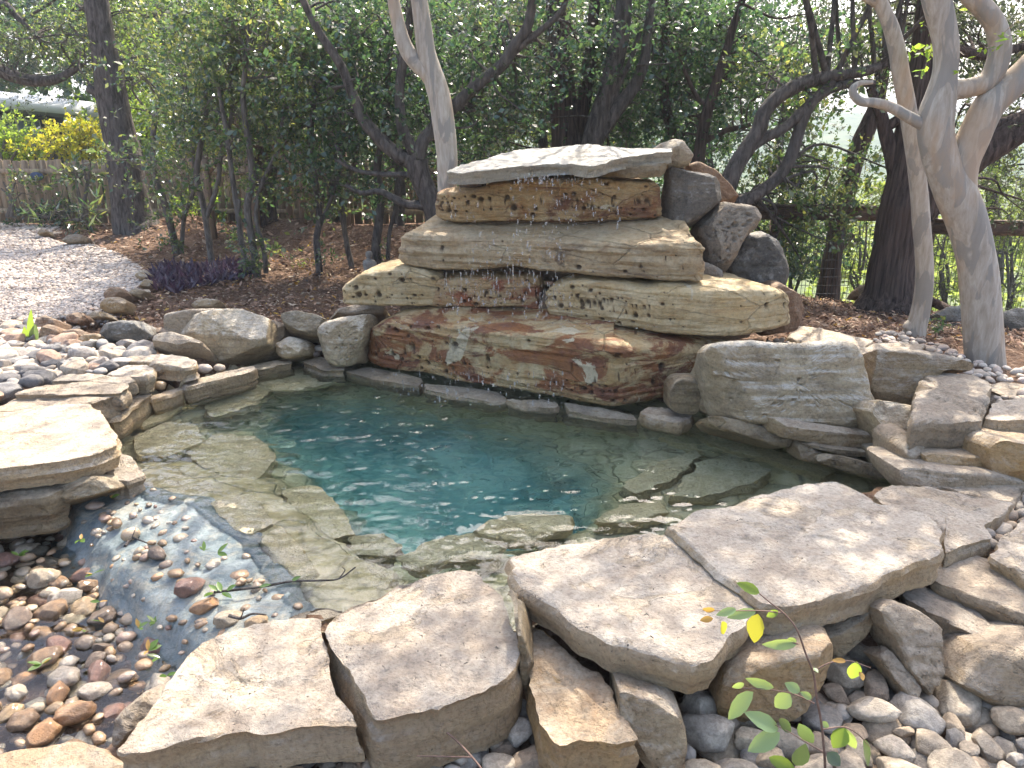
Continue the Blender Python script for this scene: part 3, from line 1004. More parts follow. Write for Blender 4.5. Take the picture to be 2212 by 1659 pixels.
ledge('reddish brown recessed stone in the middle tier behind falling water', sts([
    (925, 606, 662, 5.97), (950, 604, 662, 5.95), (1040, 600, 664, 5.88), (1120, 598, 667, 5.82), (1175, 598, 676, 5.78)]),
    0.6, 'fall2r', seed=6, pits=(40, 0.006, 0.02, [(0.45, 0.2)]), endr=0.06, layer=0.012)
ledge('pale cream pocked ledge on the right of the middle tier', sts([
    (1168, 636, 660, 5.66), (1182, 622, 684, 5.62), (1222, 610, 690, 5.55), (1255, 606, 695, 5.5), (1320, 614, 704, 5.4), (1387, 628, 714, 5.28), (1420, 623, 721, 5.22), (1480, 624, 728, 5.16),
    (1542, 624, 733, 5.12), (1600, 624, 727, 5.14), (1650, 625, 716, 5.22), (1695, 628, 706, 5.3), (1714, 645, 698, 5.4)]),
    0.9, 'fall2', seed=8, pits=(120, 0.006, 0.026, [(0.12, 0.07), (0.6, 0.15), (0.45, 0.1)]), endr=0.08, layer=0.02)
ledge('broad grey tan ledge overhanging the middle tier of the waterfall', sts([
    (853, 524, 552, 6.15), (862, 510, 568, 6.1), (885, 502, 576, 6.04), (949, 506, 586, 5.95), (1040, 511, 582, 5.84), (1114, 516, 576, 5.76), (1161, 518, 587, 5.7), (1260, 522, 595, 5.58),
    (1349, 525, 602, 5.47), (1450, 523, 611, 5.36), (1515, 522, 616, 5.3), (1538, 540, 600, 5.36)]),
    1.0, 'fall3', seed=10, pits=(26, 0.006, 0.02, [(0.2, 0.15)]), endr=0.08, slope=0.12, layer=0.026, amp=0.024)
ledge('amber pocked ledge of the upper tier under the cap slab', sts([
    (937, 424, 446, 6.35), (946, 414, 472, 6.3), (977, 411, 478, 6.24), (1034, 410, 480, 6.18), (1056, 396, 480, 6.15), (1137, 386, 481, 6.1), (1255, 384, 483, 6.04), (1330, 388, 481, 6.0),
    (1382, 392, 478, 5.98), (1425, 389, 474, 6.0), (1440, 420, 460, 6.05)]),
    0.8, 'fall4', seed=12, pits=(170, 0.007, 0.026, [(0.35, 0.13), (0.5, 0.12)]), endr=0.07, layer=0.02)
# mortar packed between the tiers
ledge('brown wet mortar packed under the middle tier of the waterfall', sts([
    (850, 640, 700, 6.1), (960, 640, 702, 6.06), (1100, 640, 706, 5.95), (1180, 636, 712, 5.8), (1300, 672, 735, 5.62), (1450, 690, 742, 5.42), (1560, 690, 742, 5.36), (1640, 690, 735, 5.4)]),
    0.5, 'mortar', name='mortar_bed', seed=14, layer=0.02, amp=0.02, cat='mortar', step=0.02, nsec=60, e=0.5)
ledge('brown wet mortar under the broad overhanging ledge', sts([
    (930, 560, 606, 6.25), (1100, 560, 606, 6.1), (1240, 570, 612, 5.95), (1380, 585, 640, 5.75), (1500, 590, 630, 5.6)]),
    0.5, 'mortar', name='mortar_bed', seed=15, layer=0.02, amp=0.02, cat='mortar', step=0.02, nsec=60, e=0.5)
ledge('brown mortar bed under the amber upper ledge', sts([
    (965, 466, 500, 6.34), (1137, 468, 500, 6.2), (1300, 470, 500, 6.1), (1420, 466, 498, 6.05)]),
    0.5, 'mortar', name='mortar_bed', seed=16, layer=0.02, amp=0.02, cat='mortar', step=0.02, nsec=60, e=0.5)
# cap slab and what carries it
_A = [(1231, 352, 5.85), (960, 368, 6.1), (1278, 313, 6.95)]
_m = np.array([[1, D(*q)[0], D(*q)[1]] for q in _A]); CAPP = tuple(np.linalg.solve(_m, np.array([D(*q)[2] for q in _A])))
slab('thin pale cap slab lying aslant on top of the waterfall', [(962, 369), (996, 357), (1045, 343), (1090, 331), (1137, 323), (1184, 318), (1230, 315), (1278, 313), (1340, 317), (1410, 319), (1448, 318), (1453, 327),
     (1415, 332), (1370, 337), (1330, 343), (1300, 353), (1270, 357), (1231, 352), (1150, 356), (1090, 364), (1043, 371), (990, 374)], 0, 0.085, 'cap', seed=21, plane=CAPP, bevel=0.008, layer=0.006, under=0.96)
boulder('small buff block wedged under the right end of the cap slab', [(1296, 360), (1330, 355), (1380, 353), (1434, 350), (1437, 360), (1428, 380), (1360, 382), (1297, 380)], 0, 0.3, 'buff_wet', name='wedge_stone', d=6.02, seed=22, lean=0.0, facets=7, amp=0.01, cat='stone')
boulder('small dark block wedged under the left end of the cap slab', [(990, 378), (1046, 374), (1050, 395), (1040, 412), (995, 412)], 0, 0.3, 'mortar', name='wedge_stone', d=6.4, seed=23, lean=0.0, facets=7, amp=0.01, cat='stone')
boulder('rounded cream stone behind the right end of the cap slab', [(1405, 330), (1425, 312), (1448, 306), (1472, 310), (1487, 320), (1494, 345), (1480, 356), (1448, 362), (1415, 356)], 0, 0.5, 'slab', d=6.45, seed=24, lean=0.1, facets=11, amp=0.015)
boulder('dark grey angular boulder beside the amber upper ledge', [(1438, 372), (1450, 363), (1470, 362), (1500, 372), (1534, 380), (1552, 400), (1562, 418), (1545, 440), (1524, 460), (1500, 480), (1467, 494), (1445, 496), (1436, 470)], 0, 0.6, 'dark', d=6.1, seed=25, lean=0.35, facets=13, amp=0.022)
boulder('orange brown boulder peeping out behind the dark grey boulder', [(1480, 365), (1500, 358), (1534, 374), (1560, 395), (1584, 425), (1585, 445), (1570, 456), (1540, 445), (1500, 420)], 0, 0.5, 'brown', d=6.75, seed=26, lean=0.2, facets=10, amp=0.02)
boulder('grey brown sponge pitted boulder right of the broad ledge', [(1484, 500), (1510, 478), (1542, 455), (1580, 460), (1615, 465), (1633, 474), (1628, 492), (1605, 515), (1590, 538), (1575, 570), (1561, 590), (1540, 606), (1525, 600), (1520, 540), (1505, 515)], 0, 0.55, 'pitted', d=5.95, seed=27, lean=0.5, facets=10, amp=0.02, pits=(120, 0.008, 0.024, None))
boulder('charcoal boulder low behind the pitted boulder', [(1560, 600), (1580, 560), (1594, 528), (1612, 505), (1630, 499), (1660, 514), (1672, 545), (1681, 580), (1676, 618), (1620, 626), (1565, 620)], 0, 0.6, 'dark', d=6.25, seed=28, lean=0.2, facets=11, amp=0.022)
boulder('brown boulder tucked behind the right end of the pale ledge', [(1640, 640), (1670, 612), (1700, 612), (1724, 636), (1728, 665), (1717, 690), (1700, 718), (1640, 722)], 0, 0.5, 'brown', d=5.85, seed=29, lean=0.1, facets=9, amp=0.02)
boulder('grey brown stone filling under the pitted boulder', [(1500, 560), (1560, 580), (1565, 612), (1530, 625), (1490, 615)], 0, 0.4, 'pitted', d=5.85, seed=30, lean=0.1, facets=9)

# ------------------------------------------------------------------ slabs along the near edge of the pool
slab('big pale slab tapering to a point beside the stream pebbles at the near edge', [(250, 1630), (292, 1585), (335, 1530), (390, 1440), (410, 1412), (467, 1377), (527, 1361), (570, 1348), (612, 1336), (650, 1336), (688, 1340), (697, 1385), (712, 1440), (735, 1505), (760, 1545), (782, 1570),
      (737, 1570), (660, 1570), (600, 1574), (520, 1577), (467, 1587), (393, 1604), (330, 1628)], 0.20, 0.13, seed=41, name='stone_slab')
slab('thick knobbly slab in the middle of the near edge', [(702, 1352), (720, 1335), (760, 1311), (815, 1285), (870, 1262), (935, 1248), (1005, 1231), (1030, 1235), (1060, 1265), (1086, 1290), (1106, 1345), (1126, 1405), (1122, 1425), (1100, 1455), (1094, 1480), (1050, 1490), (1000, 1506), (960, 1528), (905, 1537),
      (860, 1545), (808, 1562), (790, 1535), (750, 1450), (715, 1395)], 0.23, 0.22, seed=42, flake=0.011, amp=0.008)
slab('warm buff block lying under the left end of the smooth flat slab', [(1140, 1350), (1180, 1362), (1237, 1422), (1300, 1452), (1320, 1500), (1335, 1540), (1380, 1598), (1354, 1608), (1310, 1608), (1264, 1597), (1212, 1610), (1180, 1573), (1150, 1490), (1140, 1420)], 0.16, 0.2, 'slab_warm', seed=43)
slab('smooth flat slab with a sawn looking curved front at the near edge', [(1101, 1203), (1137, 1190), (1200, 1178), (1264, 1168), (1354, 1156), (1437, 1150), (1474, 1173), (1512, 1205), (1550, 1238), (1614, 1283), (1630, 1303), (1622, 1325), (1590, 1365), (1560, 1402), (1530, 1426), (1508, 1437), (1474, 1428), (1420, 1414), (1370, 1405), (1320, 1391), (1250, 1351), (1204, 1314), (1147, 1282), (1107, 1250)], 0.31, 0.12, seed=44, flake=0.003, amp=0.004, bevel=0.015)
slab('largest rough topped slab on the right of the near edge', [(1437, 1137), (1500, 1106), (1580, 1086), (1660, 1065), (1720, 1052), (1780, 1040), (1810, 1040), (1850, 1062), (1900, 1088), (1985, 1105), (2020, 1125), (2036, 1145), (2042, 1180), (2034, 1197), (1974, 1214), (1930, 1230), (1890, 1251), (1824, 1284), (1740, 1306), (1687, 1310), (1640, 1303), (1618, 1278), (1554, 1234), (1480, 1166)], 0.345, 0.125, seed=45, flake=0.009, amp=0.007)
boulder('ochre block holding up the smooth flat slab', [(1530, 1450), (1560, 1395), (1640, 1380), (1720, 1362), (1772, 1358), (1776, 1410), (1742, 1480), (1690, 1522), (1600, 1515), (1535, 1512)], 0.0, 0.4, 'slab_warm', name='support_stone', seed=46, lean=0.15, facets=8, amp=0.012, box=0.2, cat='stone')
boulder('small buff block showing between the two slabs near the sapling', [(1326, 1466), (1390, 1474), (1456, 1490), (1468, 1545), (1462, 1640), (1400, 1650), (1350, 1600), (1330, 1540)], 0.0, 0.3, 'buff', name='support_stone', seed=47, lean=0.3, facets=8, amp=0.01, box=0.2, cat='stone')
boulder('small wedge of buff stone under the largest slab', [(1752, 1352), (1800, 1330), (1850, 1300), (1884, 1298), (1872, 1330), (1830, 1370), (1792, 1398), (1765, 1385)], 0.06, 0.25, 'buff', name='support_stone', seed=48, lean=0.2, facets=8, amp=0.01, cat='stone')
slab('sunny pale slab behind the largest slab', [(1878, 1071), (1924, 1051), (2007, 1046), (2074, 1063), (2130, 1074), (2187, 1086), (2172, 1110), (2125, 1132), (2138, 1160), (2085, 1176), (2042, 1192), (2034, 1143), (1985, 1108), (1920, 1095)], 0.26, 0.11, seed=49)
slab('narrow grey slab at the foot of the right hand stone wall', [(1995, 1043), (2080, 1044), (2150, 1047), (2205, 1052), (2206, 1070), (2187, 1084), (2074, 1061)], 0.24, 0.09, 'slab_grey', seed=50)
slab('worn grey slab running out of frame under the largest slab', [(2010, 1252), (2042, 1193), (2090, 1186), (2135, 1203), (2175, 1232), (2212, 1258), (2280, 1300), (2290, 1350), (2212, 1328), (2130, 1292), (2070, 1272)], 0.20, 0.11, 'slab_grey', seed=51)
slab('pale slab at the right border beside the pebble filled gap', [(2136, 1200), (2158, 1166), (2212, 1121), (2300, 1070), (2420, 1180), (2380, 1300), (2290, 1290), (2212, 1247)], 0.25, 0.10, seed=52)
slab('tongue shaped grey slab sloping down into the pebbles', [(1935, 1275), (1974, 1263), (2040, 1270), (2080, 1290), (2107, 1311), (2135, 1340), (2148, 1362), (2120, 1366), (2080, 1352), (2010, 1328), (1955, 1308)], 0.15, 0.09, 'slab_grey', seed=53, tilt=(-0.1, 0.05), under=0.85)
boulder('upright flaky wedge of rock leaning against the slabs', [(1878, 1312), (1920, 1300), (1965, 1312), (2000, 1340), (2036, 1372), (2034, 1430), (2022, 1503), (1995, 1492), (1945, 1435), (1905, 1372)], 0.02, 0.2, 'slab_grey', name='rock_wedge', seed=54, lean=0.5, facets=9, amp=0.014, layer=0.014, cat='stone')
boulder('long thin splinter of brown rock lying in the pebbles', [(1870, 1398), (1895, 1385), (1930, 1420), (1965, 1465), (1996, 1505), (1984, 1530), (1960, 1515), (1910, 1450)], 0.0, 0.12, 'slab_grey', name='rock_splinter', seed=55, lean=0.6, facets=8, amp=0.008, cat='stone')
boulder('low brown grey boulder at the right border above the pebbles', [(2042, 1430), (2070, 1400), (2140, 1386), (2230, 1370), (2330, 1372), (2340, 1480), (2230, 1492), (2107, 1496), (2060, 1475)], 0.02, 0.35, 'slab_grey', seed=56, lean=0.35, facets=9, amp=0.014)
slab('warm pale slab cut off by the bottom left corner', [(-80, 1690), (-40, 1640), (0, 1619), (50, 1606), (100, 1598), (177, 1596), (210, 1610), (235, 1628), (300, 1640), (330, 1700), (300, 1800), (-60, 1800)], 0.12, 0.12, 'slab_warm', seed=57)
slab('warm buff slab cut off by the bottom edge under the pointed slab', [(330, 1660), (367, 1644), (410, 1634), (450, 1629), (500, 1636), (550, 1648), (620, 1650), (660, 1655), (690, 1700), (600, 1780), (380, 1780)], 0.06, 0.1, 'slab_warm', seed=58)
slab('flat stone just awash behind the pointed slab', [(612, 1335), (640, 1318), (690, 1311), (745, 1316), (738, 1330), (690, 1340)], 0.08, 0.1, 'buff_wet', seed=59, name='ledge_stone', cat='stone')
boulder('rough grey stone half hidden by pebbles left of the pointed slab', [(255, 1590), (290, 1535), (330, 1495), (352, 1480), (370, 1500), (345, 1545), (290, 1600)], -0.15, 0.25, 'slab_grey', name='rough_stone', seed=60, lean=0.6, facets=8, cat='stone')
boulder('dark upright stone set deep in the gap left of the smooth slab', [(1112, 1300), (1135, 1330), (1148, 1390), (1150, 1440), (1138, 1460), (1120, 1400)], 0, 0.3, 'buff_wet', name='support_stone', seed=61, lean=0.0, facets=7, d=dz(1150, 1440, 0.1), cat='stone')
# hidden bearing course under the near slabs
for i, (lab, px, z, th, m) in enumerate([
    ('rough bearing stone under the front of the thick knobbly slab', [(720, 1400), (900, 1330), (1080, 1360), (1085, 1440), (940, 1500), (800, 1500)], 0.03, 0.3, 'slab_grey'),
    ('rough bearing stone under the middle of the smooth flat slab', [(1180, 1260), (1400, 1210), (1540, 1290), (1480, 1370), (1330, 1350)], 0.18, 0.3, 'buff_wet'),
    ('rough bearing stone under the largest slab', [(1540, 1150), (1760, 1090), (1960, 1150), (1900, 1220), (1700, 1270), (1600, 1230)], 0.21, 0.4, 'buff_wet'),
    ('rough bearing stone under the pointed slab', [(420, 1460), (600, 1390), (690, 1440), (740, 1530), (560, 1560), (430, 1570)], 0.07, 0.3, 'slab_grey'),
    ('rough bearing stone under the grey slab at the right border', [(2090, 1230), (2260, 1270), (2330, 1350), (2200, 1310)], 0.09, 0.3, 'slab_grey'),
    ('rough bearing stone under the sunny pale slab', [(1920, 1075), (2060, 1068), (2150, 1090), (2110, 1125), (2060, 1165), (1990, 1110)], 0.14, 0.3, 'slab_grey')]):
    slab(lab, px, z, th, m, name='bearing_stone', seed=70 + i, cat='stone', under=0.9)

# ------------------------------------------------------------------ left bank
slab('broad smooth slab at the left border with tree shade on it', [(-260, 900), (-120, 893), (0, 887), (100, 879), (196, 870), (217, 890), (238, 920), (254, 944), (251, 962), (213, 977), (150, 991), (67, 1004), (0, 1011), (-150, 1025), (-300, 1030)], 0.26, 0.13, seed=81, flake=0.003, amp=0.004)
slab('long buff stone under the broad smooth slab at the left border', [(-250, 1075), (-100, 1064), (0, 1056), (70, 1048), (135, 1040), (142, 1058), (110, 1074), (0, 1085), (-200, 1100)], 0.10, 0.2, 'buff_wet', seed=82, name='ledge_stone', cat='stone')
boulder('ochre block with dark lichen under the corner of the broad slab', [(140, 1056), (165, 1040), (200, 1028), (228, 1026), (250, 1040), (268, 1054), (235, 1064), (207, 1072), (145, 1090)], 0.0, 0.35, 'buff_wet', name='ledge_stone', seed=83, lean=0.4, facets=8, amp=0.01, cat='stone')
slab('dark topped flat stone at the waterline beside the outlet', [(222, 1014), (252, 978), (285, 992), (305, 1010), (313, 1025), (280, 1040), (245, 1035)], 0.09, 0.13, 'slab_grey', seed=84, name='ledge_stone', cat='stone')
slab('dark veined slab tucked behind the broad smooth slab', [(-120, 892), (0, 876), (33, 858), (100, 853), (167, 849), (240, 848), (247, 857), (215, 870), (150, 878), (60, 886)], 0.24, 0.13, 'slab_grey', seed=85)
slab('long bluish grey slab third back on the left bank', [(24, 853), (100, 834), (150, 827), (200, 823), (270, 825), (277, 836), (255, 848), (200, 850), (110, 852)], 0.27, 0.12, 'slab_grey', seed=86)
slab('thin slab with a dark broken edge fourth back on the left bank', [(108, 824), (135, 814), (160, 810), (220, 809), (287, 812), (294, 822), (270, 828), (200, 824)], 0.27, 0.10, 'slab_grey', seed=87)
slab('flat slab with a golden broken corner on the left bank', [(232, 810), (250, 796), (278, 786), (310, 787), (334, 795), (331, 806), (316, 813), (280, 812)], 0.26, 0.13, 'slab', seed=88)
boulder('squarish grey block beside the golden cornered slab', [(332, 797), (350, 787), (384, 786), (387, 800), (372, 812), (345, 822), (334, 815)], 0.12, 0.3, 'slab_grey', name='ledge_stone', seed=89, lean=0.5, facets=7, amp=0.008, cat='stone')
slab('long pale slab in front of the flat grey boulder', [(270, 775), (290, 766), (333, 764), (380, 772), (428, 780), (427, 789), (400, 795), (330, 786), (280, 782)], 0.25, 0.10, 'slab', seed=90)
boulder('flat grey boulder left of the big white boulder', [(333, 748), (350, 737), (384, 732), (420, 740), (452, 752), (450, 764), (420, 768), (383, 772), (340, 758)], 0.2, 0.4, 'dark', name='flat_boulder', seed=91, lean=0.9, facets=7, amp=0.012)
bpy.data.objects['flat_boulder'].data.materials[0] = M['slab_grey']
boulder('big white boulder with dark lichen at the left back of the pool', [(400, 722), (410, 705), (430, 695), (480, 688), (533, 685), (575, 696), (607, 711), (607, 735), (590, 752), (567, 767), (525, 780), (483, 786), (460, 774), (430, 755), (405, 742)], 0.06, 0.75, 'white', seed=92, lean=0.55, facets=9, amp=0.02, front=0.35)
boulder('box shaped tan boulder behind the big white boulder', [(366, 690), (383, 677), (430, 670), (484, 669), (494, 688), (480, 720), (400, 734), (372, 728)], 0.2, 0.5, 'slab_grey', seed=93, lean=0.25, facets=7, amp=0.014, box=0.2)
boulder('black boulder on the mulch at the edge of the left pebbles', [(227, 722), (240, 708), (283, 700), (330, 706), (345, 715), (345, 738), (300, 747), (245, 745), (230, 735)], 0.2, 0.5, 'dark', seed=94, lean=0.5, facets=10, amp=0.02)
boulder('small reddish brown block right of the black boulder', [(342, 716), (355, 711), (371, 713), (381, 730), (348, 740)], 0.2, 0.3, 'brown', seed=95, lean=0.3, facets=8, amp=0.012)
boulder('grey block behind the right side of the big white boulder', [(556, 692), (580, 690), (622, 702), (628, 722), (605, 742), (570, 730)], 0.15, 0.4, 'slab_grey', seed=96, lean=0.35, facets=8, amp=0.012)
boulder('wet gleaming flat block left of the speckled white boulder', [(615, 686), (650, 679), (690, 688), (712, 698), (698, 727), (660, 731), (633, 727)], 0.22, 0.4, 'buff_wet', seed=97, lean=0.5, facets=8, amp=0.012)
boulder('mossy based block under the gleaming flat block', [(603, 745), (633, 730), (660, 736), (675, 745), (674, 766), (640, 774), (625, 776), (606, 766)], 0.06, 0.4, 'white', seed=98, lean=0.35, facets=8, amp=0.012)
boulder('speckled white boulder against the left end of the bottom ledge', [(698, 716), (712, 702), (745, 691), (790, 684), (822, 684), (800, 718), (787, 750), (790, 782), (765, 789), (738, 791), (716, 778), (708, 745)], 0.05, 0.5, 'white', seed=99, lean=0.3, facets=8, amp=0.016, pits=(26, 0.006, 0.014, None))
boulder('thin grey stone on the bank behind the speckled white boulder', [(700, 690), (740, 680), (800, 668), (835, 672), (830, 690), (760, 694)], 0.22, 0.4, 'slab_grey', seed=100, lean=0.8, facets=8, amp=0.012)
slab('long cut coping stone standing at the far left waterline', [(394, 826), (470, 806), (549, 788), (556, 794), (540, 803), (470, 820), (400, 838)], 0.12, 0.2, 'buff', seed=101, name='ledge_stone', cat='stone', flake=0.002)
slab('short golden coping stone at the left waterline', [(324, 853), (360, 842), (396, 833), (398, 841), (370, 850), (330, 862)], 0.10, 0.18, 'slab_warm', seed=102, name='ledge_stone', cat='stone', flake=0.002)
slab('chipped sloping coping stone at the left waterline by the broad slab', [(222, 897), (270, 865), (316, 843), (328, 852), (300, 870), (258, 900), (240, 906)], 0.12, 0.2, 'buff', seed=103, name='ledge_stone', cat='stone', flake=0.002)
slab('dark damp coping stone below the big white boulder', [(540, 790), (580, 780), (625, 774), (632, 784), (590, 792), (552, 800)], 0.06, 0.2, 'buff_wet', seed=104, name='ledge_stone', cat='stone')
slab('low wet stone at the waterline below the speckled white boulder', [(655, 782), (690, 770), (735, 790), (745, 800), (700, 800)], 0.05, 0.2, 'buff_wet', seed=105, name='ledge_stone', cat='stone')
slab('low wet stone under the left end of the bottom ledge', [(745, 802), (800, 792), (860, 803), (915, 820), (905, 835), (830, 822)], 0.03, 0.2, 'buff_wet', seed=106, name='ledge_stone', cat='stone')
slab('long low wet stone under the middle of the bottom ledge', [(912, 825), (1000, 835), (1085, 848), (1098, 866), (1060, 868), (980, 856), (920, 842)], 0.02, 0.2, 'buff_wet', seed=107, name='ledge_stone', cat='stone')
slab('short low wet stone under the bottom ledge near its corner', [(1096, 862), (1180, 862), (1205, 873), (1202, 882), (1130, 878)], 0.035, 0.2, 'buff_wet', seed=108, name='ledge_stone', cat='stone')
slab('long dark wet stone under the corner of the bottom ledge', [(1218, 872), (1300, 880), (1370, 895), (1380, 908), (1300, 900), (1230, 888)], 0.04, 0.2, 'buff_wet', seed=109, name='ledge_stone', cat='stone')

# ------------------------------------------------------------------ right bank
boulder('great smooth cream boulder with dark seams on the right bank', [(1517, 768), (1535, 752), (1570, 748), (1610, 745), (1660, 752), (1707, 752), (1760, 748), (1806, 750), (1820, 770), (1830, 810), (1842, 855), (1857, 905), (1850, 915), (1774, 915), (1700, 912), (1630, 908), (1554, 898), (1540, 850), (1528, 800)], 0.16, 0.85, 'white', seed=121, lean=0.35, facets=6, amp=0.016, box=0.2, layer=0.018, front=0.3, pits=(36, 0.005, 0.013, [(0.55, 0.04), (0.32, 0.04)]))
boulder('buff boulder with pale scars right of the great cream boulder', [(1844, 790), (1868, 768), (1930, 768), (2020, 780), (2072, 796), (2060, 812), (2005, 810), (1985, 840), (1967, 882), (1920, 874), (1874, 864), (1846, 830)], 0.24, 0.6, 'buff', seed=122, lean=0.5, facets=8, amp=0.014, box=0.4)
slab('long weathered boulder bridging the right hand stone wall', [(1997, 801), (2040, 797), (2095, 808), (2148, 822), (2143, 860), (2135, 880), (2122, 905), (2070, 908), (2010, 906), (1972, 912), (1962, 900), (1980, 838)], 0.47, 0.17, 'slab_grey', seed=123, name='boulder', cat='boulder', bevel=0.04, amp=0.014, under=0.85)
boulder('smooth grey stone wedged below the buff boulder', [(1844, 868), (1880, 866), (1957, 882), (1966, 905), (1974, 926), (1950, 955), (1924, 977), (1890, 956), (1862, 908)], 0.12, 0.5, 'white', seed=124, lean=0.4, facets=7, amp=0.012)
slab('buff block on top of the wall at the right border', [(2124, 902), (2147, 868), (2212, 860), (2330, 850), (2360, 910), (2212, 905), (2160, 908)], 0.44, 0.14, 'slab', seed=125, name='wall_stone', cat='stone', under=0.95)
boulder('big ochre block in the wall at the right border', [(2104, 955), (2126, 938), (2212, 945), (2330, 960), (2340, 1040), (2212, 1028), (2107, 1002)], 0.2, 0.5, 'slab_warm', name='wall_stone', seed=126, lean=0.15, facets=7, amp=0.012, box=0.2, cat='stone')
boulder('ochre wall stone under the front of the long weathered boulder', [(1974, 966), (2040, 966), (2107, 966), (2108, 992), (2050, 998), (1990, 1002), (1980, 990)], 0.24, 0.4, 'slab_warm', name='wall_stone', seed=127, lean=0.1, facets=7, amp=0.01, box=0.2, cat='stone')
boulder('rough grey wall stone left of the ochre wall stone', [(1924, 955), (1945, 938), (1972, 938), (1976, 985), (1950, 995), (1926, 992)], 0.22, 0.4, 'slab_grey', name='wall_stone', seed=128, lean=0.1, facets=9, amp=0.012, cat='stone')
boulder('long rough bottom stone of the wall above the narrow grey slab', [(1920, 996), (2000, 996), (2100, 1002), (2204, 1030), (2200, 1054), (2100, 1050), (1960, 1046), (1928, 1040)], 0.16, 0.5, 'slab_grey', name='wall_stone', seed=129, lean=0.15, facets=7, amp=0.014, box=0.2, cat='stone', layer=0.014)
boulder('long pocked buff course stone under the great cream boulder', [(1630, 906), (1674, 896), (1740, 908), (1800, 918), (1874, 930), (1872, 956), (1800, 956), (1740, 946), (1668, 934), (1640, 922)], 0.11, 0.4, 'buff', name='course_stone', seed=130, lean=0.2, facets=7, amp=0.01, box=0.22, cat='stone')
boulder('long dark edged course stone sloping along the right waterline', [(1512, 908), (1540, 904), (1600, 916), (1660, 932), (1708, 946), (1710, 972), (1655, 966), (1590, 945), (1530, 926)], 0.03, 0.4, 'buff_wet', name='course_stone', seed=131, lean=0.5, facets=7, amp=0.01, box=0.25, cat='stone')
boulder('small square course stone on the right waterline', [(1712, 958), (1725, 950), (1754, 968), (1752, 988), (1740, 992), (1714, 985)], 0.03, 0.3, 'buff_wet', name='course_stone', seed=132, lean=0.2, facets=7, amp=0.008, cat='stone')
boulder('thin dark course stone under the pocked buff course stone', [(1716, 944), (1780, 956), (1868, 966), (1862, 984), (1800, 976), (1740, 962)], 0.06, 0.3, 'buff_wet', name='course_stone', seed=133, lean=0.2, facets=7, amp=0.008, cat='stone')
boulder('long low course stone just above the water below the wall', [(1750, 975), (1800, 982), (1860, 998), (1920, 1020), (1910, 1046), (1850, 1030), (1756, 998)], -0.06, 0.35, 'buff_wet', name='course_stone', seed=134, lean=0.4, facets=7, amp=0.008, cat='stone')
boulder('dark recessed course stone in the corner by the wall', [(1872, 968), (1895, 962), (1921, 980), (1918, 1012), (1880, 1004)], 0.03, 0.3, 'buff_wet', name='course_stone', seed=135, lean=0.1, facets=7, amp=0.008, cat='stone')
boulder('small upright block leaning at the corner of the bottom ledge', [(1444, 838), (1455, 820), (1474, 815), (1512, 817), (1510, 850), (1498, 888), (1460, 886), (1443, 876)], 0.1, 0.25, 'buff_wet', name='upright_stone', seed=136, lean=0.15, facets=4, amp=0.006, box=0.1, cat='stone')
boulder('small tan stone between the upright block and the great cream boulder', [(1502, 866), (1520, 852), (1542, 846), (1556, 892), (1530, 894), (1506, 886)], 0.1, 0.25, 'buff', name='upright_stone', seed=137, lean=0.3, facets=8, amp=0.008, cat='stone')
slab('flat pale topped stone at the waterline by the ledge corner', [(1385, 893), (1402, 879), (1440, 880), (1492, 890), (1496, 903), (1470, 912), (1420, 905)], 0.08, 0.13, 'buff', seed=138, name='ledge_stone', cat='stone')
slab('flat pale slab behind the great cream boulder next to the pebbles', [(1702, 730), (1722, 704), (1780, 710), (1830, 724), (1888, 737), (1870, 748), (1820, 752), (1760, 748)], 0.26, 0.1, 'slab', seed=139)
slab('pale flat slab between the cream boulder and the slender trunk', [(1842, 753), (1880, 742), (1940, 736), (2000, 746), (1990, 756), (1930, 764), (1868, 766)], 0.25, 0.08, 'slab', seed=140)
slab('sunlit slab with a pink broken edge near the thick smooth trunk', [(1888, 766), (1915, 753), (1960, 748), (2010, 760), (2042, 772), (2034, 780), (1980, 780), (1930, 776)], 0.30, 0.08, 'slab', seed=141)
slab('small flat grey slab at the right border below the thick trunk', [(2130, 838), (2160, 824), (2212, 828), (2280, 840), (2260, 858), (2180, 858)], 0.27, 0.1, 'slab_grey', seed=142)
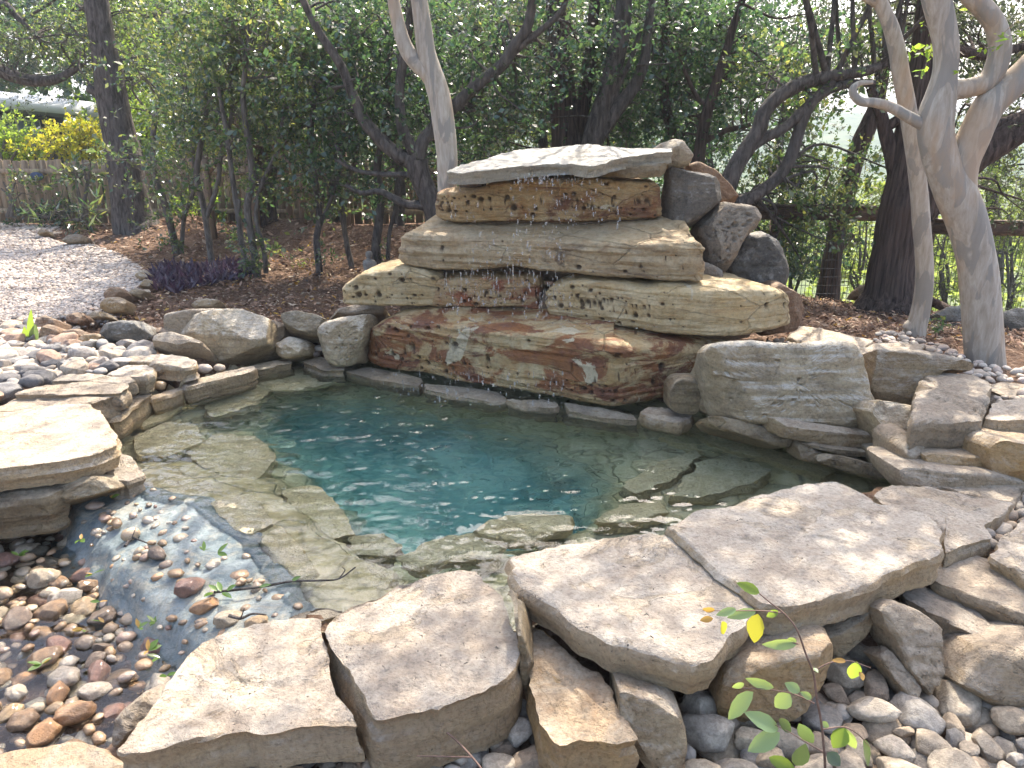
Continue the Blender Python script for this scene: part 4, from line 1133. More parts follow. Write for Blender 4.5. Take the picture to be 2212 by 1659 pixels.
# flat stones lying under the water
for i, (lab, px, z, m) in enumerate([
    ('pale square stone just under water inside the outlet lip', [(452, 1086), (545, 1066), (572, 1095), (592, 1130), (540, 1158), (500, 1140)], -0.004, 'sunken'),
    ('pale pointed stone under water next to the outlet lip', [(560, 1170), (605, 1135), (655, 1190), (690, 1240), (640, 1250)], -0.008, 'sunken'),
    ('sunken flat stone near the left waterline', [(290, 905), (340, 870), (395, 868), (395, 890), (350, 920), (310, 935)], -0.06, 'sunken'),
    ('sunken stone with light ripples left of the outlet', [(312, 1050), (360, 1025), (440, 1040), (470, 1065), (430, 1078), (350, 1068)], -0.03, 'sunken'),
    ('sunken slab behind the left sunken stone', [(420, 880), (520, 850), (600, 850), (560, 900), (460, 930)], -0.16, 'sunken'),
    ('long sunken step stone on the right under water', [(1340, 1090), (1420, 1040), (1500, 1010), (1510, 1030), (1440, 1080), (1370, 1110)], -0.22, 'sunken'),
    ('sunken flat stone with bright light ripples by the largest slab', [(1440, 1110), (1500, 1040), (1560, 1020), (1660, 1050), (1640, 1075), (1520, 1110)], -0.2, 'sunken'),
    ('sunken rounded stone in front of the smooth flat slab', [(1030, 1170), (1060, 1150), (1150, 1130), (1230, 1140), (1230, 1170), (1140, 1195), (1060, 1190)], -0.14, 'sunken'),
    ('sunken stone behind the thick knobbly slab', [(860, 1240), (930, 1200), (1020, 1185), (1090, 1210), (1070, 1240), (990, 1235), (900, 1260)], -0.18, 'sunken'),
    ('sunken stone below the long sunken step stone', [(1280, 1160), (1340, 1120), (1420, 1110), (1440, 1140), (1350, 1160)], -0.16, 'sunken'),
    ('long sunken course stone along the right wall', [(1480, 950), (1570, 965), (1680, 1000), (1800, 1040), (1780, 1060), (1660, 1020), (1540, 985)], -0.14, 'sunken'),
    ('sunken pale step left of the teal middle', [(400, 1000), (470, 960), (560, 965), (600, 1010), (560, 1060), (470, 1050)], -0.12, 'sunken'),
    ('sunken pale block along the left edge below the coping', [(290, 960), (360, 925), (430, 930), (440, 970), (370, 1000), (300, 1000)], -0.08, 'sunken'),
    ('sunken step below the far left coping stones', [(560, 850), (640, 815), (760, 818), (780, 840), (680, 860), (600, 870)], -0.14, 'sunken'),
    ('sunken step under the middle of the bottom ledge', [(900, 860), (1010, 872), (1120, 890), (1110, 910), (980, 905), (890, 885)], -0.18, 'sunken'),
    ('sunken step under the corner of the bottom ledge', [(1180, 905), (1300, 915), (1420, 935), (1420, 955), (1290, 950), (1180, 930)], -0.18, 'sunken'),
    ('sunken slab between the outlet lip and the teal middle', [(610, 1090), (690, 1080), (740, 1130), (770, 1180), (710, 1200), (650, 1150)], -0.16, 'sunken'),
    ('sunken slab near the tip of the teal middle', [(760, 1200), (830, 1190), (870, 1215), (840, 1240), (770, 1235)], -0.2, 'sunken'),
    ('narrow sunken step in front of the long sunken course stone', [(1420, 985), (1500, 985), (1600, 1015), (1590, 1030), (1480, 1010)], -0.24, 'sunken'),
    ('sunken stone near the thick knobbly slab at the outlet side', [(730, 1270), (800, 1240), (860, 1250), (840, 1290), (770, 1310)], -0.1, 'sunken')]):
    slab(lab, px, z, 0.12, m, name='sunken_stone', seed=150 + i, cat='stone', flake=0.004)

# ------------------------------------------------------------------ bark and leaves
def bark(name, c1, c2, c3, stretch=(7, 7, 1.0), scale=3.0, bump=0.9, rough=0.95, dist=0.04):
    t = NT(name)
    v = t.coords()
    s = t.scale(v, stretch)
    n = t.noise(s, scale, 6, 0.65, 0.5)
    m = t.noise(v, 2.2, 5, 0.6)
    c = t.mix(t.mapr(n, 0.38, 0.64), c1, c2)
    c = t.mix(t.mapr(m, 0.45, 0.68, 0, 0.6), c, c3)
    return t.done(c, rough, t.bump(n, bump, dist), 0.15)
M['oak'] = bark('oak_bark', (0.045, 0.038, 0.033), (0.15, 0.13, 0.115), (0.1, 0.092, 0.085), (9, 9, 2.2), 2.6)
M['juniper'] = bark('juniper_bark', (0.035, 0.026, 0.022), (0.14, 0.105, 0.088), (0.1, 0.066, 0.05), (13, 13, 0.8), 2.2, 1.0, dist=0.06)
M['stem'] = bark('grey_stem_bark', (0.07, 0.058, 0.048), (0.2, 0.175, 0.15), (0.13, 0.12, 0.11), (8, 8, 2), 3.0)
M['bare'] = plain('bare_peeled_wood', (0.52, 0.36, 0.2), 0.7, 0.25, 5.0, (6, 6, 1))
def myrtle():
    t = NT('smooth_mottled_bark')
    v = t.coords()
    s = t.scale(v, (3.2, 3.2, 0.9))
    n = t.noise(s, 2.4, 4, 0.5, 0.7)
    p = t.mapr(n, 0.52, 0.545)
    f = t.noise(t.scale(v, (9, 9, 1.6)), 3.5, 6, 0.65, 0.4)
    c = t.mix(t.mapr(f, 0.35, 0.65), (0.29, 0.245, 0.19), (0.44, 0.39, 0.325))
    c = t.mix(p, c, t.mix(f, (0.21, 0.19, 0.16), (0.32, 0.29, 0.25)))
    w = t.noise(s, 1.1, 5, 0.6)
    c = t.mix(t.mapr(w, 0.52, 0.64, 0, 0.6), c, (0.42, 0.29, 0.18))
    vo = t.voronoi(v, 9.0)
    k = t.math('MULTIPLY', t.mapr(vo, 0.03, 0.07, 1.0, 0.0), t.mapr(t.noise(v, 4.0, 2), 0.6, 0.63))
    c = t.mix(k, c, (0.09, 0.06, 0.045))
    return t.done(c, 0.75, t.bump(t.math('ADD', f, t.math('MULTIPLY', p, 0.4)), 0.35, 0.01), 0.25)
M['myrtle'] = myrtle()
def leaf_mat(name, cols, trans, rough=0.32, tw=0.45, spec=0.5):
    t = NT(name)
    g = t.new('ShaderNodeNewGeometry')
    r = g.outputs['Random Per Island']
    c = t.ramp(r, [(i / (len(cols) - 1), k) for i, k in enumerate(cols)])
    ct = t.ramp(r, [(i / (len(trans) - 1), k) for i, k in enumerate(trans)])
    t.put(t.b.inputs['Base Color'], c)
    t.b.inputs['Roughness'].default_value = rough
    t.b.inputs['Specular IOR Level'].default_value = spec
    tr = t.new('ShaderNodeBsdfTranslucent')
    t.put(tr.inputs['Color'], ct)
    mx = t.new('ShaderNodeMixShader')
    mx.inputs[0].default_value = tw
    t.l.new(t.b.outputs[0], mx.inputs[1])
    t.l.new(tr.outputs[0], mx.inputs[2])
    t.l.new(mx.outputs[0], t.out.inputs['Surface'])
    return t.m
M['leaf_oak'] = leaf_mat('waxy_oak_leaves', [(0.035, 0.06, 0.035), (0.055, 0.085, 0.046), (0.075, 0.1, 0.056), (0.095, 0.115, 0.065)], [(0.08, 0.17, 0.055), (0.15, 0.26, 0.07), (0.24, 0.34, 0.085), (0.5, 0.5, 0.11)], 0.2, 0.4, 1.0)
M['leaf_deep'] = leaf_mat('deep_green_leaves', [(0.025, 0.05, 0.036), (0.04, 0.07, 0.046), (0.06, 0.088, 0.056)], [(0.06, 0.14, 0.06), (0.11, 0.21, 0.07), (0.2, 0.31, 0.085)], 0.2, 0.38, 1.0)
M['leaf_yellow'] = leaf_mat('yellow_green_leaves', [(0.16, 0.19, 0.03), (0.24, 0.25, 0.035), (0.36, 0.3, 0.04)], [(0.45, 0.52, 0.05), (0.62, 0.6, 0.05), (0.75, 0.6, 0.05)], 0.45, 0.55)
M['leaf_lime'] = leaf_mat('lime_green_leaves', [(0.08, 0.15, 0.03), (0.12, 0.2, 0.04), (0.17, 0.24, 0.05)], [(0.25, 0.42, 0.05), (0.38, 0.54, 0.06), (0.5, 0.6, 0.08)], 0.45, 0.5)
M['leaf_juniper'] = leaf_mat('dull_juniper_sprays', [(0.04, 0.058, 0.033), (0.06, 0.075, 0.045), (0.1, 0.1, 0.07)], [(0.08, 0.12, 0.04), (0.12, 0.16, 0.06), (0.18, 0.18, 0.09)], 0.6, 0.3, 0.3)
M['leaf_far'] = leaf_mat('sunlit_valley_leaves', [(0.1, 0.15, 0.04), (0.15, 0.2, 0.055), (0.2, 0.24, 0.07)], [(0.3, 0.42, 0.08), (0.42, 0.52, 0.1), (0.5, 0.55, 0.12)], 0.5, 0.5)
M['leaf_purple'] = leaf_mat('purple_blades', [(0.045, 0.03, 0.05), (0.07, 0.045, 0.07), (0.12, 0.09, 0.11)], [(0.07, 0.035, 0.07), (0.1, 0.05, 0.09), (0.12, 0.08, 0.1)], 0.35, 0.25)
M['leaf_dry'] = leaf_mat('dry_orange_leaves', [(0.3, 0.13, 0.03), (0.42, 0.23, 0.06), (0.5, 0.36, 0.1)], [(0.5, 0.22, 0.04), (0.6, 0.35, 0.06), (0.65, 0.5, 0.1)], 0.5, 0.4)
M['leaf_blue'] = leaf_mat('pale_seedling_leaves', [(0.17, 0.27, 0.12), (0.23, 0.34, 0.17), (0.3, 0.4, 0.2)], [(0.3, 0.45, 0.1), (0.45, 0.58, 0.1), (0.55, 0.62, 0.12)], 0.4, 0.4)
M['leaf_wet'] = leaf_mat('wet_green_leaves', [(0.03, 0.08, 0.02), (0.06, 0.13, 0.03), (0.2, 0.22, 0.03)], [(0.08, 0.2, 0.03), (0.15, 0.3, 0.04), (0.4, 0.42, 0.04)], 0.15, 0.3)

def catmull(P, k=6):
    P = np.asarray(P, float)
    Q = np.vstack([2 * P[0] - P[1], P, 2 * P[-1] - P[-2]])
    out = []
    for i in range(1, len(Q) - 2):
        p0, p1, p2, p3 = Q[i - 1], Q[i], Q[i + 1], Q[i + 2]
        for t in np.linspace(0, 1, k, endpoint=False):
            out.append(0.5 * (2 * p1 + (p2 - p0) * t + (2 * p0 - 5 * p1 + 4 * p2 - p3) * t * t + (3 * p1 - p0 - 3 * p2 + p3) * t ** 3))
    out.append(Q[-2])
    return np.array(out)
def tube(P, R, sides=14, rough=0.06, seed=0, ridges=0.0):
    P, R = np.asarray(P, float), np.asarray(R, float)
    n = len(P)
    T = np.gradient(P, axis=0)
    T /= np.maximum(np.linalg.norm(T, axis=1), 1e-9)[:, None]
    u = np.cross(T[0], (0.3, 1, 0.1))
    u /= np.linalg.norm(u)
    a = np.linspace(0, 2 * math.pi, sides, endpoint=False)
    Vs = []
    L = np.r_[0, np.cumsum(np.linalg.norm(np.diff(P, axis=0), axis=1))]
    for i in range(n):
        u = u - T[i] * (u @ T[i])
        u /= np.linalg.norm(u)
        w = np.cross(T[i], u)
        r = np.full(sides, R[i])
        if not rough:
            Vs.append(P[i] + np.outer(np.cos(a) * r, u) + np.outer(np.sin(a) * r, w))
            continue
        q = np.stack([np.cos(a) * 1.2, np.sin(a) * 1.2, np.full(sides, L[i] * 2.0)], -1) + seed * 3.1
        r = r * (1 + rough * 2 * fbm(q, 2))
        if ridges:
            q = np.stack([np.cos(a) * 5, np.sin(a) * 5, np.full(sides, L[i] * 1.2)], -1) + seed * 1.7
            r = r * (1 + ridges * fbm(q, 2))
        Vs.append(P[i] + np.outer(np.cos(a) * r, u) + np.outer(np.sin(a) * r, w))
    V = np.concatenate(Vs)
    F = grid_faces(n, sides)
    return V, F
def leaf_quads(C, axis, normal, L, Wd, fold=0.12):
    """one folded rhombic leaf per row"""
    axis = axis / np.linalg.norm(axis, axis=1)[:, None]
    s = np.cross(axis, normal)
    s /= np.maximum(np.linalg.norm(s, axis=1), 1e-6)[:, None]
    nn = np.cross(s, axis)
    L, Wd = L[:, None], Wd[:, None]
    mid = C + axis * L * 0.45
    V = np.stack([C, mid + s * Wd / 2 + nn * Wd * fold, C + axis * L, mid - s * Wd / 2 + nn * Wd * fold], 1).reshape(-1, 3)
    n = len(C)
    F = np.arange(n * 4).reshape(n, 4)
    return V, F
def twigs(centers, dirs, lens, per, leaf, rng, wid=0.5, thick=0.004, up=0.7, spread=0.5):
    """leafy twigs: a thin stick with leaves set along it; returns (stick V,F), (leaf V,F)"""
    n = len(centers)
    dirs = dirs / np.linalg.norm(dirs, axis=1)[:, None]
    t = rng.random((n, per)) ** 0.8
    base = centers[:, None] + dirs[:, None] * (t * lens[:, None])[..., None]
    base = base + rng.normal(size=(n, per, 3)) * 0.012
    ax = dirs[:, None] * 0.5 + rng.normal(size=(n, per, 3)) * spread
    nm = rng.normal(size=(n, per, 3)) * 0.8 + np.array((0, 0, up))
    ll = leaf * (0.45 + 1.0 * rng.random((n, per)) ** 1.3) * rng.uniform(0.75, 1.25, (n, 1))
    LV, LF = leaf_quads(base.reshape(-1, 3), ax.reshape(-1, 3), nm.reshape(-1, 3), ll.ravel(), ll.ravel() * wid)
    s = np.cross(dirs, rng.normal(size=(n, 3)))
    s /= np.linalg.norm(s, axis=1)[:, None]
    w = np.cross(dirs, s)
    tips = centers + dirs * lens[:, None]
    start = centers - dirs * lens[:, None] * 0.5
    tri = [start + (s * math.cos(k) + w * math.sin(k)) * thick for k in (0, 2.09, 4.19)] + [tips]
    SV = np.stack(tri, 1).reshape(-1, 3)
    b = np.arange(n)[:, None] * 4
    SF = np.concatenate([b + (0, 1, 3, 3), b + (1, 2, 3, 3), b + (2, 0, 3, 3)])[:, :3]
    return (SV, SF), (LV, LF)
NTREE = [0]
DENS = {'p': 1.15, 'w': 1.0}
def low_cut(px, py):
    if px > 1640: return 1.0
    return 0.38 if py > 345 else (0.7 if py > 270 else 1.0)

def crown_blob(c, r, n, rng, clump=0.35):
    """points spread through an ellipsoid in clumps with gaps between"""
    k = max(3, int(n / 14))
    cc = rng.normal(size=(k, 3))
    cc = cc / np.linalg.norm(cc, axis=1)[:, None] * (rng.random(k) ** 0.4)[:, None]
    idx = rng.integers(0, k, n)
    p = cc[idx] + rng.normal(size=(n, 3)) * clump * 0.55
    return np.asarray(c) + p * np.asarray(r)
def tree(name, label, limbs, depth, barkm, blobs, leafm='leaf_oak', leaf=0.05, per=11, group=None, sides=16, ridges=0.0, rough=0.06, tl=0.3, cat='tree', wid=0.55, branch=0.5, base_flare=True, part_mats=None, up=0.7, spread=0.5):
    """Trunk and limbs traced (px, py, width in px[, distance]); blobs of twigs either traced ('p') or in metres ('w')."""
    NTREE[0] += 1
    rng = np.random.default_rng(500 + NTREE[0])
    f0 = limbs[0][0]
    p0 = D(f0[0], f0[1], depth)
    root = empty(name, p0, label, cat, group)
    skel = []
    for k, lm in enumerate(limbs):
        pts, rad = [], []
        for q in lm:
            dd_ = q[3] if len(q) > 3 else depth
            p = D(q[0], q[1], dd_)
            pts.append(p)
            rad.append(q[2] / 2 * np.linalg.norm(p - (0, 0, EYE)) / FPX)
        C4 = catmull(np.column_stack([pts, rad]), 7)
        P, R = C4[:, :3], np.maximum(C4[:, 3], 0.004)
        if k == 0 and base_flare:
            # root flare running into the ground
            e0 = P[0] - np.array((0, 0, 0.22))
            P = np.vstack([e0, P])
            R = np.r_[R[0] * 1.35, R]
        sd = sides if R.max() > 0.03 else 8
        V, F = tube(P, R, sd, rough, k + NTREE[0] * 5, ridges)
        mt = M[part_mats[k]] if part_mats and part_mats.get(k) else M[barkm]
        solid('trunk' if k == 0 else 'limb', V, F, mt, parent=root)
        skel.append(np.column_stack([P, R]))
    SK = np.concatenate(skel)
    SVs, LVs = [], []
    sticks, leaves = [], []
    brs = []
    for bl in blobs:
        if bl[0] == 'p':
            _, x, y, dd_, rx, ry, rz, n = bl
            c = D(x, y, dd_)
        else:
            _, cx0, cy0, cz0, rx, ry, rz, n = bl
            c = np.array((cx0, cy0, cz0))
        pts = crown_blob(c, (rx, ry, rz), max(4, int(n * DENS[bl[0]] * (1.0 if bl[0] == 'w' else low_cut(bl[1], bl[2])))), rng)
        if bl[0] == 'p':
            # most leaves hang behind the traced stems
            fr_ = (pts[:, 1] < depth + 0.05) & (rng.random(len(pts)) < 0.6)
            pts[fr_, 1] = 2 * depth + 0.1 - pts[fr_, 1]
            gzv = ground_z(pts[:, 0], pts[:, 1])
            pts = pts[pts[:, 2] > np.maximum(gzv, -1.0) + 0.05]
            if not len(pts): continue
        dr = (pts - c) / np.array((rx, ry, rz)) * 0.6 + rng.normal(size=pts.shape) * 0.6 + (0, 0, 0.1)
        ln = tl * (0.6 + 0.8 * rng.random(len(pts)))
        a, b = twigs(pts, dr, ln, per, leaf, rng, wid, max(0.0022, leaf * 0.05), up, spread)
        sticks.append(a)
        leaves.append(b)
        # branches that carry the clumps
        nb = int(len(pts) * 0.06 * branch * 2)
        for i in rng.choice(len(pts), min(nb, len(pts)), replace=False):
            tgt = pts[i]
            dist = np.linalg.norm(SK[:, :3] - tgt, axis=1) + 0.5 * np.maximum(0, SK[:, 2] - tgt[2])
            j = int(np.argmin(dist + rng.random(len(SK)) * 0.4))
            s0 = SK[j, :3]
            dv = tgt - s0
            if np.linalg.norm(dv) < 0.15 or np.linalg.norm(dv) > 4.5: continue
            m1 = s0 + dv * 0.35 + rng.normal(size=3) * 0.10 * np.linalg.norm(dv) + (0, 0, 0.06)
            m2 = s0 + dv * 0.7 + rng.normal(size=3) * 0.09 * np.linalg.norm(dv)
            pp = catmull([s0, m1, m2, tgt], 4)
            r0 = min(SK[j, 3] * 0.55, 0.010 + 0.008 * np.linalg.norm(dv))
            brs.append(tube(pp, np.linspace(r0, 0.003, len(pp)), 5, 0, i))
    if leaves:
        parts, kinds = [], []
        n0 = 0
        Vs, Qs, Ts = [], [], []
        for V, F in brs:
            Vs.append(V); Qs.append(F + n0); n0 += len(V)
        nbq = sum(len(q) for q in Qs)
        for V, F in leaves:
            Vs.append(V); Qs.append(F + n0); n0 += len(V)
        for V, F in sticks:
            Vs.append(V); Ts.append(F + n0); n0 += len(V)
        Q, T = np.concatenate(Qs), np.concatenate(Ts)
        mi = np.zeros(len(Q) + len(T), int)
        mi[:nbq] = 1
        mi[len(Q):] = 1
        solid('crown', np.concatenate(Vs), [Q, T], [M[leafm], M[barkm]], smooth=False, parent=root, midx=mi)
    return root

# ------------------------------------------------------------------ trees one can tell apart
tree('oak_tree', 'thick straight grey trunked oak by the gravel on the left', [
    [(302, 508, 92), (292, 492, 78), (280, 430, 68), (270, 360, 64), (258, 300, 60), (245, 230, 54), (232, 150, 48), (215, 50, 42), (198, -80, 38), (180, -260, 30)],
    [(318, 520, 16), (305, 450, 16), (290, 400, 16), (283, 330, 15), (280, 280, 14), (262, 210, 12)],
    [(250, 250, 22), (215, 205, 18), (190, 190, 14)]],
    12.5, 'oak', [('p', 150, 80, 13.3, 1.2, 0.8, 0.55, 170), ('p', 320, 110, 12.6, 1.0, 0.8, 0.7, 180), ('p', 210, 0, 13.2, 1.4, 1.0, 0.6, 200), ('w', -4.6, 12.2, 5.6, 2.0, 2.0, 0.8, 300)],
    'leaf_oak', 0.055, ridges=0.10)
tree('oak_tree', 'grey leaved tree whose dark limb droops into the top left corner', [
    [(-140, 470, 60), (-130, 300, 50), (-110, 120, 44), (-60, -60, 36)],
    [(-110, 110, 26), (-30, 140, 24), (30, 165, 22), (80, 175, 19), (130, 168, 15), (178, 140, 8)],
    [(-100, 40, 18), (0, 10, 14), (40, 40, 10), (90, 90, 6)]],
    13.0, 'oak', [('p', 60, 60, 13.0, 1.3, 1.2, 0.8, 330), ('p', -40, 150, 12.8, 0.9, 1.0, 0.6, 140), ('w', -8.0, 12.5, 5.4, 2.4, 2.2, 1.2, 100)],
    'leaf_juniper', 0.04)
tree('slender_tree', 'slender multi stemmed tree with pale twigs left of the purple plants', [
    [(385, 560, 15), (372, 500, 14), (352, 430, 13), (335, 380, 12), (330, 300, 10), (345, 200, 8)],
    [(392, 545, 9), (398, 470, 8), (420, 400, 8), (415, 300, 7)]],
    10.6, 'stem', [('p', 350, 330, 10.5, 0.75, 0.7, 0.55, 140), ('p', 390, 220, 10.4, 0.8, 0.7, 0.6, 150), ('p', 330, 470, 10.4, 0.4, 0.4, 0.25, 40)], 'leaf_oak', 0.062, group='slender trees on the mulch')
tree('slender_tree', 'crooked slender tree right above the purple plants', [
    [(458, 572, 14), (450, 510, 13), (438, 440, 12), (425, 380, 12), (432, 320, 11), (445, 240, 9), (440, 140, 7)],
    [(445, 470, 10), (470, 400, 9), (478, 330, 8), (500, 250, 7), (495, 150, 6)]],
    9.6, 'stem', [('p', 430, 300, 9.5, 0.7, 0.6, 0.6, 190), ('p', 480, 160, 9.5, 0.8, 0.7, 0.6, 200), ('p', 410, 400, 9.4, 0.5, 0.4, 0.3, 80), ('p', 440, 60, 9.6, 0.8, 0.7, 0.5, 160)], 'leaf_oak', 0.062, group='slender trees on the mulch')
tree('slender_tree', 'clump of four thin stems right of the purple plants', [
    [(556, 592, 17), (545, 520, 15), (535, 450, 14), (545, 380, 14), (535, 300, 12), (525, 200, 10), (540, 80, 8)],
    [(535, 592, 12), (522, 520, 11), (512, 450, 11), (500, 370, 10), (490, 290, 9), (470, 180, 7)],
    [(575, 590, 10), (570, 540, 10), (553, 470, 9), (565, 400, 9), (600, 320, 8), (615, 220, 7)],
    [(548, 590, 9), (528, 548, 9), (515, 490, 8), (517, 430, 8)]],
    9.0, 'stem', [('p', 540, 250, 9.0, 0.7, 0.6, 0.6, 210), ('p', 590, 130, 9.0, 0.75, 0.6, 0.6, 210), ('p', 520, 500, 8.9, 0.3, 0.25, 0.45, 60), ('p', 640, 380, 8.8, 0.5, 0.5, 0.35, 110), ('p', 480, 360, 8.8, 0.45, 0.4, 0.35, 90), ('p', 560, 30, 9.2, 0.8, 0.7, 0.4, 170)], 'leaf_oak', 0.062, group='slender trees on the mulch')
tree('slender_tree', 'thin dark stemmed tree left of the small statue', [
    [(690, 585, 15), (684, 520, 14), (690, 470, 13), (682, 400, 12), (672, 300, 11), (680, 180, 9), (672, 60, 7)],
    [(686, 500, 8), (715, 430, 8), (735, 360, 7), (728, 280, 6)]],
    9.2, 'oak', [('p', 680, 280, 9.3, 0.7, 0.6, 0.6, 200), ('p', 700, 130, 9.3, 0.8, 0.7, 0.6, 210), ('p', 665, 450, 9.0, 0.35, 0.35, 0.25, 50)], 'leaf_oak', 0.062, group='slender trees on the mulch')
tree('slender_tree', 'leaning pale stemmed sapling behind the statue', [
    [(760, 575, 12), (750, 530, 11), (742, 470, 11), (752, 400, 10), (770, 330, 9), (775, 250, 7)],
    [(742, 480, 7), (720, 430, 7), (700, 390, 6)]],
    9.6, 'stem', [('p', 760, 320, 9.8, 0.6, 0.5, 0.5, 130), ('p', 740, 200, 9.8, 0.7, 0.6, 0.5, 160)], 'leaf_deep', 0.062, group='slender trees on the mulch')
tree('slender_tree', 'dark trunk rising right behind the small statue', [
    [(820, 578, 24), (812, 540, 20), (818, 480, 19), (822, 420, 18), (815, 360, 16), (830, 280, 14), (840, 180, 11), (835, 60, 9)],
    [(838, 560, 10), (842, 500, 9), (858, 440, 8), (870, 380, 7)]],
    9.0, 'oak', [('p', 820, 240, 9.4, 0.7, 0.6, 0.6, 190), ('p', 800, 100, 9.4, 0.8, 0.7, 0.6, 200), ('p', 850, 480, 9.3, 0.35, 0.3, 0.4, 40)], 'leaf_deep', 0.062, group='slender trees on the mulch')
tree('oak_tree', 'very dark thick trunk half hidden behind the timber posts', [
    [(575, 500, 66), (570, 450, 50), (572, 380, 46), (578, 300, 44), (585, 200, 40), (590, 60, 36), (600, -150, 30)],
    [(580, 280, 22), (630, 200, 20), (655, 100, 18), (640, -20, 14)]],
    12.2, 'juniper', [('p', 600, 90, 12.4, 1.5, 1.2, 0.9, 330), ('p', 520, 60, 12.6, 1.2, 1.0, 0.8, 230), ('p', 620, 300, 12.6, 0.9, 0.8, 0.5, 150), ('w', -3.5, 12.3, 5.4, 2.2, 2.0, 1.1, 90)], 'leaf_oak', 0.055, ridges=0.12)
tree('oak_tree', 'gnarled dark oak forking low just left of the waterfall', [
    [(952, 500, 46), (938, 455, 44), (920, 410, 44), (905, 375, 46), (900, 345, 46)],
    [(900, 350, 34), (878, 345, 30), (838, 318, 28), (812, 290, 26), (787, 260, 24), (760, 200, 20), (737, 143, 18), (690, 70, 15), (655, 0, 13), (640, -60, 11)],
    [(895, 330, 26), (872, 285, 24), (864, 240, 22), (863, 195, 20), (868, 150, 19), (880, 80, 18), (888, 20, 16), (886, -60, 13)],
    [(902, 340, 32), (914, 305, 28), (938, 275, 26), (977, 233, 26), (1027, 187, 24), (1084, 140, 24), (1110, 100, 23), (1138, 60, 20), (1150, 0, 17), (1152, -60, 14)],
    [(1095, 125, 16), (1130, 95, 14), (1175, 60, 12), (1215, 20, 10), (1230, -30, 8)],
    [(935, 450, 22), (905, 443, 20), (878, 441, 18), (845, 425, 15), (818, 413, 13), (780, 417, 10), (745, 400, 8)],
    [(895, 378, 14), (860, 377, 12), (820, 376, 10), (770, 368, 8), (725, 345, 7)]],
    8.2, 'oak', [('p', 780, 180, 8.4, 0.8, 0.7, 0.6, 210), ('p', 1040, 260, 8.8, 0.9, 0.8, 0.7, 260), ('p', 1090, 90, 8.6, 0.9, 0.8, 0.5, 240), ('p', 850, 60, 8.6, 0.8, 0.7, 0.5, 190), ('p', 730, 380, 8.3, 0.45, 0.4, 0.3, 80), ('p', 830, 360, 8.7, 0.5, 0.5, 0.35, 90), ('p', 985, 360, 9.0, 0.5, 0.5, 0.3, 90),
     ('w', -0.3, 8.6, 4.9, 1.4, 1.0, 0.7, 190), ('w', -2.6, 7.6, 5.0, 1.3, 1.1, 0.7, 120)], 'leaf_deep', 0.062, ridges=0.08)
tree('smooth_bark_tree', 'smooth pale trunk forking above the left end of the cap slab', [
    [(972, 520, 38), (968, 470, 38), (966, 400, 41), (965, 330, 43), (957, 260, 45), (950, 215, 45), (941, 182, 44), (931, 150, 40), (920, 110, 37), (914, 60, 35), (906, 0, 32), (898, -80, 30), (910, -240, 22)],
    [(953, 222, 30), (942, 186, 34), (922, 158, 33), (900, 138, 30), (880, 110, 30), (868, 80, 27), (858, 40, 25), (850, 0, 23), (843, -60, 21), (820, -200, 16)]],
    6.75, 'myrtle', [('w', -0.4, 6.5, 4.7, 0.9, 0.7, 0.4, 70), ('w', 0.5, 6.6, 5.1, 1.3, 0.9, 0.5, 170), ('w', -1.5, 5.6, 4.6, 0.6, 0.6, 0.3, 24)], 'leaf_lime', 0.06, sides=24, rough=0.035)
tree('juniper_tree', 'straight shaggy juniper trunk behind the middle of the cap slab', [
    [(1230, 350, 84), (1226, 310, 66), (1220, 260, 58), (1216, 200, 54), (1212, 130, 46), (1205, 60, 40), (1198, -30, 34), (1190, -200, 28)],
    [(1240, 300, 34), (1255, 250, 30), (1264, 200, 28), (1270, 150, 26), (1278, 80, 24), (1290, -40, 20)],
    [(1212, 150, 14), (1185, 110, 12), (1160, 90, 10), (1130, 40, 8)]],
    10.0, 'juniper', [('p', 1200, 80, 10.3, 1.1, 1.0, 0.7, 250), ('p', 1150, 220, 10.3, 0.9, 0.9, 0.6, 200), ('w', 0.8, 9.4, 5.4, 1.7, 1.3, 0.8, 260)], 'leaf_juniper', 0.045, ridges=0.16)
tree('juniper_tree', 'forked dark trunk with one peeled orange limb behind the cap slab', [
    [(1272, 350, 50), (1278, 310, 46), (1290, 270, 46), (1305, 220, 40), (1318, 170, 38), (1332, 110, 36), (1345, 40, 33), (1352, -60, 28), (1370, -200, 22)],
    [(1285, 300, 40), (1312, 262, 36), (1340, 226, 30), (1360, 200, 26), (1376, 176, 24), (1388, 145, 22), (1395, 115, 19), (1398, 80, 18), (1408, 0, 16), (1420, -80, 13)],
    [(1345, 224, 15), (1360, 202, 16), (1377, 174, 15), (1389, 143, 13), (1396, 112, 10), (1399, 78, 6)],
    [(1310, 265, 14), (1325, 220, 12), (1340, 175, 11), (1362, 130, 10), (1385, 60, 8)]],
    9.6, 'oak', [('p', 1330, 120, 10.0, 1.0, 0.9, 0.8, 260), ('p', 1400, 60, 9.9, 0.9, 0.8, 0.6, 220), ('p', 1380, 260, 10.3, 0.8, 0.8, 0.5, 170), ('w', 2.2, 8.8, 5.6, 1.7, 1.3, 0.8, 250)], 'leaf_deep', 0.062, ridges=0.10, part_mats={2: 'bare'})
tree('slender_tree', 'dark stem right of the peeled limb behind the waterfall', [
    [(1462, 350, 24), (1454, 300, 22), (1440, 240, 20), (1434, 180, 19), (1432, 120, 18), (1440, 40, 14), (1446, -40, 10)]],
    10.5, 'juniper', [('p', 1450, 160, 10.6, 0.9, 0.8, 0.8, 260), ('p', 1500, 60, 10.6, 1.0, 0.9, 0.6, 240)], 'leaf_deep', 0.062)
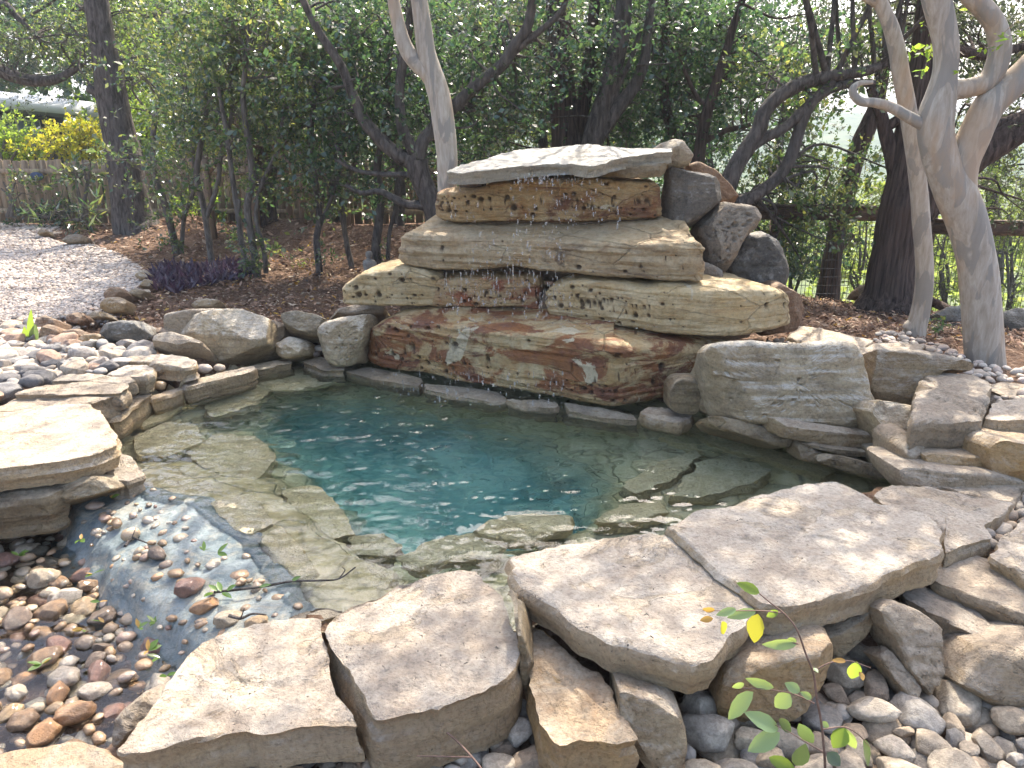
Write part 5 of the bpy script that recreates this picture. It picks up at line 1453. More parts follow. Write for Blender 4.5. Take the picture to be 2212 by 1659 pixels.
tree('slender_tree', 'dark stem leaning right just beyond the cream cap stone', [
    [(1506, 365, 26), (1512, 320, 24), (1524, 255, 22), (1544, 190, 20), (1564, 127, 18), (1580, 70, 15), (1610, -20, 12)],
    [(1530, 240, 10), (1500, 200, 9), (1478, 150, 8)],
    [(1515, 310, 12), (1560, 285, 11), (1620, 270, 9)]],
    9.6, 'juniper', [('p', 1560, 200, 10.2, 0.8, 0.8, 0.7, 220), ('p', 1600, 90, 10.0, 0.9, 0.8, 0.6, 230), ('p', 1480, 300, 10.4, 0.6, 0.6, 0.4, 100)], 'leaf_deep', 0.062)
tree('oak_tree', 'dark oak whose three limbs arch to the right over the wire fence', [
    [(1560, 450, 44), (1572, 400, 38), (1592, 355, 34), (1618, 315, 32), (1640, 280, 30), (1650, 245, 28), (1678, 212, 27), (1725, 183, 27), (1780, 167, 25), (1825, 160, 21), (1880, 150, 18), (1950, 120, 14)],
    [(1612, 325, 22), (1650, 300, 20), (1700, 272, 20), (1740, 235, 20), (1780, 200, 18), (1830, 182, 16), (1890, 180, 12)],
    [(1575, 445, 30), (1620, 428, 26), (1660, 402, 24), (1695, 365, 23), (1715, 320, 23), (1732, 265, 22), (1755, 222, 20), (1800, 175, 16)]],
    8.4, 'oak', [('p', 1640, 380, 9.0, 0.7, 0.6, 0.5, 190), ('p', 1780, 400, 9.2, 0.75, 0.6, 0.6, 260), ('p', 1720, 470, 9.5, 0.7, 0.6, 0.4, 110), ('p', 1700, 170, 9.0, 0.6, 0.6, 0.35, 120), ('p', 1860, 160, 8.4, 0.4, 0.4, 0.3, 70), ('p', 1660, 540, 9.3, 0.4, 0.4, 0.3, 50),
     ('w', 3.6, 7.8, 5.0, 1.5, 1.2, 0.7, 230)], 'leaf_oak', 0.062, ridges=0.08)
tree('juniper_tree', 'leaning dark trunk just beyond the wire fence', [
    [(1788, 640, 46), (1795, 580, 38), (1805, 510, 35), (1822, 440, 35), (1840, 370, 34), (1858, 310, 34), (1878, 265, 30), (1895, 220, 26), (1910, 120, 22), (1905, 20, 18)],
    [(1805, 545, 16), (1828, 520, 14), (1842, 505, 11)]],
    10.2, 'juniper', [('p', 1800, 90, 10.5, 0.9, 0.8, 0.6, 170), ('p', 1930, 60, 10.4, 0.8, 0.8, 0.5, 130)], 'leaf_juniper', 0.045, ridges=0.14)
tree('juniper_tree', 'massive shaggy juniper trunk by the wire fence with a limb shooting right', [
    [(1922, 655, 118), (1926, 630, 96), (1930, 580, 86), (1938, 520, 84), (1946, 460, 82), (1955, 400, 72), (1962, 340, 64), (1975, 270, 58), (1990, 190, 54), (2002, 100, 48), (2012, 0, 42), (2020, -140, 34)],
    [(1938, 385, 30), (1925, 330, 26), (1912, 285, 24), (1902, 245, 22), (1880, 190, 16)],
    [(1985, 455, 62), (2040, 395, 58), (2110, 335, 56), (2180, 292, 52), (2260, 240, 48), (2350, 180, 40)],
    [(1980, 250, 26), (1940, 260, 20), (1900, 285, 14)],
    [(2000, 130, 20), (2060, 110, 18), (2130, 120, 16), (2212, 100, 14), (2280, 90, 12)],
    [(2010, 350, 22), (2070, 300, 20), (2150, 270, 18), (2240, 240, 15)]],
    8.4, 'juniper', [('p', 2080, 60, 8.8, 0.8, 0.8, 0.5, 170), ('p', 2180, 260, 8.9, 0.5, 0.6, 0.5, 120), ('p', 2180, 400, 9.0, 0.4, 0.5, 0.35, 80), ('p', 1960, 40, 8.9, 0.7, 0.7, 0.35, 110), ('p', 2190, 110, 8.6, 0.5, 0.5, 0.4, 100),
     ('w', 4.9, 8.2, 4.3, 1.4, 1.3, 0.7, 120)], 'leaf_juniper', 0.045, ridges=0.2, sides=28)
tree('smooth_bark_tree', 'thick smooth mottled trunk forking into looping limbs on the right', [
    [(2128, 800, 70), (2127, 770, 68), (2122, 700, 67), (2116, 620, 66), (2108, 560, 65), (2096, 505, 67), (2080, 455, 70), (2062, 412, 70), (2043, 370, 64), (2028, 325, 61), (2021, 285, 61), (2023, 245, 60), (2033, 205, 52), (2040, 165, 42), (2044, 130, 41), (2043, 90, 42), (2034, 45, 44), (2024, 0, 46), (2010, -80, 44), (2020, -240, 32)],
    [(2030, 215, 40), (2060, 196, 36), (2092, 190, 33), (2128, 178, 34), (2150, 148, 37), (2160, 105, 36), (2152, 60, 34), (2130, 25, 33), (2095, -10, 31), (2060, -60, 26)],
    [(2092, 480, 40), (2082, 445, 50), (2074, 405, 56), (2076, 370, 57), (2084, 340, 56), (2102, 300, 56), (2122, 255, 54), (2142, 222, 52), (2180, 188, 48), (2225, 145, 46), (2290, 70, 42), (2350, -40, 34)],
    [(2022, 280, 26), (1990, 267, 22), (1958, 250, 20), (1925, 232, 19), (1890, 222, 17), (1862, 220, 16), (1846, 208, 15), (1842, 192, 13), (1858, 180, 10), (1885, 178, 7)]],
    5.6, 'myrtle', [('w', 2.9, 5.6, 4.2, 1.2, 0.9, 0.4, 170), ('w', 1.7, 5.8, 4.5, 1.1, 0.8, 0.45, 170), ('w', 2.3, 7.0, 5.3, 1.2, 0.9, 0.5, 150), ('p', 2200, 40, 5.3, 0.16, 0.3, 0.16, 10)], 'leaf_lime', 0.06, sides=32, rough=0.03)
tree('smooth_bark_tree', 'slim smooth crooked trunk between the juniper and the thick smooth trunk', [
    [(1972, 730, 46), (1980, 705, 38), (1990, 665, 34), (1997, 610, 33), (1996, 550, 32), (1990, 480, 32), (1986, 420, 31), (1978, 350, 30), (1968, 280, 30), (1957, 215, 30), (1946, 160, 30), (1938, 110, 29), (1925, 60, 27), (1908, 20, 25), (1896, -20, 23), (1880, -150, 18)],
    [(1912, 24, 14), (1890, 8, 12), (1860, -8, 10)],
    [(1985, 690, 18), (1966, 705, 24), (1962, 712, 22)]],
    6.35, 'myrtle', [('w', 3.2, 6.6, 4.7, 1.2, 0.9, 0.5, 150), ('w', 1.2, 7.2, 5.6, 1.2, 0.9, 0.5, 150)], 'leaf_lime', 0.06, sides=24, rough=0.03)

# trees and shrubs further back
def back_tree(label, px, py, w, dd_, blobs, leafm='leaf_oak', leaf=0.06, barkm='oak', per=12, name='woodland_tree', group='trees behind the garden'):
    tree(name, label, [[(px, py, w), (px + 4, py - 90, w * 0.85), (px - 8, py - 190, w * 0.75), (px + 6, py - 300, w * 0.6), (px + 2, py - 420, w * 0.4)]], dd_, barkm, blobs, leafm, leaf, per, group, tl=0.4)
back_tree('tree with lit leaves behind the fence left of the posts', 400, 470, 26, 15.5, [('p', 380, 160, 15.5, 1.9, 1.2, 1.3, 420), ('p', 420, 330, 15.0, 1.0, 1.0, 0.7, 170), ('p', 300, 40, 15.8, 1.6, 1.2, 0.9, 300)], 'leaf_lime')
back_tree('tall tree crown behind the timber deck', 520, 470, 30, 16.5, [('p', 560, 150, 16.5, 1.8, 1.2, 1.5, 420), ('p', 480, 60, 16.8, 1.8, 1.2, 1.0, 360)], 'leaf_oak')
back_tree('leafy tree filling the gap right of the timber deck', 720, 480, 28, 14.0, [('p', 700, 190, 14.0, 1.6, 1.1, 1.4, 460), ('p', 760, 60, 14.2, 1.6, 1.1, 0.9, 360), ('p', 700, 380, 13.8, 1.0, 0.8, 0.6, 200)], 'leaf_oak')
back_tree('dense green tree behind the gnarled oak', 860, 490, 28, 12.8, [('p', 880, 200, 12.8, 1.5, 1.0, 1.4, 480), ('p', 900, 60, 13.0, 1.6, 1.1, 0.8, 360), ('p', 850, 380, 12.6, 0.9, 0.8, 0.5, 180)], 'leaf_deep')
back_tree('dense green tree behind the smooth forked trunk', 1060, 480, 28, 12.5, [('p', 1050, 220, 12.5, 1.4, 1.0, 1.3, 480), ('p', 1050, 70, 12.7, 1.5, 1.1, 0.9, 380), ('p', 1060, 370, 12.2, 0.9, 0.8, 0.5, 180)], 'leaf_oak')
back_tree('bushy tree behind the straight juniper trunk', 1180, 480, 26, 13.0, [('p', 1170, 240, 13.0, 1.3, 1.0, 1.2, 420), ('p', 1210, 90, 13.2, 1.5, 1.1, 0.9, 340)], 'leaf_oak')
back_tree('shady tree behind the forked dark trunk', 1360, 470, 26, 13.0, [('p', 1350, 230, 13.0, 1.4, 1.0, 1.3, 420), ('p', 1380, 90, 13.2, 1.5, 1.1, 0.9, 340)], 'leaf_juniper', 0.05)
back_tree('shady tree behind the leaning dark stem', 1530, 480, 26, 13.0, [('p', 1530, 260, 13.0, 1.3, 1.0, 1.2, 380), ('p', 1560, 110, 13.2, 1.5, 1.1, 0.9, 320), ('p', 1560, 400, 12.6, 0.9, 0.8, 0.5, 170)], 'leaf_deep')
back_tree('thin leaved tree beyond the arching oak limbs', 1690, 520, 24, 13.5, [('p', 1680, 280, 13.5, 1.1, 1.0, 1.0, 240), ('p', 1690, 110, 13.6, 1.2, 1.0, 0.7, 190), ('p', 1700, 430, 13.0, 1.0, 0.8, 0.5, 180)], 'leaf_juniper', 0.05)
for lab, px, py, w, dd_, bl, lf in (
    ('tall tree crown against the sky above the house', -160, 470, 30, 21.0, [('p', 40, 70, 27, 2.8, 1.5, 1.5, 420), ('p', 130, 30, 27, 2.6, 1.5, 1.4, 380)], 'leaf_juniper'),
    ('broad tree crown against the sky right of the oak trunk', 270, 470, 30, 20.0, [('p', 280, 60, 20, 2.2, 1.5, 1.5, 420), ('p', 400, 20, 20, 2.2, 1.5, 1.3, 380), ('p', 290, 190, 20, 1.6, 1.3, 1.0, 240)], 'leaf_oak'),
    ('distant tree crown behind the timber deck', 600, 470, 30, 20.0, [('p', 540, 60, 20, 2.4, 1.5, 1.6, 420), ('p', 700, 40, 20, 2.4, 1.5, 1.5, 420), ('p', 640, 200, 20, 2.0, 1.3, 1.0, 240)], 'leaf_oak'),
    ('distant tree crown behind the gnarled oak', 900, 470, 30, 19.0, [('p', 860, 80, 19, 2.4, 1.5, 1.6, 420), ('p', 1000, 60, 19, 2.2, 1.5, 1.5, 400), ('p', 930, 230, 19, 2.0, 1.3, 1.0, 240)], 'leaf_deep'),
    ('distant tree crown behind the straight juniper', 1200, 470, 30, 19.0, [('p', 1160, 70, 19, 2.2, 1.5, 1.6, 400), ('p', 1300, 70, 19, 2.2, 1.5, 1.5, 400), ('p', 1230, 230, 19, 2.0, 1.3, 1.0, 240)], 'leaf_deep'),
    ('distant tree crown behind the peeled limb', 1450, 480, 30, 18.0, [('p', 1440, 60, 18, 2.0, 1.5, 1.4, 380), ('p', 1560, 70, 18, 1.8, 1.5, 1.2, 320), ('p', 1490, 220, 18, 1.8, 1.3, 1.0, 240)], 'leaf_deep'),
    ('thin distant tree crown above the valley', 1720, 560, 26, 17.0, [('p', 1700, 60, 17, 1.5, 1.3, 1.0, 200), ('p', 1820, 40, 17, 1.4, 1.3, 0.8, 150), ('p', 1660, 230, 17, 1.1, 1.0, 0.8, 130)], 'leaf_juniper'),
    ('wispy tree crown at the top right corner', 2150, 600, 26, 14.0, [('p', 2130, 40, 14, 1.1, 1.0, 0.7, 180), ('p', 2200, 160, 14, 0.8, 1.0, 0.7, 130), ('p', 2040, 30, 14, 0.9, 1.0, 0.5, 110), ('p', 2190, 330, 13, 0.6, 0.8, 0.5, 90)], 'leaf_juniper')):
    back_tree(lab, px, py, w, dd_, bl, lf, 0.085)
def shrub(label, px, py, dd_, blobs, leafm, leaf=0.05, name='shrub', group=None, per=12, stems=4, tl=0.25, barkm='stem', sw=6, cat='shrub', wid=0.55, up=0.7, spread=0.5):
    rng = np.random.default_rng(int(px * 7 + py))
    lm = []
    for k in range(stems):
        b = blobs[k % len(blobs)]
        bx, by = (b[1], b[2])
        lm.append([(px + rng.uniform(-6, 6), py, sw), (px + (bx - px) * 0.4 + rng.uniform(-10, 10), py + (by - py) * 0.5, sw * 0.8), (bx + rng.uniform(-20, 20), by + rng.uniform(-10, 10), sw * 0.4)])
    return tree(name, label, lm, dd_, barkm, blobs, leafm, leaf, per, group, base_flare=False, tl=tl, cat=cat, wid=wid, up=up, spread=spread)
shrub('bright lime shrub above the fence at the left border', 10, 420, 16.0, [('p', 0, 290, 16.0, 0.45, 0.5, 0.42, 150), ('p', 40, 312, 15.9, 0.4, 0.4, 0.28, 80), ('p', -80, 280, 16.0, 0.5, 0.5, 0.5, 80)], 'leaf_lime', 0.07)
shrub('golden yellow shrub above the fence left of the house wall', 80, 420, 16.2, [('p', 70, 318, 16.2, 0.6, 0.5, 0.35, 130), ('p', 120, 312, 16.2, 0.5, 0.5, 0.3, 120)], 'leaf_yellow', 0.07)
shrub('golden yellow shrub above the fence by the thick oak trunk', 190, 420, 16.4, [('p', 180, 305, 16.4, 0.55, 0.5, 0.32, 150), ('p', 225, 310, 16.3, 0.5, 0.5, 0.45, 130), ('p', 150, 330, 16.2, 0.5, 0.5, 0.3, 80)], 'leaf_yellow', 0.07)
shrub('yellow lit shrub seen between the thin stems behind the fence', 470, 430, 16.5, [('p', 420, 310, 16.5, 0.6, 0.5, 0.4, 110), ('p', 500, 310, 16.5, 0.6, 0.5, 0.4, 110)], 'leaf_yellow', 0.07)
shrub('lime lit shrub above the fence right of the oak trunk', 330, 430, 16.4, [('p', 330, 300, 16.4, 0.6, 0.5, 0.6, 170), ('p', 300, 260, 16.4, 0.5, 0.5, 0.5, 110)], 'leaf_lime', 0.07)
shrub('large leaved shrub hanging in front of the fence beside the oak', 180, 455, 13.3, [('p', 190, 350, 13.3, 0.45, 0.35, 0.3, 60), ('p', 165, 365, 13.2, 0.3, 0.3, 0.2, 30)], 'leaf_oak', 0.13, per=7, wid=0.35)
shrub('dark fern like shrub against the fence below the fish plaque', 110, 470, 13.6, [('p', 115, 445, 13.7, 0.4, 0.25, 0.2, 110), ('p', 80, 466, 13.7, 0.5, 0.2, 0.08, 80)], 'leaf_deep', 0.06)
shrub('small light shrub at the left border in front of the fence', 20, 468, 13.5, [('p', 20, 400, 13.4, 0.35, 0.25, 0.14, 70)], 'leaf_oak', 0.06)
shrub('pale strappy shrub on the mulch mound left of the oak', 175, 478, 12.6, [('p', 185, 462, 12.6, 0.5, 0.35, 0.14, 70), ('p', 150, 470, 12.6, 0.35, 0.3, 0.12, 40)], 'leaf_oak', 0.16, per=7, wid=0.16)
shrub('pale leafy plant at the foot of the fence right of the oak', 400, 470, 13.4, [('p', 380, 452, 13.4, 0.5, 0.3, 0.16, 80), ('p', 440, 452, 13.4, 0.5, 0.3, 0.16, 80)], 'leaf_lime', 0.1, per=8, wid=0.3)
for lab, px, py, dd_, n in (('low leafy sprout at the foot of the slender tree by the gravel', 370, 545, 10.3, 60), ('leafy sprout at the base of the four stem clump', 540, 585, 8.8, 60),
                            ('tiny seedling on the mulch right of the four stem clump', 632, 560, 9.4, 14), ('small green tuft left of the four stem clump', 500, 545, 9.6, 30), ('leafy sprout at the base of the thin dark stem', 700, 575, 9.0, 26),
                            ('low sprout with drying leaves on the mulch', 660, 608, 8.6, 14), ('small sprout beside the statue', 842, 560, 8.8, 16), ('weed sprouting by the wire fence behind the boulders', 1715, 600, 8.6, 40), ('small weed at the foot of the thick smooth trunk', 2060, 706, 6.4, 12)):
    shrub(lab, px, py, dd_, [('p', px, py - 14, dd_, 0.16, 0.14, 0.09, n)], 'leaf_oak' if 'dry' not in lab else 'leaf_dry', 0.045, name='seedling', stems=2, tl=0.12, per=8, sw=2, cat='plant')
# bushes on the slope beyond the wire fence
for k, (lab, px, py, dd_, bl, lf) in enumerate([
    ('sunlit bush on the slope seen through the wire left of the juniper', 1850, 640, 11.6, [('p', 1840, 560, 11.6, 0.8, 0.7, 0.5, 110), ('p', 1870, 480, 12.0, 0.5, 0.6, 0.3, 40)], 'leaf_far'),
    ('shaded bush against the wire behind the charcoal boulder', 1710, 640, 10.8, [('p', 1700, 560, 10.6, 0.7, 0.5, 0.55, 130), ('p', 1760, 530, 10.8, 0.5, 0.5, 0.45, 80)], 'leaf_deep'),
    ('sunlit bush on the slope between the two smooth trunks', 2040, 660, 11.5, [('p', 2030, 580, 11.5, 0.6, 0.6, 0.5, 110), ('p', 2040, 500, 12.0, 0.6, 0.6, 0.4, 60)], 'leaf_far'),
    ('sunlit bush on the slope at the right border', 2180, 670, 11.5, [('p', 2190, 580, 11.5, 0.8, 0.7, 0.6, 170), ('p', 2190, 470, 12.0, 0.8, 0.7, 0.5, 140), ('p', 2160, 400, 12.5, 0.6, 0.7, 0.3, 90)], 'leaf_far'),
    ('yellow bush top just over the top rail of the wire fence', 1905, 640, 13.0, [('p', 1910, 432, 13.0, 0.4, 0.5, 0.18, 70), ('p', 1800, 460, 13.0, 0.6, 0.5, 0.3, 90)], 'leaf_far'),
    ('pale bush lower on the valley slope', 1960, 640, 15.0, [('p', 1950, 540, 15.0, 1.4, 0.9, 0.8, 240), ('p', 2080, 470, 15.5, 1.2, 0.9, 0.6, 200)], 'leaf_far')]):
    shrub(lab, px, py, dd_, bl, lf, 0.06, name='slope_bush', group='bushes on the slope beyond the wire fence')
# wooded flank of the valley, in one mass
rng = np.random.default_rng(77)
pts = np.stack([rng.uniform(4, 34, 900), rng.uniform(19, 46, 900), rng.uniform(0, 1, 900)], -1)
pts[:, 2] = -4.2 - 0.03 * pts[:, 1] + rng.random(900) * 2.8
a, b = twigs(pts, rng.normal(size=pts.shape), np.full(900, 0.9), 14, 0.32, rng, 0.6, 0.01)
tag(link('treeline', mesh_np('treeline', b[0], b[1], [M['leaf_far']], False)), 'mass of pale tree tops on the valley flank', kind='stuff')

rng = np.random.default_rng(78)
n = 4200
pts = np.stack([rng.uniform(-26, 6.5, n), rng.uniform(25, 33, n), rng.uniform(0, 1, n)], -1)
pts[:, 2] = -1.0 + 9.5 * pts[:, 2] - 0.5 * np.maximum(0, pts[:, 0] - 2)
keep = fbm(pts * (0.22, 0.22, 0.3), 3) > -0.42
pts = pts[keep]
a, b = twigs(pts, rng.normal(size=pts.shape), np.full(len(pts), 0.8), 13, 0.3, rng, 0.6, 0.01)
tag(link('far_woods', mesh_np('far_woods', b[0], b[1], [M['leaf_deep']], False)), 'mass of dark green woodland far behind the fence', kind='stuff')

# ------------------------------------------------------------------ timber, wire, house
M['picket'] = plain('weathered_picket_wood', (0.4, 0.31, 0.21), 0.9, 0.3, 4.0, (5, 5, 0.7), 0.4, col2=(0.22, 0.165, 0.115))
M['post'] = plain('cedar_post_wood', (0.3, 0.215, 0.15), 0.85, 0.3, 4.0, (7, 7, 0.6), 0.5, col2=(0.17, 0.115, 0.08))
M['darkwood'] = plain('dark_stained_beam', (0.09, 0.05, 0.035), 0.8, 0.3, 4.0, (1, 7, 7), 0.4)
M['rail'] = plain('old_brown_rail_wood', (0.17, 0.12, 0.085), 0.9, 0.3, 5.0, (0.7, 6, 6), 0.6, col2=(0.07, 0.05, 0.038))
M['wire'] = plain('dull_wire', (0.06, 0.06, 0.06), 0.6, 0.1)
M['white_paint'] = plain('pale_grey_fascia', (0.75, 0.76, 0.78), 0.6, 0.05, 2.0)
M['dark_wall'] = plain('charcoal_house_wall', (0.05, 0.055, 0.065), 0.8, 0.1)
M['soffit'] = plain('grey_soffit', (0.34, 0.35, 0.38), 0.8, 0.05)
t = NT('window_glass'); t.done((0.25, 0.33, 0.42), 0.05, None, 0.6); M['glass'] = t.m
M['fish_blue'] = plain('faded_blue_paint', (0.09, 0.13, 0.24), 0.6, 0.3, 20)
M['fish_yellow'] = plain('faded_cream_paint', (0.5, 0.43, 0.25), 0.7, 0.2, 20)
M['statue'] = plain('grey_cast_stone', (0.33, 0.3, 0.26), 0.9, 0.3, 14)

# picket fence
FY = 14.2
rf_ = empty('picket_fence', (-5.2, FY, 0.1), 'weathered brown picket fence behind the trees on the left', 'fence')
rng = np.random.default_rng(5)
pick = []
ztop = D(0, 346, FY)[2]
for v in range(5):
    w, h = 0.136, 1.0
    ear = 0.02
    Vp = np.array([(-w / 2, 0, 0), (w / 2, 0, 0), (w / 2, 0, h - ear), (w / 2 - ear, 0, h), (-w / 2 + ear, 0, h), (-w / 2, 0, h - ear)])
    Vp = np.vstack([Vp, Vp + (0, 0.018, 0)])
    Vp[:, 0] += 0.004 * rng.normal(size=12)
    q = [[0, 1, 2, 5], [2, 3, 4, 5], [7, 6, 11, 8], [8, 11, 10, 9], [1, 0, 6, 7], [2, 1, 7, 8], [3, 2, 8, 9], [4, 3, 9, 10], [5, 4, 10, 11], [0, 5, 11, 6]]
    pick.append(mesh_np('picket', Vp, np.array(q), [M['picket']], False))
x = -10.6
k = 0
while x < 1.0:
    zb = gz1(x, FY)
    o = link('picket', pick[k % 5], rf_, (x + 5.2, rng.normal() * 0.004, zb - 0.1 + 0.02))
    o.scale = (1, 1, ztop - zb + rng.normal() * 0.012 + 0.03 * math.sin(x))
    o.rotation_euler = (rng.normal() * 0.006, rng.normal() * 0.008, 0)
    x += 0.136 + 0.008 + abs(rng.normal()) * 0.012
    k += 1
for pz, pw in ((D(0, 369, FY)[2], 0.085), (0.42, 0.085)):
    V, F = beam_vf((-10.6, FY - 0.03, pz), (1.0, FY - 0.03, pz - 0.03), 0.035, pw)
    solid('rail', V, F, M['picket'], False, rf_)
# fish plaque
fr = D(77, 381, FY - 0.09)
fo = empty('fish_plaque', fr, 'blue and cream wooden fish plaque hung on the picket fence', 'plaque')
def plate(name, pts, th, mat, dy=0.0):
    P = np.array([(fr[0] + a, fr[1] + dy, fr[2] + b) for a, b in pts])
    n = len(P)
    c = P.mean(0)
    V = np.vstack([P, P + (0, th, 0), [c], [c + (0, th, 0)]])
    j = np.arange(n)
    T = np.vstack([np.stack([np.full(n, 2 * n), j, (j + 1) % n], -1), np.stack([np.full(n, 2 * n + 1), n + (j + 1) % n, n + j], -1)])
    Q = np.stack([j, n + j, n + (j + 1) % n, (j + 1) % n], -1)
    solid(name, V, [Q, T], mat, False, fo)
plate('body', [(0.12 * math.cos(a) + 0.01, 0.075 * math.sin(a)) for a in np.linspace(0, 2 * math.pi, 18, endpoint=False)], 0.025, M['fish_blue'])
plate('tail', [(-0.10, 0.0), (-0.15, 0.02), (-0.19, 0.07), (-0.2, 0.0), (-0.18, -0.05), (-0.14, -0.02)], 0.02, M['fish_yellow'], 0.004)
plate('fin', [(-0.09, 0.05), (-0.03, 0.125), (0.05, 0.12), (0.09, 0.06), (0.0, 0.05)], 0.02, M['fish_yellow'], 0.006)
plate('fin', [(-0.07, -0.05), (-0.1, -0.13), (-0.03, -0.12), (0.04, -0.07)], 0.02, M['fish_yellow'], 0.006)
plate('side_fin', [(-0.02, 0.0), (0.03, 0.03), (0.05, -0.02), (0.0, -0.04)], 0.02, M['fish_yellow'], -0.012)

# raised timber deck in the trees
DK = 11.9
dk = empty('timber_deck', (D(550, 500, DK)[0], DK, 0.15), 'raised timber deck on posts half hidden by leaves', 'deck')
xl, xr = D(446, 300, DK)[0], D(705, 300, DK)[0]
zf = D(560, 285, DK)[2]
for px, yy in ((447, DK), (546, DK), (650, DK), (470, DK + 1.5), (560, DK + 1.5), (700, DK + 1.5)):
    x0 = D(px, 400, DK)[0]
    V, F = beam_vf((x0, yy, gz1(x0, yy) - 0.1), (x0, yy, zf - 0.1), 0.1, 0.1, (0, 1, 0))
    solid('post', V, F, M['post'], False, dk)
for px in (447, 650):
    x0 = D(px, 400, DK)[0]
    for s in (-1, 1):
        V, F = beam_vf((x0, DK, zf - 0.62), (x0 + s * 0.38, DK, zf - 0.2), 0.07, 0.07, (0, 1, 0))
        solid('brace', V, F, M['post'], False, dk)
for yy in (DK, DK + 1.5):
    V, F = beam_vf((xl - 0.2, yy, zf - 0.12), (xr + 0.1, yy, zf - 0.12), 0.06, 0.2)
    solid('beam', V, F, M['darkwood'], False, dk)
xx = xl - 0.2
while xx < xr + 0.05:
    V, F = beam_vf((xx, DK - 0.12, zf), (xx, DK + 1.65, zf), 0.13, 0.03)
    solid('floor_board', V, F, M['darkwood'], False, dk)
    xx += 0.14
zr = D(610, 152, DK)[2]
V, F = beam_vf((xl, DK, zr), (xr, DK, zr), 0.09, 0.05)
solid('top_rail', V, F, M['post'], False, dk)
V, F = beam_vf((xl, DK, zr - 0.16), (xr, DK, zr - 0.16), 0.04, 0.09)
solid('rail', V, F, M['post'], False, dk)
xx = xl
while xx < xr:
    V, F = beam_vf((xx, DK - 0.035, zf + 0.05), (xx, DK - 0.035, zr - 0.02), 0.05, 0.035, (0, 1, 0))
    solid('baluster', V, F, M['post'], False, dk)
    xx += 0.16

# house behind the fence
hs = empty('house', D(60, 420, 22), 'low modern house with a pale grey flat roof edge behind the yellow shrubs', 'house')
a, b = D(-260, 188, 19.0), D(216, 238, 25.0)
V, F = beam_vf(a, b, 0.06, 0.42)
solid('fascia', V, F, M['white_paint'], False, hs)
nrm = np.array((-(b - a)[1], (b - a)[0], 0)); nrm /= np.linalg.norm(nrm)
back = nrm * 5.0
def quadbox(p, q, off, h0, h1):
    return np.array([p + (0, 0, h0), q + (0, 0, h0), q + off + (0, 0, h0), p + off + (0, 0, h0), p + (0, 0, h1), q + (0, 0, h1), q + off + (0, 0, h1), p + off + (0, 0, h1)])
ins = nrm * 0.05
solid('roof', quadbox(a + ins, b + ins, back, 0.1, 0.2), BOXF, M['white_paint'], False, hs)
solid('soffit', quadbox(a + ins, b + ins, nrm * 1.6, -0.2, -0.15), BOXF, M['soffit'], False, hs)
wa, wb = a + nrm * 1.5, b + nrm * 1.5
solid('wall', quadbox(wa, wb, nrm * 3.0, -3.6, -0.21), BOXF, M['dark_wall'], False, hs)
for t0, t1 in ((0.56, 0.70), (0.73, 0.86)):
    p, q = wa + (wb - wa) * t0 - nrm * 0.03, wa + (wb - wa) * t1 - nrm * 0.03
    w_ = solid('window', quadbox(p, q, nrm * 0.06, -1.2, -0.35), BOXF, M['white_paint'], False, hs)
    w_['o_'] = hs['o_']
    solid('pane', quadbox(p + (q - p) * 0.05 - nrm * 0.012, p + (q - p) * 0.95 - nrm * 0.012, nrm * 0.02, -1.14, -0.41), BOXF, M['glass'], False, w_)

# wire fence on the right
wf = empty('wire_fence', D(2010, 645, 9.3), 'wire mesh fence with old brown timber rails above the valley', 'fence')
P1, P2, P3 = D(1600, 460, 8.9), D(2012, 466, 9.3), D(2340, 500, 8.9)
top2 = D(2012, 492, 9.3)
def wire_run(A, B, h):
    parts = []
    L = np.linalg.norm(B - A)
    for s in np.arange(0.0, L, 0.05):
        p = A + (B - A) * s / L
        parts.append(beam_vf(p, p - (0, 0, h), 0.0048, 0.0048, (0, 1, 0)))
    for z0 in np.arange(0.03, h, 0.1):
        parts.append(beam_vf(A - (0, 0, z0), B - (0, 0, z0), 0.0048, 0.0048))
    return join(parts)
o = solid('wire_mesh', *wire_run(P1, P2, 1.15), M['wire'], False, wf); o['kind'] = 'stuff'
o = solid('wire_mesh', *wire_run(top2, P3, 1.05), M['wire'], False, wf); o['kind'] = 'stuff'
for A, B in ((P1, P2), (top2, P3)):
    V, F = beam_vf(A + (0, -0.03, 0.0), B + (0, -0.03, 0.0), 0.05, 0.13)
    solid('rail', V, F, M['rail'], False, wf)
    V, F = beam_vf(A + (0, -0.03, 0.09), B + (0, -0.03, 0.09), 0.12, 0.035)
    solid('cap_rail', V, F, M['rail'], False, wf)
for p, ex in ((P1 + (P2 - P1) * 0.19, 0.0), (P2, 0.16), (P3, 0.1)):
    g = gz1(p[0], p[1])
    V, F = beam_vf((p[0], p[1] + 0.02, g - 0.25), (p[0], p[1] + 0.02, p[2] + ex), 0.12, 0.12, (0, 1, 0))
    solid('post', V, F, M['rail'], False, wf)

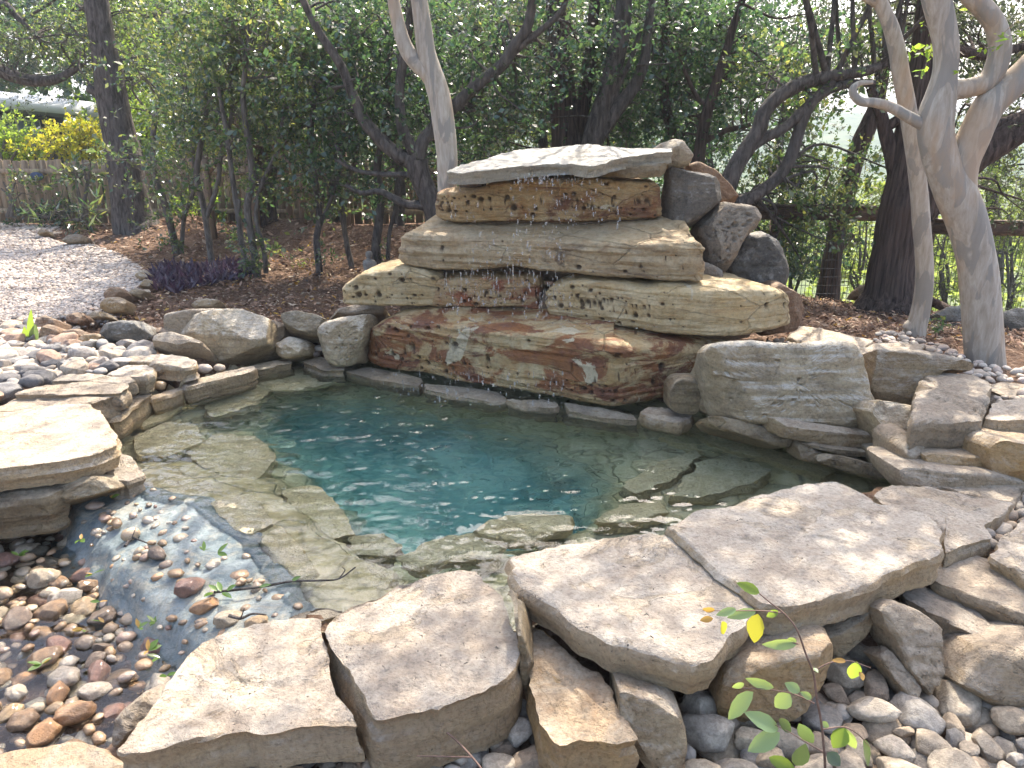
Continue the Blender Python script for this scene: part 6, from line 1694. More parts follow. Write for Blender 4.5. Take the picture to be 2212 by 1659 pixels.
# small statue
sx, sy = D(796, 590, 8.7)[0], 8.7
sz = gz1(sx, sy)
prof = [(0.0, 0.0), (0.075, 0.0), (0.09, 0.02), (0.088, 0.06), (0.07, 0.10), (0.06, 0.14), (0.066, 0.19), (0.07, 0.22), (0.06, 0.25), (0.03, 0.268), (0.024, 0.28), (0.034, 0.30), (0.036, 0.325), (0.026, 0.348), (0.0, 0.355)]
pz_ = catmull(np.array([(a, b, 0) for a, b in prof]), 3)
ang = np.linspace(0, 2 * math.pi, 24, endpoint=False)
Vs = []
for r, z, _ in pz_:
    rr = max(r, 0.0005) * (1 + 0.10 * np.cos(2 * ang) + (0.12 * np.sin(3 * ang + z * 8) if 0.03 < z < 0.24 else 0))
    Vs.append(np.stack([sx + rr * np.cos(ang) + 0.02 * (z / 0.35), sy + rr * 0.8 * np.sin(ang), np.full(24, sz - 0.01 + z * 1.05)], -1))
V = np.concatenate(Vs)
tag(solid('garden_statue', V, grid_faces(len(pz_), 24), M['statue']), 'small grey robed garden statue between the tree stems', 'statue')

# ------------------------------------------------------------------ loose rocks round the gravel and the mulch
for i, (lab, px, m) in enumerate([
    ('orange brown rock at the end of the gravel, behind the brown one', [(82, 712), (95, 694), (118, 688), (138, 698), (140, 718), (100, 722)], 'brown'),
    ('rounded brown rock in front of the orange brown rock', [(97, 738), (105, 712), (118, 704), (138, 712), (148, 730), (140, 742)], 'brown'),
    ('small purplish grey rock by the strap leaf', [(69, 745), (74, 724), (84, 718), (94, 728), (92, 748)], 'dark'),
    ('flat reddish brown rock between the brown rock and the black boulder', [(130, 738), (150, 722), (180, 716), (200, 724), (185, 738), (150, 744)], 'brown'),
    ('flat orange tan stone at the back of the left pebbles', [(172, 744), (190, 730), (225, 726), (240, 738), (215, 750), (185, 750)], 'slab_warm'),
    ('dark red rock at the inner edge of the gravel', [(152, 700), (162, 684), (185, 679), (197, 692), (185, 706)], 'brown'),
    ('pale pinkish stone right of the dark red rock', [(194, 692), (210, 680), (232, 677), (242, 688), (215, 695)], 'slab'),
    ('tan rock where gravel meets mulch', [(228, 668), (240, 652), (268, 648), (285, 662), (275, 678), (240, 678)], 'slab_warm'),
    ('rusty brown rock topmost of the rocks along the gravel edge', [(230, 642), (245, 628), (268, 626), (284, 640), (270, 650), (240, 652)], 'brown'),
    ('white stone standing at the bend of the gravel edge', [(300, 600), (312, 588), (328, 592), (330, 604), (312, 608)], 'slab'),
    ('flat white stone below the standing white stone', [(306, 622), (320, 608), (335, 612), (330, 624)], 'slab'),
    ('white stone low on the gravel edge near the purple plants', [(285, 640), (305, 628), (322, 634), (310, 645)], 'slab'),
    ('grey block at the far corner of the gravel', [(139, 522), (150, 514), (178, 511), (197, 518), (190, 527), (158, 529)], 'slab_grey'),
    ('pale rock at the far end of the gravel', [(87, 508), (92, 500), (104, 499), (108, 507), (96, 511)], 'slab'),
    ('pale flat rock lying alone on the mulch', [(420, 660), (450, 650), (480, 654), (470, 668), (430, 670)], 'slab'),
    ('low dark rock outcrop at the foot of the slim trunk', [(2005, 690), (2040, 668), (2090, 664), (2130, 680), (2120, 710), (2040, 706)], 'dark'),
    ('low dark rock outcrop at the right border', [(2140, 690), (2180, 670), (2240, 672), (2300, 700), (2260, 728), (2170, 718)], 'dark'),
    ('grey rock near the foot of the wire fence', [(1838, 640), (1850, 622), (1875, 616), (1892, 632), (1880, 648)], 'slab_grey')]):
    z0 = 0.2 if px[0][0] < 1000 else -0.05
    boulder(lab, px, z0, 0.3, m, name='loose_rock', seed=200 + i, lean=0.5, facets=5, amp=0.014, cat='rock')
V, F = tube(catmull([D(1985, 640, 8.9), D(2020, 655, 8.6), D(2060, 675, 8.3)], 6), np.full(13, 0.05), 12, 0.1, 3)
tag(solid('fallen_log', V, F, M['juniper']), 'short grey log lying by the juniper and the fence', 'log')

# ------------------------------------------------------------------ river stones
def peb_mat(name, cols, rough):
    t = NT(name)
    v = t.coords(True)
    if isinstance(cols, list):
        r = t.new('ShaderNodeNewGeometry').outputs['Random Per Island']
        c = t.ramp(r, [(i / (len(cols) - 1), k) for i, k in enumerate(cols)])
    else:
        c = t.mix(t.mapr(t.noise(v, 3.0, 5, 0.6), 0.4, 0.62), tuple(k * 0.8 for k in cols), tuple(min(1, k * 1.12) for k in cols))
    n = t.noise(v, 7.0, 6, 0.65, 0.6)
    c = t.mix(1.0, c, t.ramp(n, [(0.3, 0.68), (0.55, 1.0), (0.8, 1.15)]), 'MULTIPLY')
    c = t.mix(t.mapr(t.noise(v, 20.0, 5, 0.75), 0.6, 0.7, 0, 0.45), c, (0.46, 0.41, 0.34))
    nb = t.bump(t.noise(v, 12.0, 6, 0.7), 0.5, 0.05)
    if rough < 0.4:
        return t.done(c, rough, nb, 0.5, Coat_Weight=0.35, Coat_Roughness=0.08)
    return t.done(c, rough, nb, 0.25)
PAL = {
 'dry': [('grey tan', (0.36, 0.3, 0.23)), ('buff', (0.46, 0.38, 0.28)), ('dark grey', (0.25, 0.225, 0.195)), ('cream', (0.52, 0.44, 0.34)), ('brownish', (0.36, 0.275, 0.195)), ('pale grey', (0.44, 0.39, 0.325)), ('slate grey', (0.29, 0.27, 0.245)), ('warm tan', (0.46, 0.36, 0.25))],
 'bank': [('grey', (0.36, 0.31, 0.265)), ('cream', (0.5, 0.43, 0.35)), ('slate grey', (0.25, 0.235, 0.22)), ('white', (0.53, 0.475, 0.41)), ('reddish', (0.42, 0.285, 0.205)), ('charcoal', (0.15, 0.14, 0.135)), ('sandy', (0.5, 0.4, 0.295)), ('pale grey', (0.43, 0.38, 0.33))],
 'wet': [('chestnut brown', (0.26, 0.16, 0.085)), ('honey', (0.37, 0.25, 0.13)), ('dark brown', (0.18, 0.125, 0.085)), ('sandy', (0.41, 0.325, 0.22)), ('orange', (0.37, 0.2, 0.09)), ('olive brown', (0.27, 0.22, 0.15)), ('pale tan', (0.45, 0.375, 0.285)), ('maroon', (0.24, 0.13, 0.09))],
 'pale': [('cream', (0.5, 0.42, 0.33)), ('white', (0.56, 0.49, 0.41)), ('tan', (0.44, 0.36, 0.28)), ('pinkish', (0.52, 0.42, 0.36))]}
for k, rg in (('dry', 0.8), ('bank', 0.75), ('wet', 0.3), ('pale', 0.8)):
    for nm_, c_ in PAL[k]:
        M['peb_' + k + nm_] = peb_mat(k + '_' + nm_.replace(' ', '_') + '_stone', c_, rg)
    M['pebs_' + k] = peb_mat(k + '_river_stones', [c for _, c in PAL[k]], rg)
SPH2, SPF2 = subdiv_ico(3)
SPH1, SPF1 = subdiv_ico(1)
PEB = {}
for k in ('dry', 'bank', 'wet', 'pale'):
    PEB[k] = []
    for v in range(12):
        rg = np.random.default_rng(900 + v)
        s = np.array((1.0, rg.uniform(0.6, 0.85), rg.uniform(0.38, 0.62)))
        V = SPH2.copy()
        V = np.sign(V) * np.abs(V) ** rg.uniform(0.75, 1.0)
        V *= s
        V *= (1 + 0.26 * fbm(SPH2 * 1.2 + v * 9.1, 2) + 0.05 * fbm(SPH2 * 4 + v, 2))[:, None]
        for _ in range(rg.integers(3, 8)):
            n = rg.normal(size=3); n /= np.linalg.norm(n)
            q = V @ n
            V -= np.maximum(0, q - q.max() * rg.uniform(0.62, 0.9))[:, None] * n * 0.9
        PEB[k].append(mesh_np('river_stone', V, SPF2, [M['pebs_' + k]]))
ALL = []
def throw(poly_px, z, n, r0, r1, kind, region, seed, layers=1, lift=0.035, zf_=None, tries=40):
    rng = np.random.default_rng(seed)
    for ly in range(layers):
        zz = z + ly * lift
        poly = np.array([W(x, y, zz)[:2] for x, y in poly_px])
        lo, hi = poly.min(0), poly.max(0)
        placed = []
        rs = np.sort(r0 + (r1 - r0) * rng.random(n) ** 1.7)[::-1]
        for r in rs:
            for _ in range(tries):
                p = lo + (hi - lo) * rng.random(2)
                if not inside(p[None], poly)[0]: continue
                if all((p[0] - a) ** 2 + (p[1] - b) ** 2 > (0.72 * (r + c)) ** 2 for a, b, c in placed):
                    placed.append((p[0], p[1], r))
                    ALL.append((p[0], p[1], zz + rng.uniform(-0.25, 0.3) * r, r, kind, region, rng.integers(0, 12), (rng.normal() * 0.22, rng.normal() * 0.22, rng.uniform(0, 6.28))))
                    break
throw([(1470, 1540), (1560, 1515), (1690, 1515), (1770, 1400), (1850, 1345), (1900, 1390), (1990, 1515), (2030, 1490), (2110, 1490), (2250, 1480), (2400, 1500), (2400, 1850), (1380, 1850), (1400, 1640), (1470, 1640)], -0.05, 150, 0.03, 0.098, 'dry', 0, 1, 2, 0.045)
throw([(560, 1650), (700, 1640), (850, 1620), (960, 1590), (1100, 1510), (1140, 1500), (1190, 1600), (1220, 1800), (560, 1800)], -0.05, 50, 0.03, 0.07, 'dry', 1, 2, 2, 0.04)
throw([(-90, 815), (-60, 740), (0, 716), (60, 700), (120, 730), (230, 748), (330, 745), (335, 765), (270, 776), (235, 806), (130, 812), (20, 850), (-90, 880)], 0.215, 210, 0.035, 0.12, 'bank', 2, 3, 2, 0.03)
throw([(-120, 720), (0, 690), (130, 683), (240, 660), (250, 690), (150, 720), (60, 715), (-100, 740)], 0.20, 160, 0.015, 0.04, 'bank', 2, 4)
throw(STREAM_PX, -0.24, 260, 0.024, 0.075, 'wet', 3, 5, 2, 0.035)
throw([(1640, 745), (1690, 728), (1720, 748), (1700, 752)], 0.24, 12, 0.02, 0.04, 'dry', 4, 6)
throw([(1885, 742), (1900, 718), (1950, 716), (2000, 735), (2040, 752), (2110, 785), (2212, 795), (2300, 800), (2300, 830), (2120, 822), (2050, 795), (2040, 775), (1990, 748)], 0.22, 90, 0.025, 0.05, 'pale', 4, 7)
throw([(1815, 755), (1850, 756), (1866, 770), (1842, 800), (1835, 850), (1825, 800)], 0.2, 24, 0.025, 0.045, 'pale', 4, 8)
throw([(2108, 1150), (2180, 1098), (2230, 1075), (2240, 1110), (2160, 1165), (2136, 1195)], 0.2, 22, 0.025, 0.05, 'dry', 5, 9)
throw([(2150, 860), (2212, 850), (2260, 850), (2260, 865), (2160, 870)], 0.3, 10, 0.03, 0.05, 'bank', 4, 10)
for (x, y, z, r, k, rg) in ((372, 815, 0.15, 0.06, 'bank', 6), (440, 796, 0.12, 0.06, 'bank', 6), (475, 795, 0.12, 0.055, 'bank', 6), (345, 832, 0.13, 0.055, 'wet', 6), (308, 836, 0.16, 0.06, 'bank', 6), (385, 808, 0.12, 0.05, 'wet', 6), (690, 752, 0.12, 0.05, 'bank', 6), (684, 765, 0.08, 0.04, 'bank', 6), (1835, 866, 0.12, 0.06, 'bank', 6), (1868, 780, 0.3, 0.04, 'pale', 4)):
    p = W(x, y, z)
    ALL.append((p[0], p[1], p[2], r, k, rg, int(x) % 12, (0.1, 0.05, x * 0.7)))
for (x, y, r) in ((205, 1092, 0.055), (225, 1113, 0.045), (252, 1130, 0.05), (282, 1154, 0.06), (322, 1124, 0.05), (351, 1145, 0.035), (392, 1163, 0.05), (426, 1189, 0.04), (338, 1197, 0.065), (358, 1215, 0.04), (380, 1238, 0.05), (410, 1269, 0.085), (444, 1308, 0.085), (462, 1220, 0.06), (517, 1243, 0.06), (494, 1339, 0.075), (553, 1347, 0.06), (602, 1295, 0.05), (556, 1269, 0.05), (375, 1180, 0.03), (300, 1185, 0.035), (250, 1200, 0.03)):
    p = W(x, y, -0.02)
    # sit on the apron
    ALL.append((p[0], p[1], -0.035 if r < 0.05 else -0.02, r * 0.8, 'wet', 7, int(x) % 12, (0.1, 0.1, x * 0.37)))
rgA = np.random.default_rng(321)
for _ in range(90):
    u_, v_ = rgA.random(), rgA.random() ** 0.6
    p = poly_at(LIP, np.array([u_]))[0] * (1 - v_) + poly_at(CREST, np.array([u_]))[0] * v_
    ALL.append((p[0], p[1], float(np.interp(v_, prof_v, prof_z)) + 0.004, rgA.uniform(0.012, 0.03), 'wet', 7, int(rgA.integers(0, 12)), (0.1, 0.1, rgA.uniform(0, 6))))
def screen_size(s):
    p = np.array(s[:3])
    rel = p - (0, 0, EYE)
    fw = rel[1] * CP - rel[2] * SP
    sx_ = CX + FPX * rel[0] / fw
    sy_ = CY - FPX * (rel[1] * SP + rel[2] * CP) / fw
    return (s[3] / fw if -40 < sx_ < 2260 and -20 < sy_ < 1700 else 0.0)
REG = ['dry river stone in the pile below the largest slab', 'dry river stone under the lip of the middle slabs', 'river stone on the left bank beside the gravel', 'wet stone in the stream bed below the apron', 'river stone on the right bank near the smooth trunks', 'river stone in the gap between the right hand slabs', 'river stone tucked among the coping stones', 'wet stone stuck in the blue plaster apron']
order = sorted(range(len(ALL)), key=lambda i: -screen_size(ALL[i]))
rest = []
for rank, i in enumerate(order):
    x, y, z, r, k, rg, v, ro = ALL[i]
    ssz = screen_size(ALL[i])
    if ssz == 0: continue
    if rank < 300:
        o = link('river_stone', PEB[k][v], None, (x, y, z))
        o.scale = (r, r, r)
        o.rotation_euler = ro
        nm_ = PAL[k][(i * 7 + v) % len(PAL[k])][0]
        o.material_slots[0].link = 'OBJECT'
        o.material_slots[0].material = M['peb_' + k + nm_]
        sz_ = 'big' if r > 0.07 else ('middling' if r > 0.05 else 'small')
        tag(o, sz_ + ' ' + nm_ + ' ' + REG[rg], 'stone', sz_ + ' ' + nm_ + ' ' + REG[rg].replace('stone', 'stones', 1))
    else:
        rest.append(ALL[i])
Vs, Fs, mi, n0 = [], [], [], 0
kinds = ['dry', 'bank', 'wet', 'pale']
for x, y, z, r, k, rg, v, ro in rest:
    rgn = np.random.default_rng(int(abs(x * 1e4) + v))
    s = np.array((1, rgn.uniform(0.6, 0.9), rgn.uniform(0.4, 0.65))) * r
    V = SPH1 * s * (1 + 0.12 * rgn.normal(size=(len(SPH1), 1)) * 0.6)
    Vs.append(V @ rot_xyz(*ro).T + (x, y, z)); Fs.append(SPF1 + n0); n0 += len(SPH1)
    mi += [kinds.index(k)] * len(SPF1)
if Vs:
    o = solid('pebbles', np.concatenate(Vs), np.concatenate(Fs), [M['pebs_' + k] for k in kinds], midx=mi)
    tag(o, 'smaller loose pebbles filling in between the river stones', kind='stuff')

# ------------------------------------------------------------------ gravel, mulch chips, fallen leaves
rng = np.random.default_rng(31)
P = np.stack([rng.uniform(-40, 330, 26000), rng.uniform(476, 720, 26000)], -1)
P = P[inside(P, GRAVEL_PX)][:11000]
Wp = np.array([W(x, y, 0.2) for x, y in P])
dist = np.linalg.norm(Wp - (0, 0, EYE), axis=1)
size = np.maximum(0.016, dist * 0.0021) * (0.6 + 0.8 * rng.random(len(P)))
Wp[:, 2] = ground_z(Wp[:, 0], Wp[:, 1]) + size * 0.25 + 0.012
IV = ICO_V[None] * (0.75 + 0.5 * rng.random((len(P), 12, 1))) * np.stack([size, size * 0.8, size * 0.6], -1)[:, None]
V = (IV + Wp[:, None]).reshape(-1, 3)
F = (ICO_F[None] + (np.arange(len(P)) * 12)[:, None, None]).reshape(-1, 3)
tag(solid('gravel', V, F, M['gravel'], False), 'loose white gravel on the path', kind='stuff')
def chip_pts(n, x0, x1, y0, y1, z=0.17):
    q = np.stack([rng.uniform(x0, x1, n), rng.uniform(y0, y1, n)], -1)
    w_ = np.array([W(a, b, z) for a, b in q])
    xy = w_[:, :2]
    ok = ~inside(xy, GRAVEL) & (sdist(xy, POOL) < -0.1) & (sdist(xy, STREAM) < -0.1)
    w_ = w_[ok]
    w_[:, 2] = ground_z(w_[:, 0], w_[:, 1])
    return w_
C = np.vstack([chip_pts(12000, 120, 980, 478, 720), chip_pts(6000, 1640, 2240, 610, 800, 0.0)])
n = len(C)
C[:, 2] += 0.02 + 0.02 * rng.random(n)
dist = np.linalg.norm(C - (0, 0, EYE), axis=1)
ax = rng.normal(size=(n, 3)) * (1, 1, 0.3)
nm = rng.normal(size=(n, 3)) * 0.5 + (0, 0, 1)
Lc = (0.025 + 0.06 * rng.random(n) ** 2) * np.maximum(1, dist / 8)
LV, LF = leaf_quads(C, ax, nm, Lc, Lc * rng.uniform(0.15, 0.5, n))
tag(solid('mulch_chips', LV, LF, M['chips'], False), 'loose bark chips strewn over the mulch', kind='stuff')
C = np.vstack([chip_pts(420, 200, 980, 490, 700), chip_pts(150, 1700, 2240, 620, 790, 0.0)])
n = len(C)
C[:, 2] += 0.035
ax = rng.normal(size=(n, 3)) * (1, 1, 0.4)
nm = rng.normal(size=(n, 3)) * 0.6 + (0, 0, 1)
Lc = 0.03 + 0.04 * rng.random(n)
LV, LF = leaf_quads(C, ax, nm, Lc, Lc * 0.5)
tag(solid('leaf_litter', LV, LF, M['leaf_dry'], False), 'dry fallen leaves scattered on the mulch', kind='stuff')

# purple ground cover
rng = np.random.default_rng(41)
Q = np.stack([rng.uniform(325, 560, 900), rng.uniform(560, 632, 900)], -1)
Q = Q[inside(Q, [(325, 610), (330, 590), (370, 575), (430, 580), (480, 572), (550, 566), (560, 590), (500, 605), (430, 615), (380, 632), (340, 628)])][:420]
C = np.array([W(a, b, 0.2) for a, b in Q])
C[:, 2] = ground_z(C[:, 0], C[:, 1]) + 0.01
n = len(C)
C = np.repeat(C, 3, 0) + rng.normal(size=(n * 3, 3)) * (0.02, 0.02, 0.0)
ax = rng.normal(size=(n * 3, 3)) * (0.7, 0.7, 0.1) + (0, 0, 0.8)
nm = rng.normal(size=(n * 3, 3))
Lc = 0.09 + 0.09 * rng.random(n * 3)
LV, LF = leaf_quads(C, ax, nm, Lc, Lc * 0.22, 0.3)
tag(solid('ground_cover', LV, LF, M['leaf_purple'], False), 'patch of purple strap leaved ground cover on the mulch', kind='stuff')

# ------------------------------------------------------------------ single leaves and sticks
def blade(b, tip, w, bend=0.15, seg=8, nrm=None):
    """a lens shaped leaf with a folded midrib, base to tip"""
    b, tip = np.asarray(b, float), np.asarray(tip, float)
    ax = tip - b
    L = np.linalg.norm(ax)
    nv = np.array(nrm if nrm is not None else (0.1, -0.75, 0.65), float)
    s = np.cross(ax / L, nv); s /= np.linalg.norm(s)
    nn = np.cross(s, ax / L)
    V = []
    for i in range(seg + 1):
        t = i / seg
        hw = w / 2 * (math.sin(math.pi * t ** 0.85) ** 0.8 if 0 < t < 1 else 0.02) * (1.0 + 0.06 * (i % 2))
        c = b + ax * t - nn * bend * L * (t - 0.0) ** 2 * 0.5
        V += [c - s * hw + nn * hw * 0.25, c, c + s * hw + nn * hw * 0.25]
    V = np.array(V)
    F = grid_faces(seg + 1, 3, False)
    return V, F
SD = 1.78
def c9(x, y): return (1474 + x / 3.0, 1106 + y / 3.0)
def s9(x, y, d=SD): return D(*c9(x, y), d)
sp = empty('sapling', D(1782, 1700, SD), 'young leafy sapling in the pebbles at the bottom right', 'sapling')
def stick(pts, r0, r1, name, parent, mat='stem', sides=7):
    C4 = catmull(np.array(pts), 6)
    V, F = tube(C4, np.linspace(r0, r1, len(C4)), sides, 0.1, len(pts))
    return solid(name, V, F, M[mat], parent=parent)
M['twig'] = plain('reddish_twig_bark', (0.24, 0.15, 0.11), 0.7, 0.25, 30)
base = s9(925, 1700); base = base + (0, 0, 0)
gb = np.array((base[0], base[1] + 0.02, -0.03))
stick([gb, base, s9(905, 1400), s9(870, 1200), s9(850, 1050), s9(800, 920), s9(740, 760), s9(660, 660), s9(560, 580), s9(500, 530)], 0.0042, 0.0016, 'stem', sp, 'twig')
for pts in ([(655, 655), (500, 640), (330, 640), (130, 640)], [(750, 855), (650, 835), (560, 850)], [(850, 1035), (950, 980), (1080, 965), (1220, 1010)], [(855, 1240), (720, 1180), (560, 1150), (380, 1140)], [(910, 1555), (780, 1480), (700, 1430), (600, 1380)], [(905, 1410), (1050, 1395), (1150, 1450), (1210, 1520)]):
    stick([s9(*p) for p in pts], 0.0022, 0.001, 'twig', sp, 'twig')
SL = [(500, 525, 355, 458, 60, 'leaf_lime'), (480, 640, 290, 685, 55, 'leaf_blue'), (350, 630, 220, 668, 45, 'leaf_blue'), (490, 660, 462, 850, 100, 'leaf_yellow'), (255, 710, 275, 795, 55, 'leaf_yellow'), (200, 690, 112, 702, 35, 'leaf_dry'), (210, 635, 130, 630, 35, 'leaf_dry'), (620, 640, 545, 680, 40, 'leaf_lime'),
      (745, 855, 520, 862, 60, 'leaf_blue'), (742, 835, 680, 825, 35, 'leaf_blue'), (1130, 970, 1095, 1088, 75, 'leaf_lime'), (1150, 1035, 1172, 1092, 40, 'leaf_dry'), (1060, 965, 970, 960, 30, 'leaf_dry'), (460, 1165, 288, 1345, 95, 'leaf_blue'), (592, 1138, 410, 1082, 60, 'leaf_blue'), (400, 1110, 322, 1138, 40, 'leaf_blue'),
      (700, 1180, 600, 1268, 95, 'leaf_blue'), (762, 1165, 665, 1108, 60, 'leaf_blue'), (838, 1208, 768, 1168, 40, 'leaf_blue'), (622, 1412, 410, 1298, 95, 'leaf_blue'), (632, 1430, 424, 1552, 105, 'leaf_blue'), (625, 1340, 712, 1432, 60, 'leaf_oak'), (755, 1370, 850, 1505, 80, 'leaf_oak'), (735, 1645, 800, 1505, 100, 'leaf_oak'),
      (560, 1590, 735, 1665, 75, 'leaf_lime'), (1052, 1400, 978, 1532, 105, 'leaf_lime'), (1050, 1398, 1122, 1542, 72, 'leaf_blue'), (1172, 1470, 1216, 1655, 65, 'leaf_oak'), (900, 1362, 955, 1396, 35, 'leaf_blue'), (940, 1560, 1025, 1645, 80, 'leaf_oak'), (850, 1010, 880, 1040, 25, 'leaf_blue')]
for k, (bx, by, tx_, ty_, w, m) in enumerate(SL):
    r_ = np.random.default_rng(k)
    V, F = blade(s9(bx, by), s9(tx_, ty_, SD + r_.uniform(-0.03, 0.02)), w / 3.0 * SD * 1.35 / FPX, 0.1, nrm=(r_.normal() * 0.3, -0.7, 0.6 + r_.normal() * 0.25))
    solid('leaf', V, F, M[m], parent=sp)
# strap leaf at the edge of the gravel
st_ = empty('strap_leaf_plant', W(66, 745, 0.22), 'single tall strap leaved plant among the left bank pebbles', 'plant')
b0 = W(66, 745, 0.22)
for (x, y, w, m) in ((66, 668, 0.05, 'leaf_lime'), (76, 700, 0.07, 'leaf_oak'), (52, 705, 0.05, 'leaf_lime')):
    V, F = blade(b0 + ((x - 66) * 0.002, 0, 0), D(x, y, b0[1]), w, 0.08, nrm=(0.2, -1, 0.1))
    solid('leaf', V, F, M[m], parent=st_)
# floating branch on the apron
fb = empty('floating_branch', W(620, 1258, 0.0), 'thin dark branch with green leaves floating over the outlet', 'branch')
fp = [W(462, 1279, 0.0), W(560, 1268, 0.008), W(629, 1256, 0.012), W(690, 1254, 0.012), W(732, 1250, 0.02), W(768, 1225, 0.06)]
stick(fp, 0.006, 0.003, 'stick', fb, 'oak')
stick([fp[4], W(745, 1232, 0.05), W(738, 1225, 0.07)], 0.003, 0.0015, 'stick', fb, 'oak')
for (x, y, x2, y2) in ((470, 1277, 450, 1262), (478, 1278, 470, 1255), (460, 1280, 440, 1288), (490, 1276, 510, 1262), (560, 1268, 585, 1262), (629, 1256, 650, 1244), (480, 1280, 500, 1290)):
    V, F = blade(W(x, y, 0.012), W(x2, y2, 0.03), 0.022, 0.1, nrm=(0.1, -0.2, 1))
    solid('leaf', V, F, M['leaf_wet'], parent=fb)
for lab, (x, y), pts in (('dark curled twig caught on a stone of the apron', (290, 1170), [(270, 1180), (285, 1162), (300, 1166), (316, 1172)]), ('dark wet stick lying on the apron near the pointed slab', (520, 1340), [(495, 1330), (520, 1336), (545, 1326), (575, 1328)])):
    tw = empty('wet_twig', W(x, y, 0.03), lab, 'twig')
    stick([W(a, b, 0.04) for a, b in pts], 0.007, 0.003, 'stick', tw, 'oak')
    stick([W(*pts[1], 0.04), W(pts[1][0] + 8, pts[1][1] - 22, 0.08)], 0.003, 0.0015, 'stick', tw, 'oak')
# reddish twig on the near pebbles
rt = empty('dry_twig', W(1000, 1640, 0.05), 'thin reddish forked twig lying on pebbles before the thick slab', 'twig')
stick([W(934, 1563, 0.14), W(975, 1590, 0.13), W(1020, 1636, 0.11), W(1055, 1680, 0.10)], 0.0035, 0.003, 'stick', rt, 'twig')
stick([W(1020, 1636, 0.11), W(960, 1634, 0.10), W(900, 1633, 0.12)], 0.0028, 0.0016, 'stick', rt, 'twig')
# sprigs of wet leaves on the stream stones
WL = [(130, 1120, 30), (60, 1100, 34), (175, 1165, 26), (440, 1190, 30), (200, 1240, 20), (215, 1300, 26), (335, 1345, 40), (300, 1355, 22), (180, 1360, 22), (225, 1345, 20), (360, 1460, 18), (90, 1435, 20), (40, 1200, 22), (320, 1405, 26), (345, 1420, 22), (470, 1195, 20), (240, 1075, 16)]
for k, (x, y, s) in enumerate(WL):
    r_ = np.random.default_rng(60 + k)
    zz = -0.17 if x < 430 and y > 1200 or x < 170 else -0.02
    p = W(x, y, zz + 0.05)
    root = empty('wet_leaf_sprig', p, ['glossy green leaf sprig washed onto the stream pebbles', 'glossy green leaf sprig lying on the blue plaster apron'][int(zz > -0.1)], 'leaves', ['leaf sprigs on the stream pebbles', 'leaf sprigs on the apron'][int(zz > -0.1)])
    for j in range(r_.integers(2, 5)):
        a = r_.uniform(0, 6.28)
        L = r_.uniform(0.03, 0.055)
        V, F = blade(p, p + (L * math.cos(a), L * math.sin(a), r_.uniform(0, 0.03)), L * 0.45, 0.1, 6, nrm=(r_.normal() * 0.3, r_.normal() * 0.3, 1))
        solid('leaf', V, F, M['leaf_wet'] if r_.random() < 0.8 else M['leaf_dry'], parent=root)
# crumbs of debris on the slabs
dn = []
rng = np.random.default_rng(88)
for (x0, x1, y0, y1, z, n) in ((450, 700, 1390, 1550, 0.205, 16), (760, 1080, 1290, 1480, 0.24, 26), (1150, 1560, 1200, 1380, 0.315, 16), (1560, 1980, 1080, 1260, 0.355, 14), (20, 220, 900, 980, 0.265, 8), (450, 580, 700, 720, 0.5, 3)):
    for _ in range(n):
        p = W(rng.uniform(x0, x1), rng.uniform(y0, y1), z + 0.006)
        a = rng.uniform(0, 6.28)
        L = rng.uniform(0.004, 0.018)
        dn.append(tube([p, p + (L * 0.5 * math.cos(a), L * 0.5 * math.sin(a), 0.004), p + (L * math.cos(a + 0.5), L * math.sin(a + 0.5), 0.0)], np.array((0.0008, 0.0014, 0.0006)) * rng.uniform(0.6, 1.4), 5, 0.1, 1))
tag(solid('debris', *join(dn), M['oak']), 'crumbs of bark and bits of stalk lying on the slabs', kind='stuff')

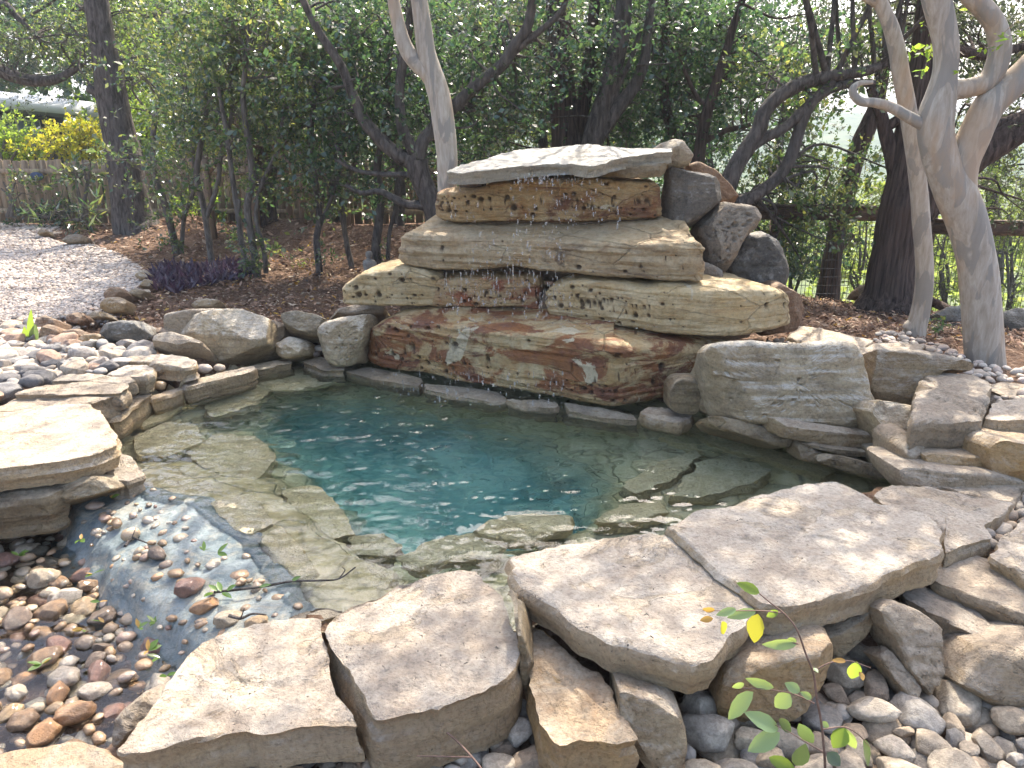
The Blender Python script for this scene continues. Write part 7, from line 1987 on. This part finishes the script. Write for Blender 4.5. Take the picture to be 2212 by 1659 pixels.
# ------------------------------------------------------------------ falling water
rng = np.random.default_rng(99)
DV, DF, n0 = [], [], 0
S0, SF0 = subdiv_ico(1)
def drops(x0, x1, y0, y1, d0, d1, n, s0=0.0022, s1=0.0075, stretch=(1, 4)):
    global n0
    for _ in range(n):
        u = rng.random()
        x = x0 + (x1 - x0) * u
        p = D(x, rng.uniform(y0, y1), d0 + (d1 - d0) * u + rng.normal() * 0.03)
        s = s0 + (s1 - s0) * rng.random() ** 2.5
        k = rng.uniform(*stretch)
        DV.append(S0 * (s, s, s * k) + p); DF.append(SF0 + n0); n0 += len(S0)
drops(1080, 1270, 372, 392, 5.92, 5.86, 40)
drops(1100, 1340, 385, 500, 5.86, 5.8, 150)
drops(960, 1040, 400, 480, 6.0, 5.95, 20)
drops(1000, 1220, 500, 590, 5.66, 5.5, 140)
drops(950, 1240, 588, 700, 5.62, 5.42, 260)
drops(850, 1420, 690, 720, 5.4, 5.1, 90, stretch=(0.6, 1.4))
drops(800, 1220, 800, 880, 5.35, 4.75, 130)
drops(700, 1300, 840, 960, 5.1, 4.3, 60, 0.0014, 0.004, (0.6, 1.2))
drops(1080, 1280, 376, 400, 5.9, 5.85, 40, 0.0016, 0.003, (5, 16))
drops(960, 1210, 586, 640, 5.6, 5.44, 80, 0.0016, 0.003, (5, 18))
drops(820, 1200, 806, 850, 5.3, 4.78, 50, 0.0016, 0.003, (4, 12))
tag(solid('falling_water', np.concatenate(DV), np.concatenate(DF), M['drops']), 'scattered drops of water falling between the ledges', kind='stuff')

# ------------------------------------------------------------------ sunlight through the rippled water
sun_d.cycles.is_caustics_light = True
water.cycles.is_caustics_caster = True
for o in bpy.data.objects:
    if o.name.startswith(('pool_basin', 'sunken_stone')):
        o.cycles.is_caustics_receiver = True
# ------------------------------------------------------------------ the air
V, F = box_vf((-760, -75, -26), (760, 1250, 46))
hz = NT('valley_haze')
hz.n.remove(hz.b)
pv = hz.new('ShaderNodeVolumePrincipled')
pv.inputs['Color'].default_value = (0.86, 0.92, 1.0, 1)
pv.inputs['Density'].default_value = 0.0012
pv.inputs['Anisotropy'].default_value = 0.0
hz.l.new(pv.outputs[0], hz.out.inputs['Volume'])
tag(solid('haze', V, F, hz.m, False, origin=np.zeros(3)), 'pale haze in the air over the valley', kind='stuff')

for o in bpy.data.objects:
    if 'o_' in o.keys():
        del o['o_']
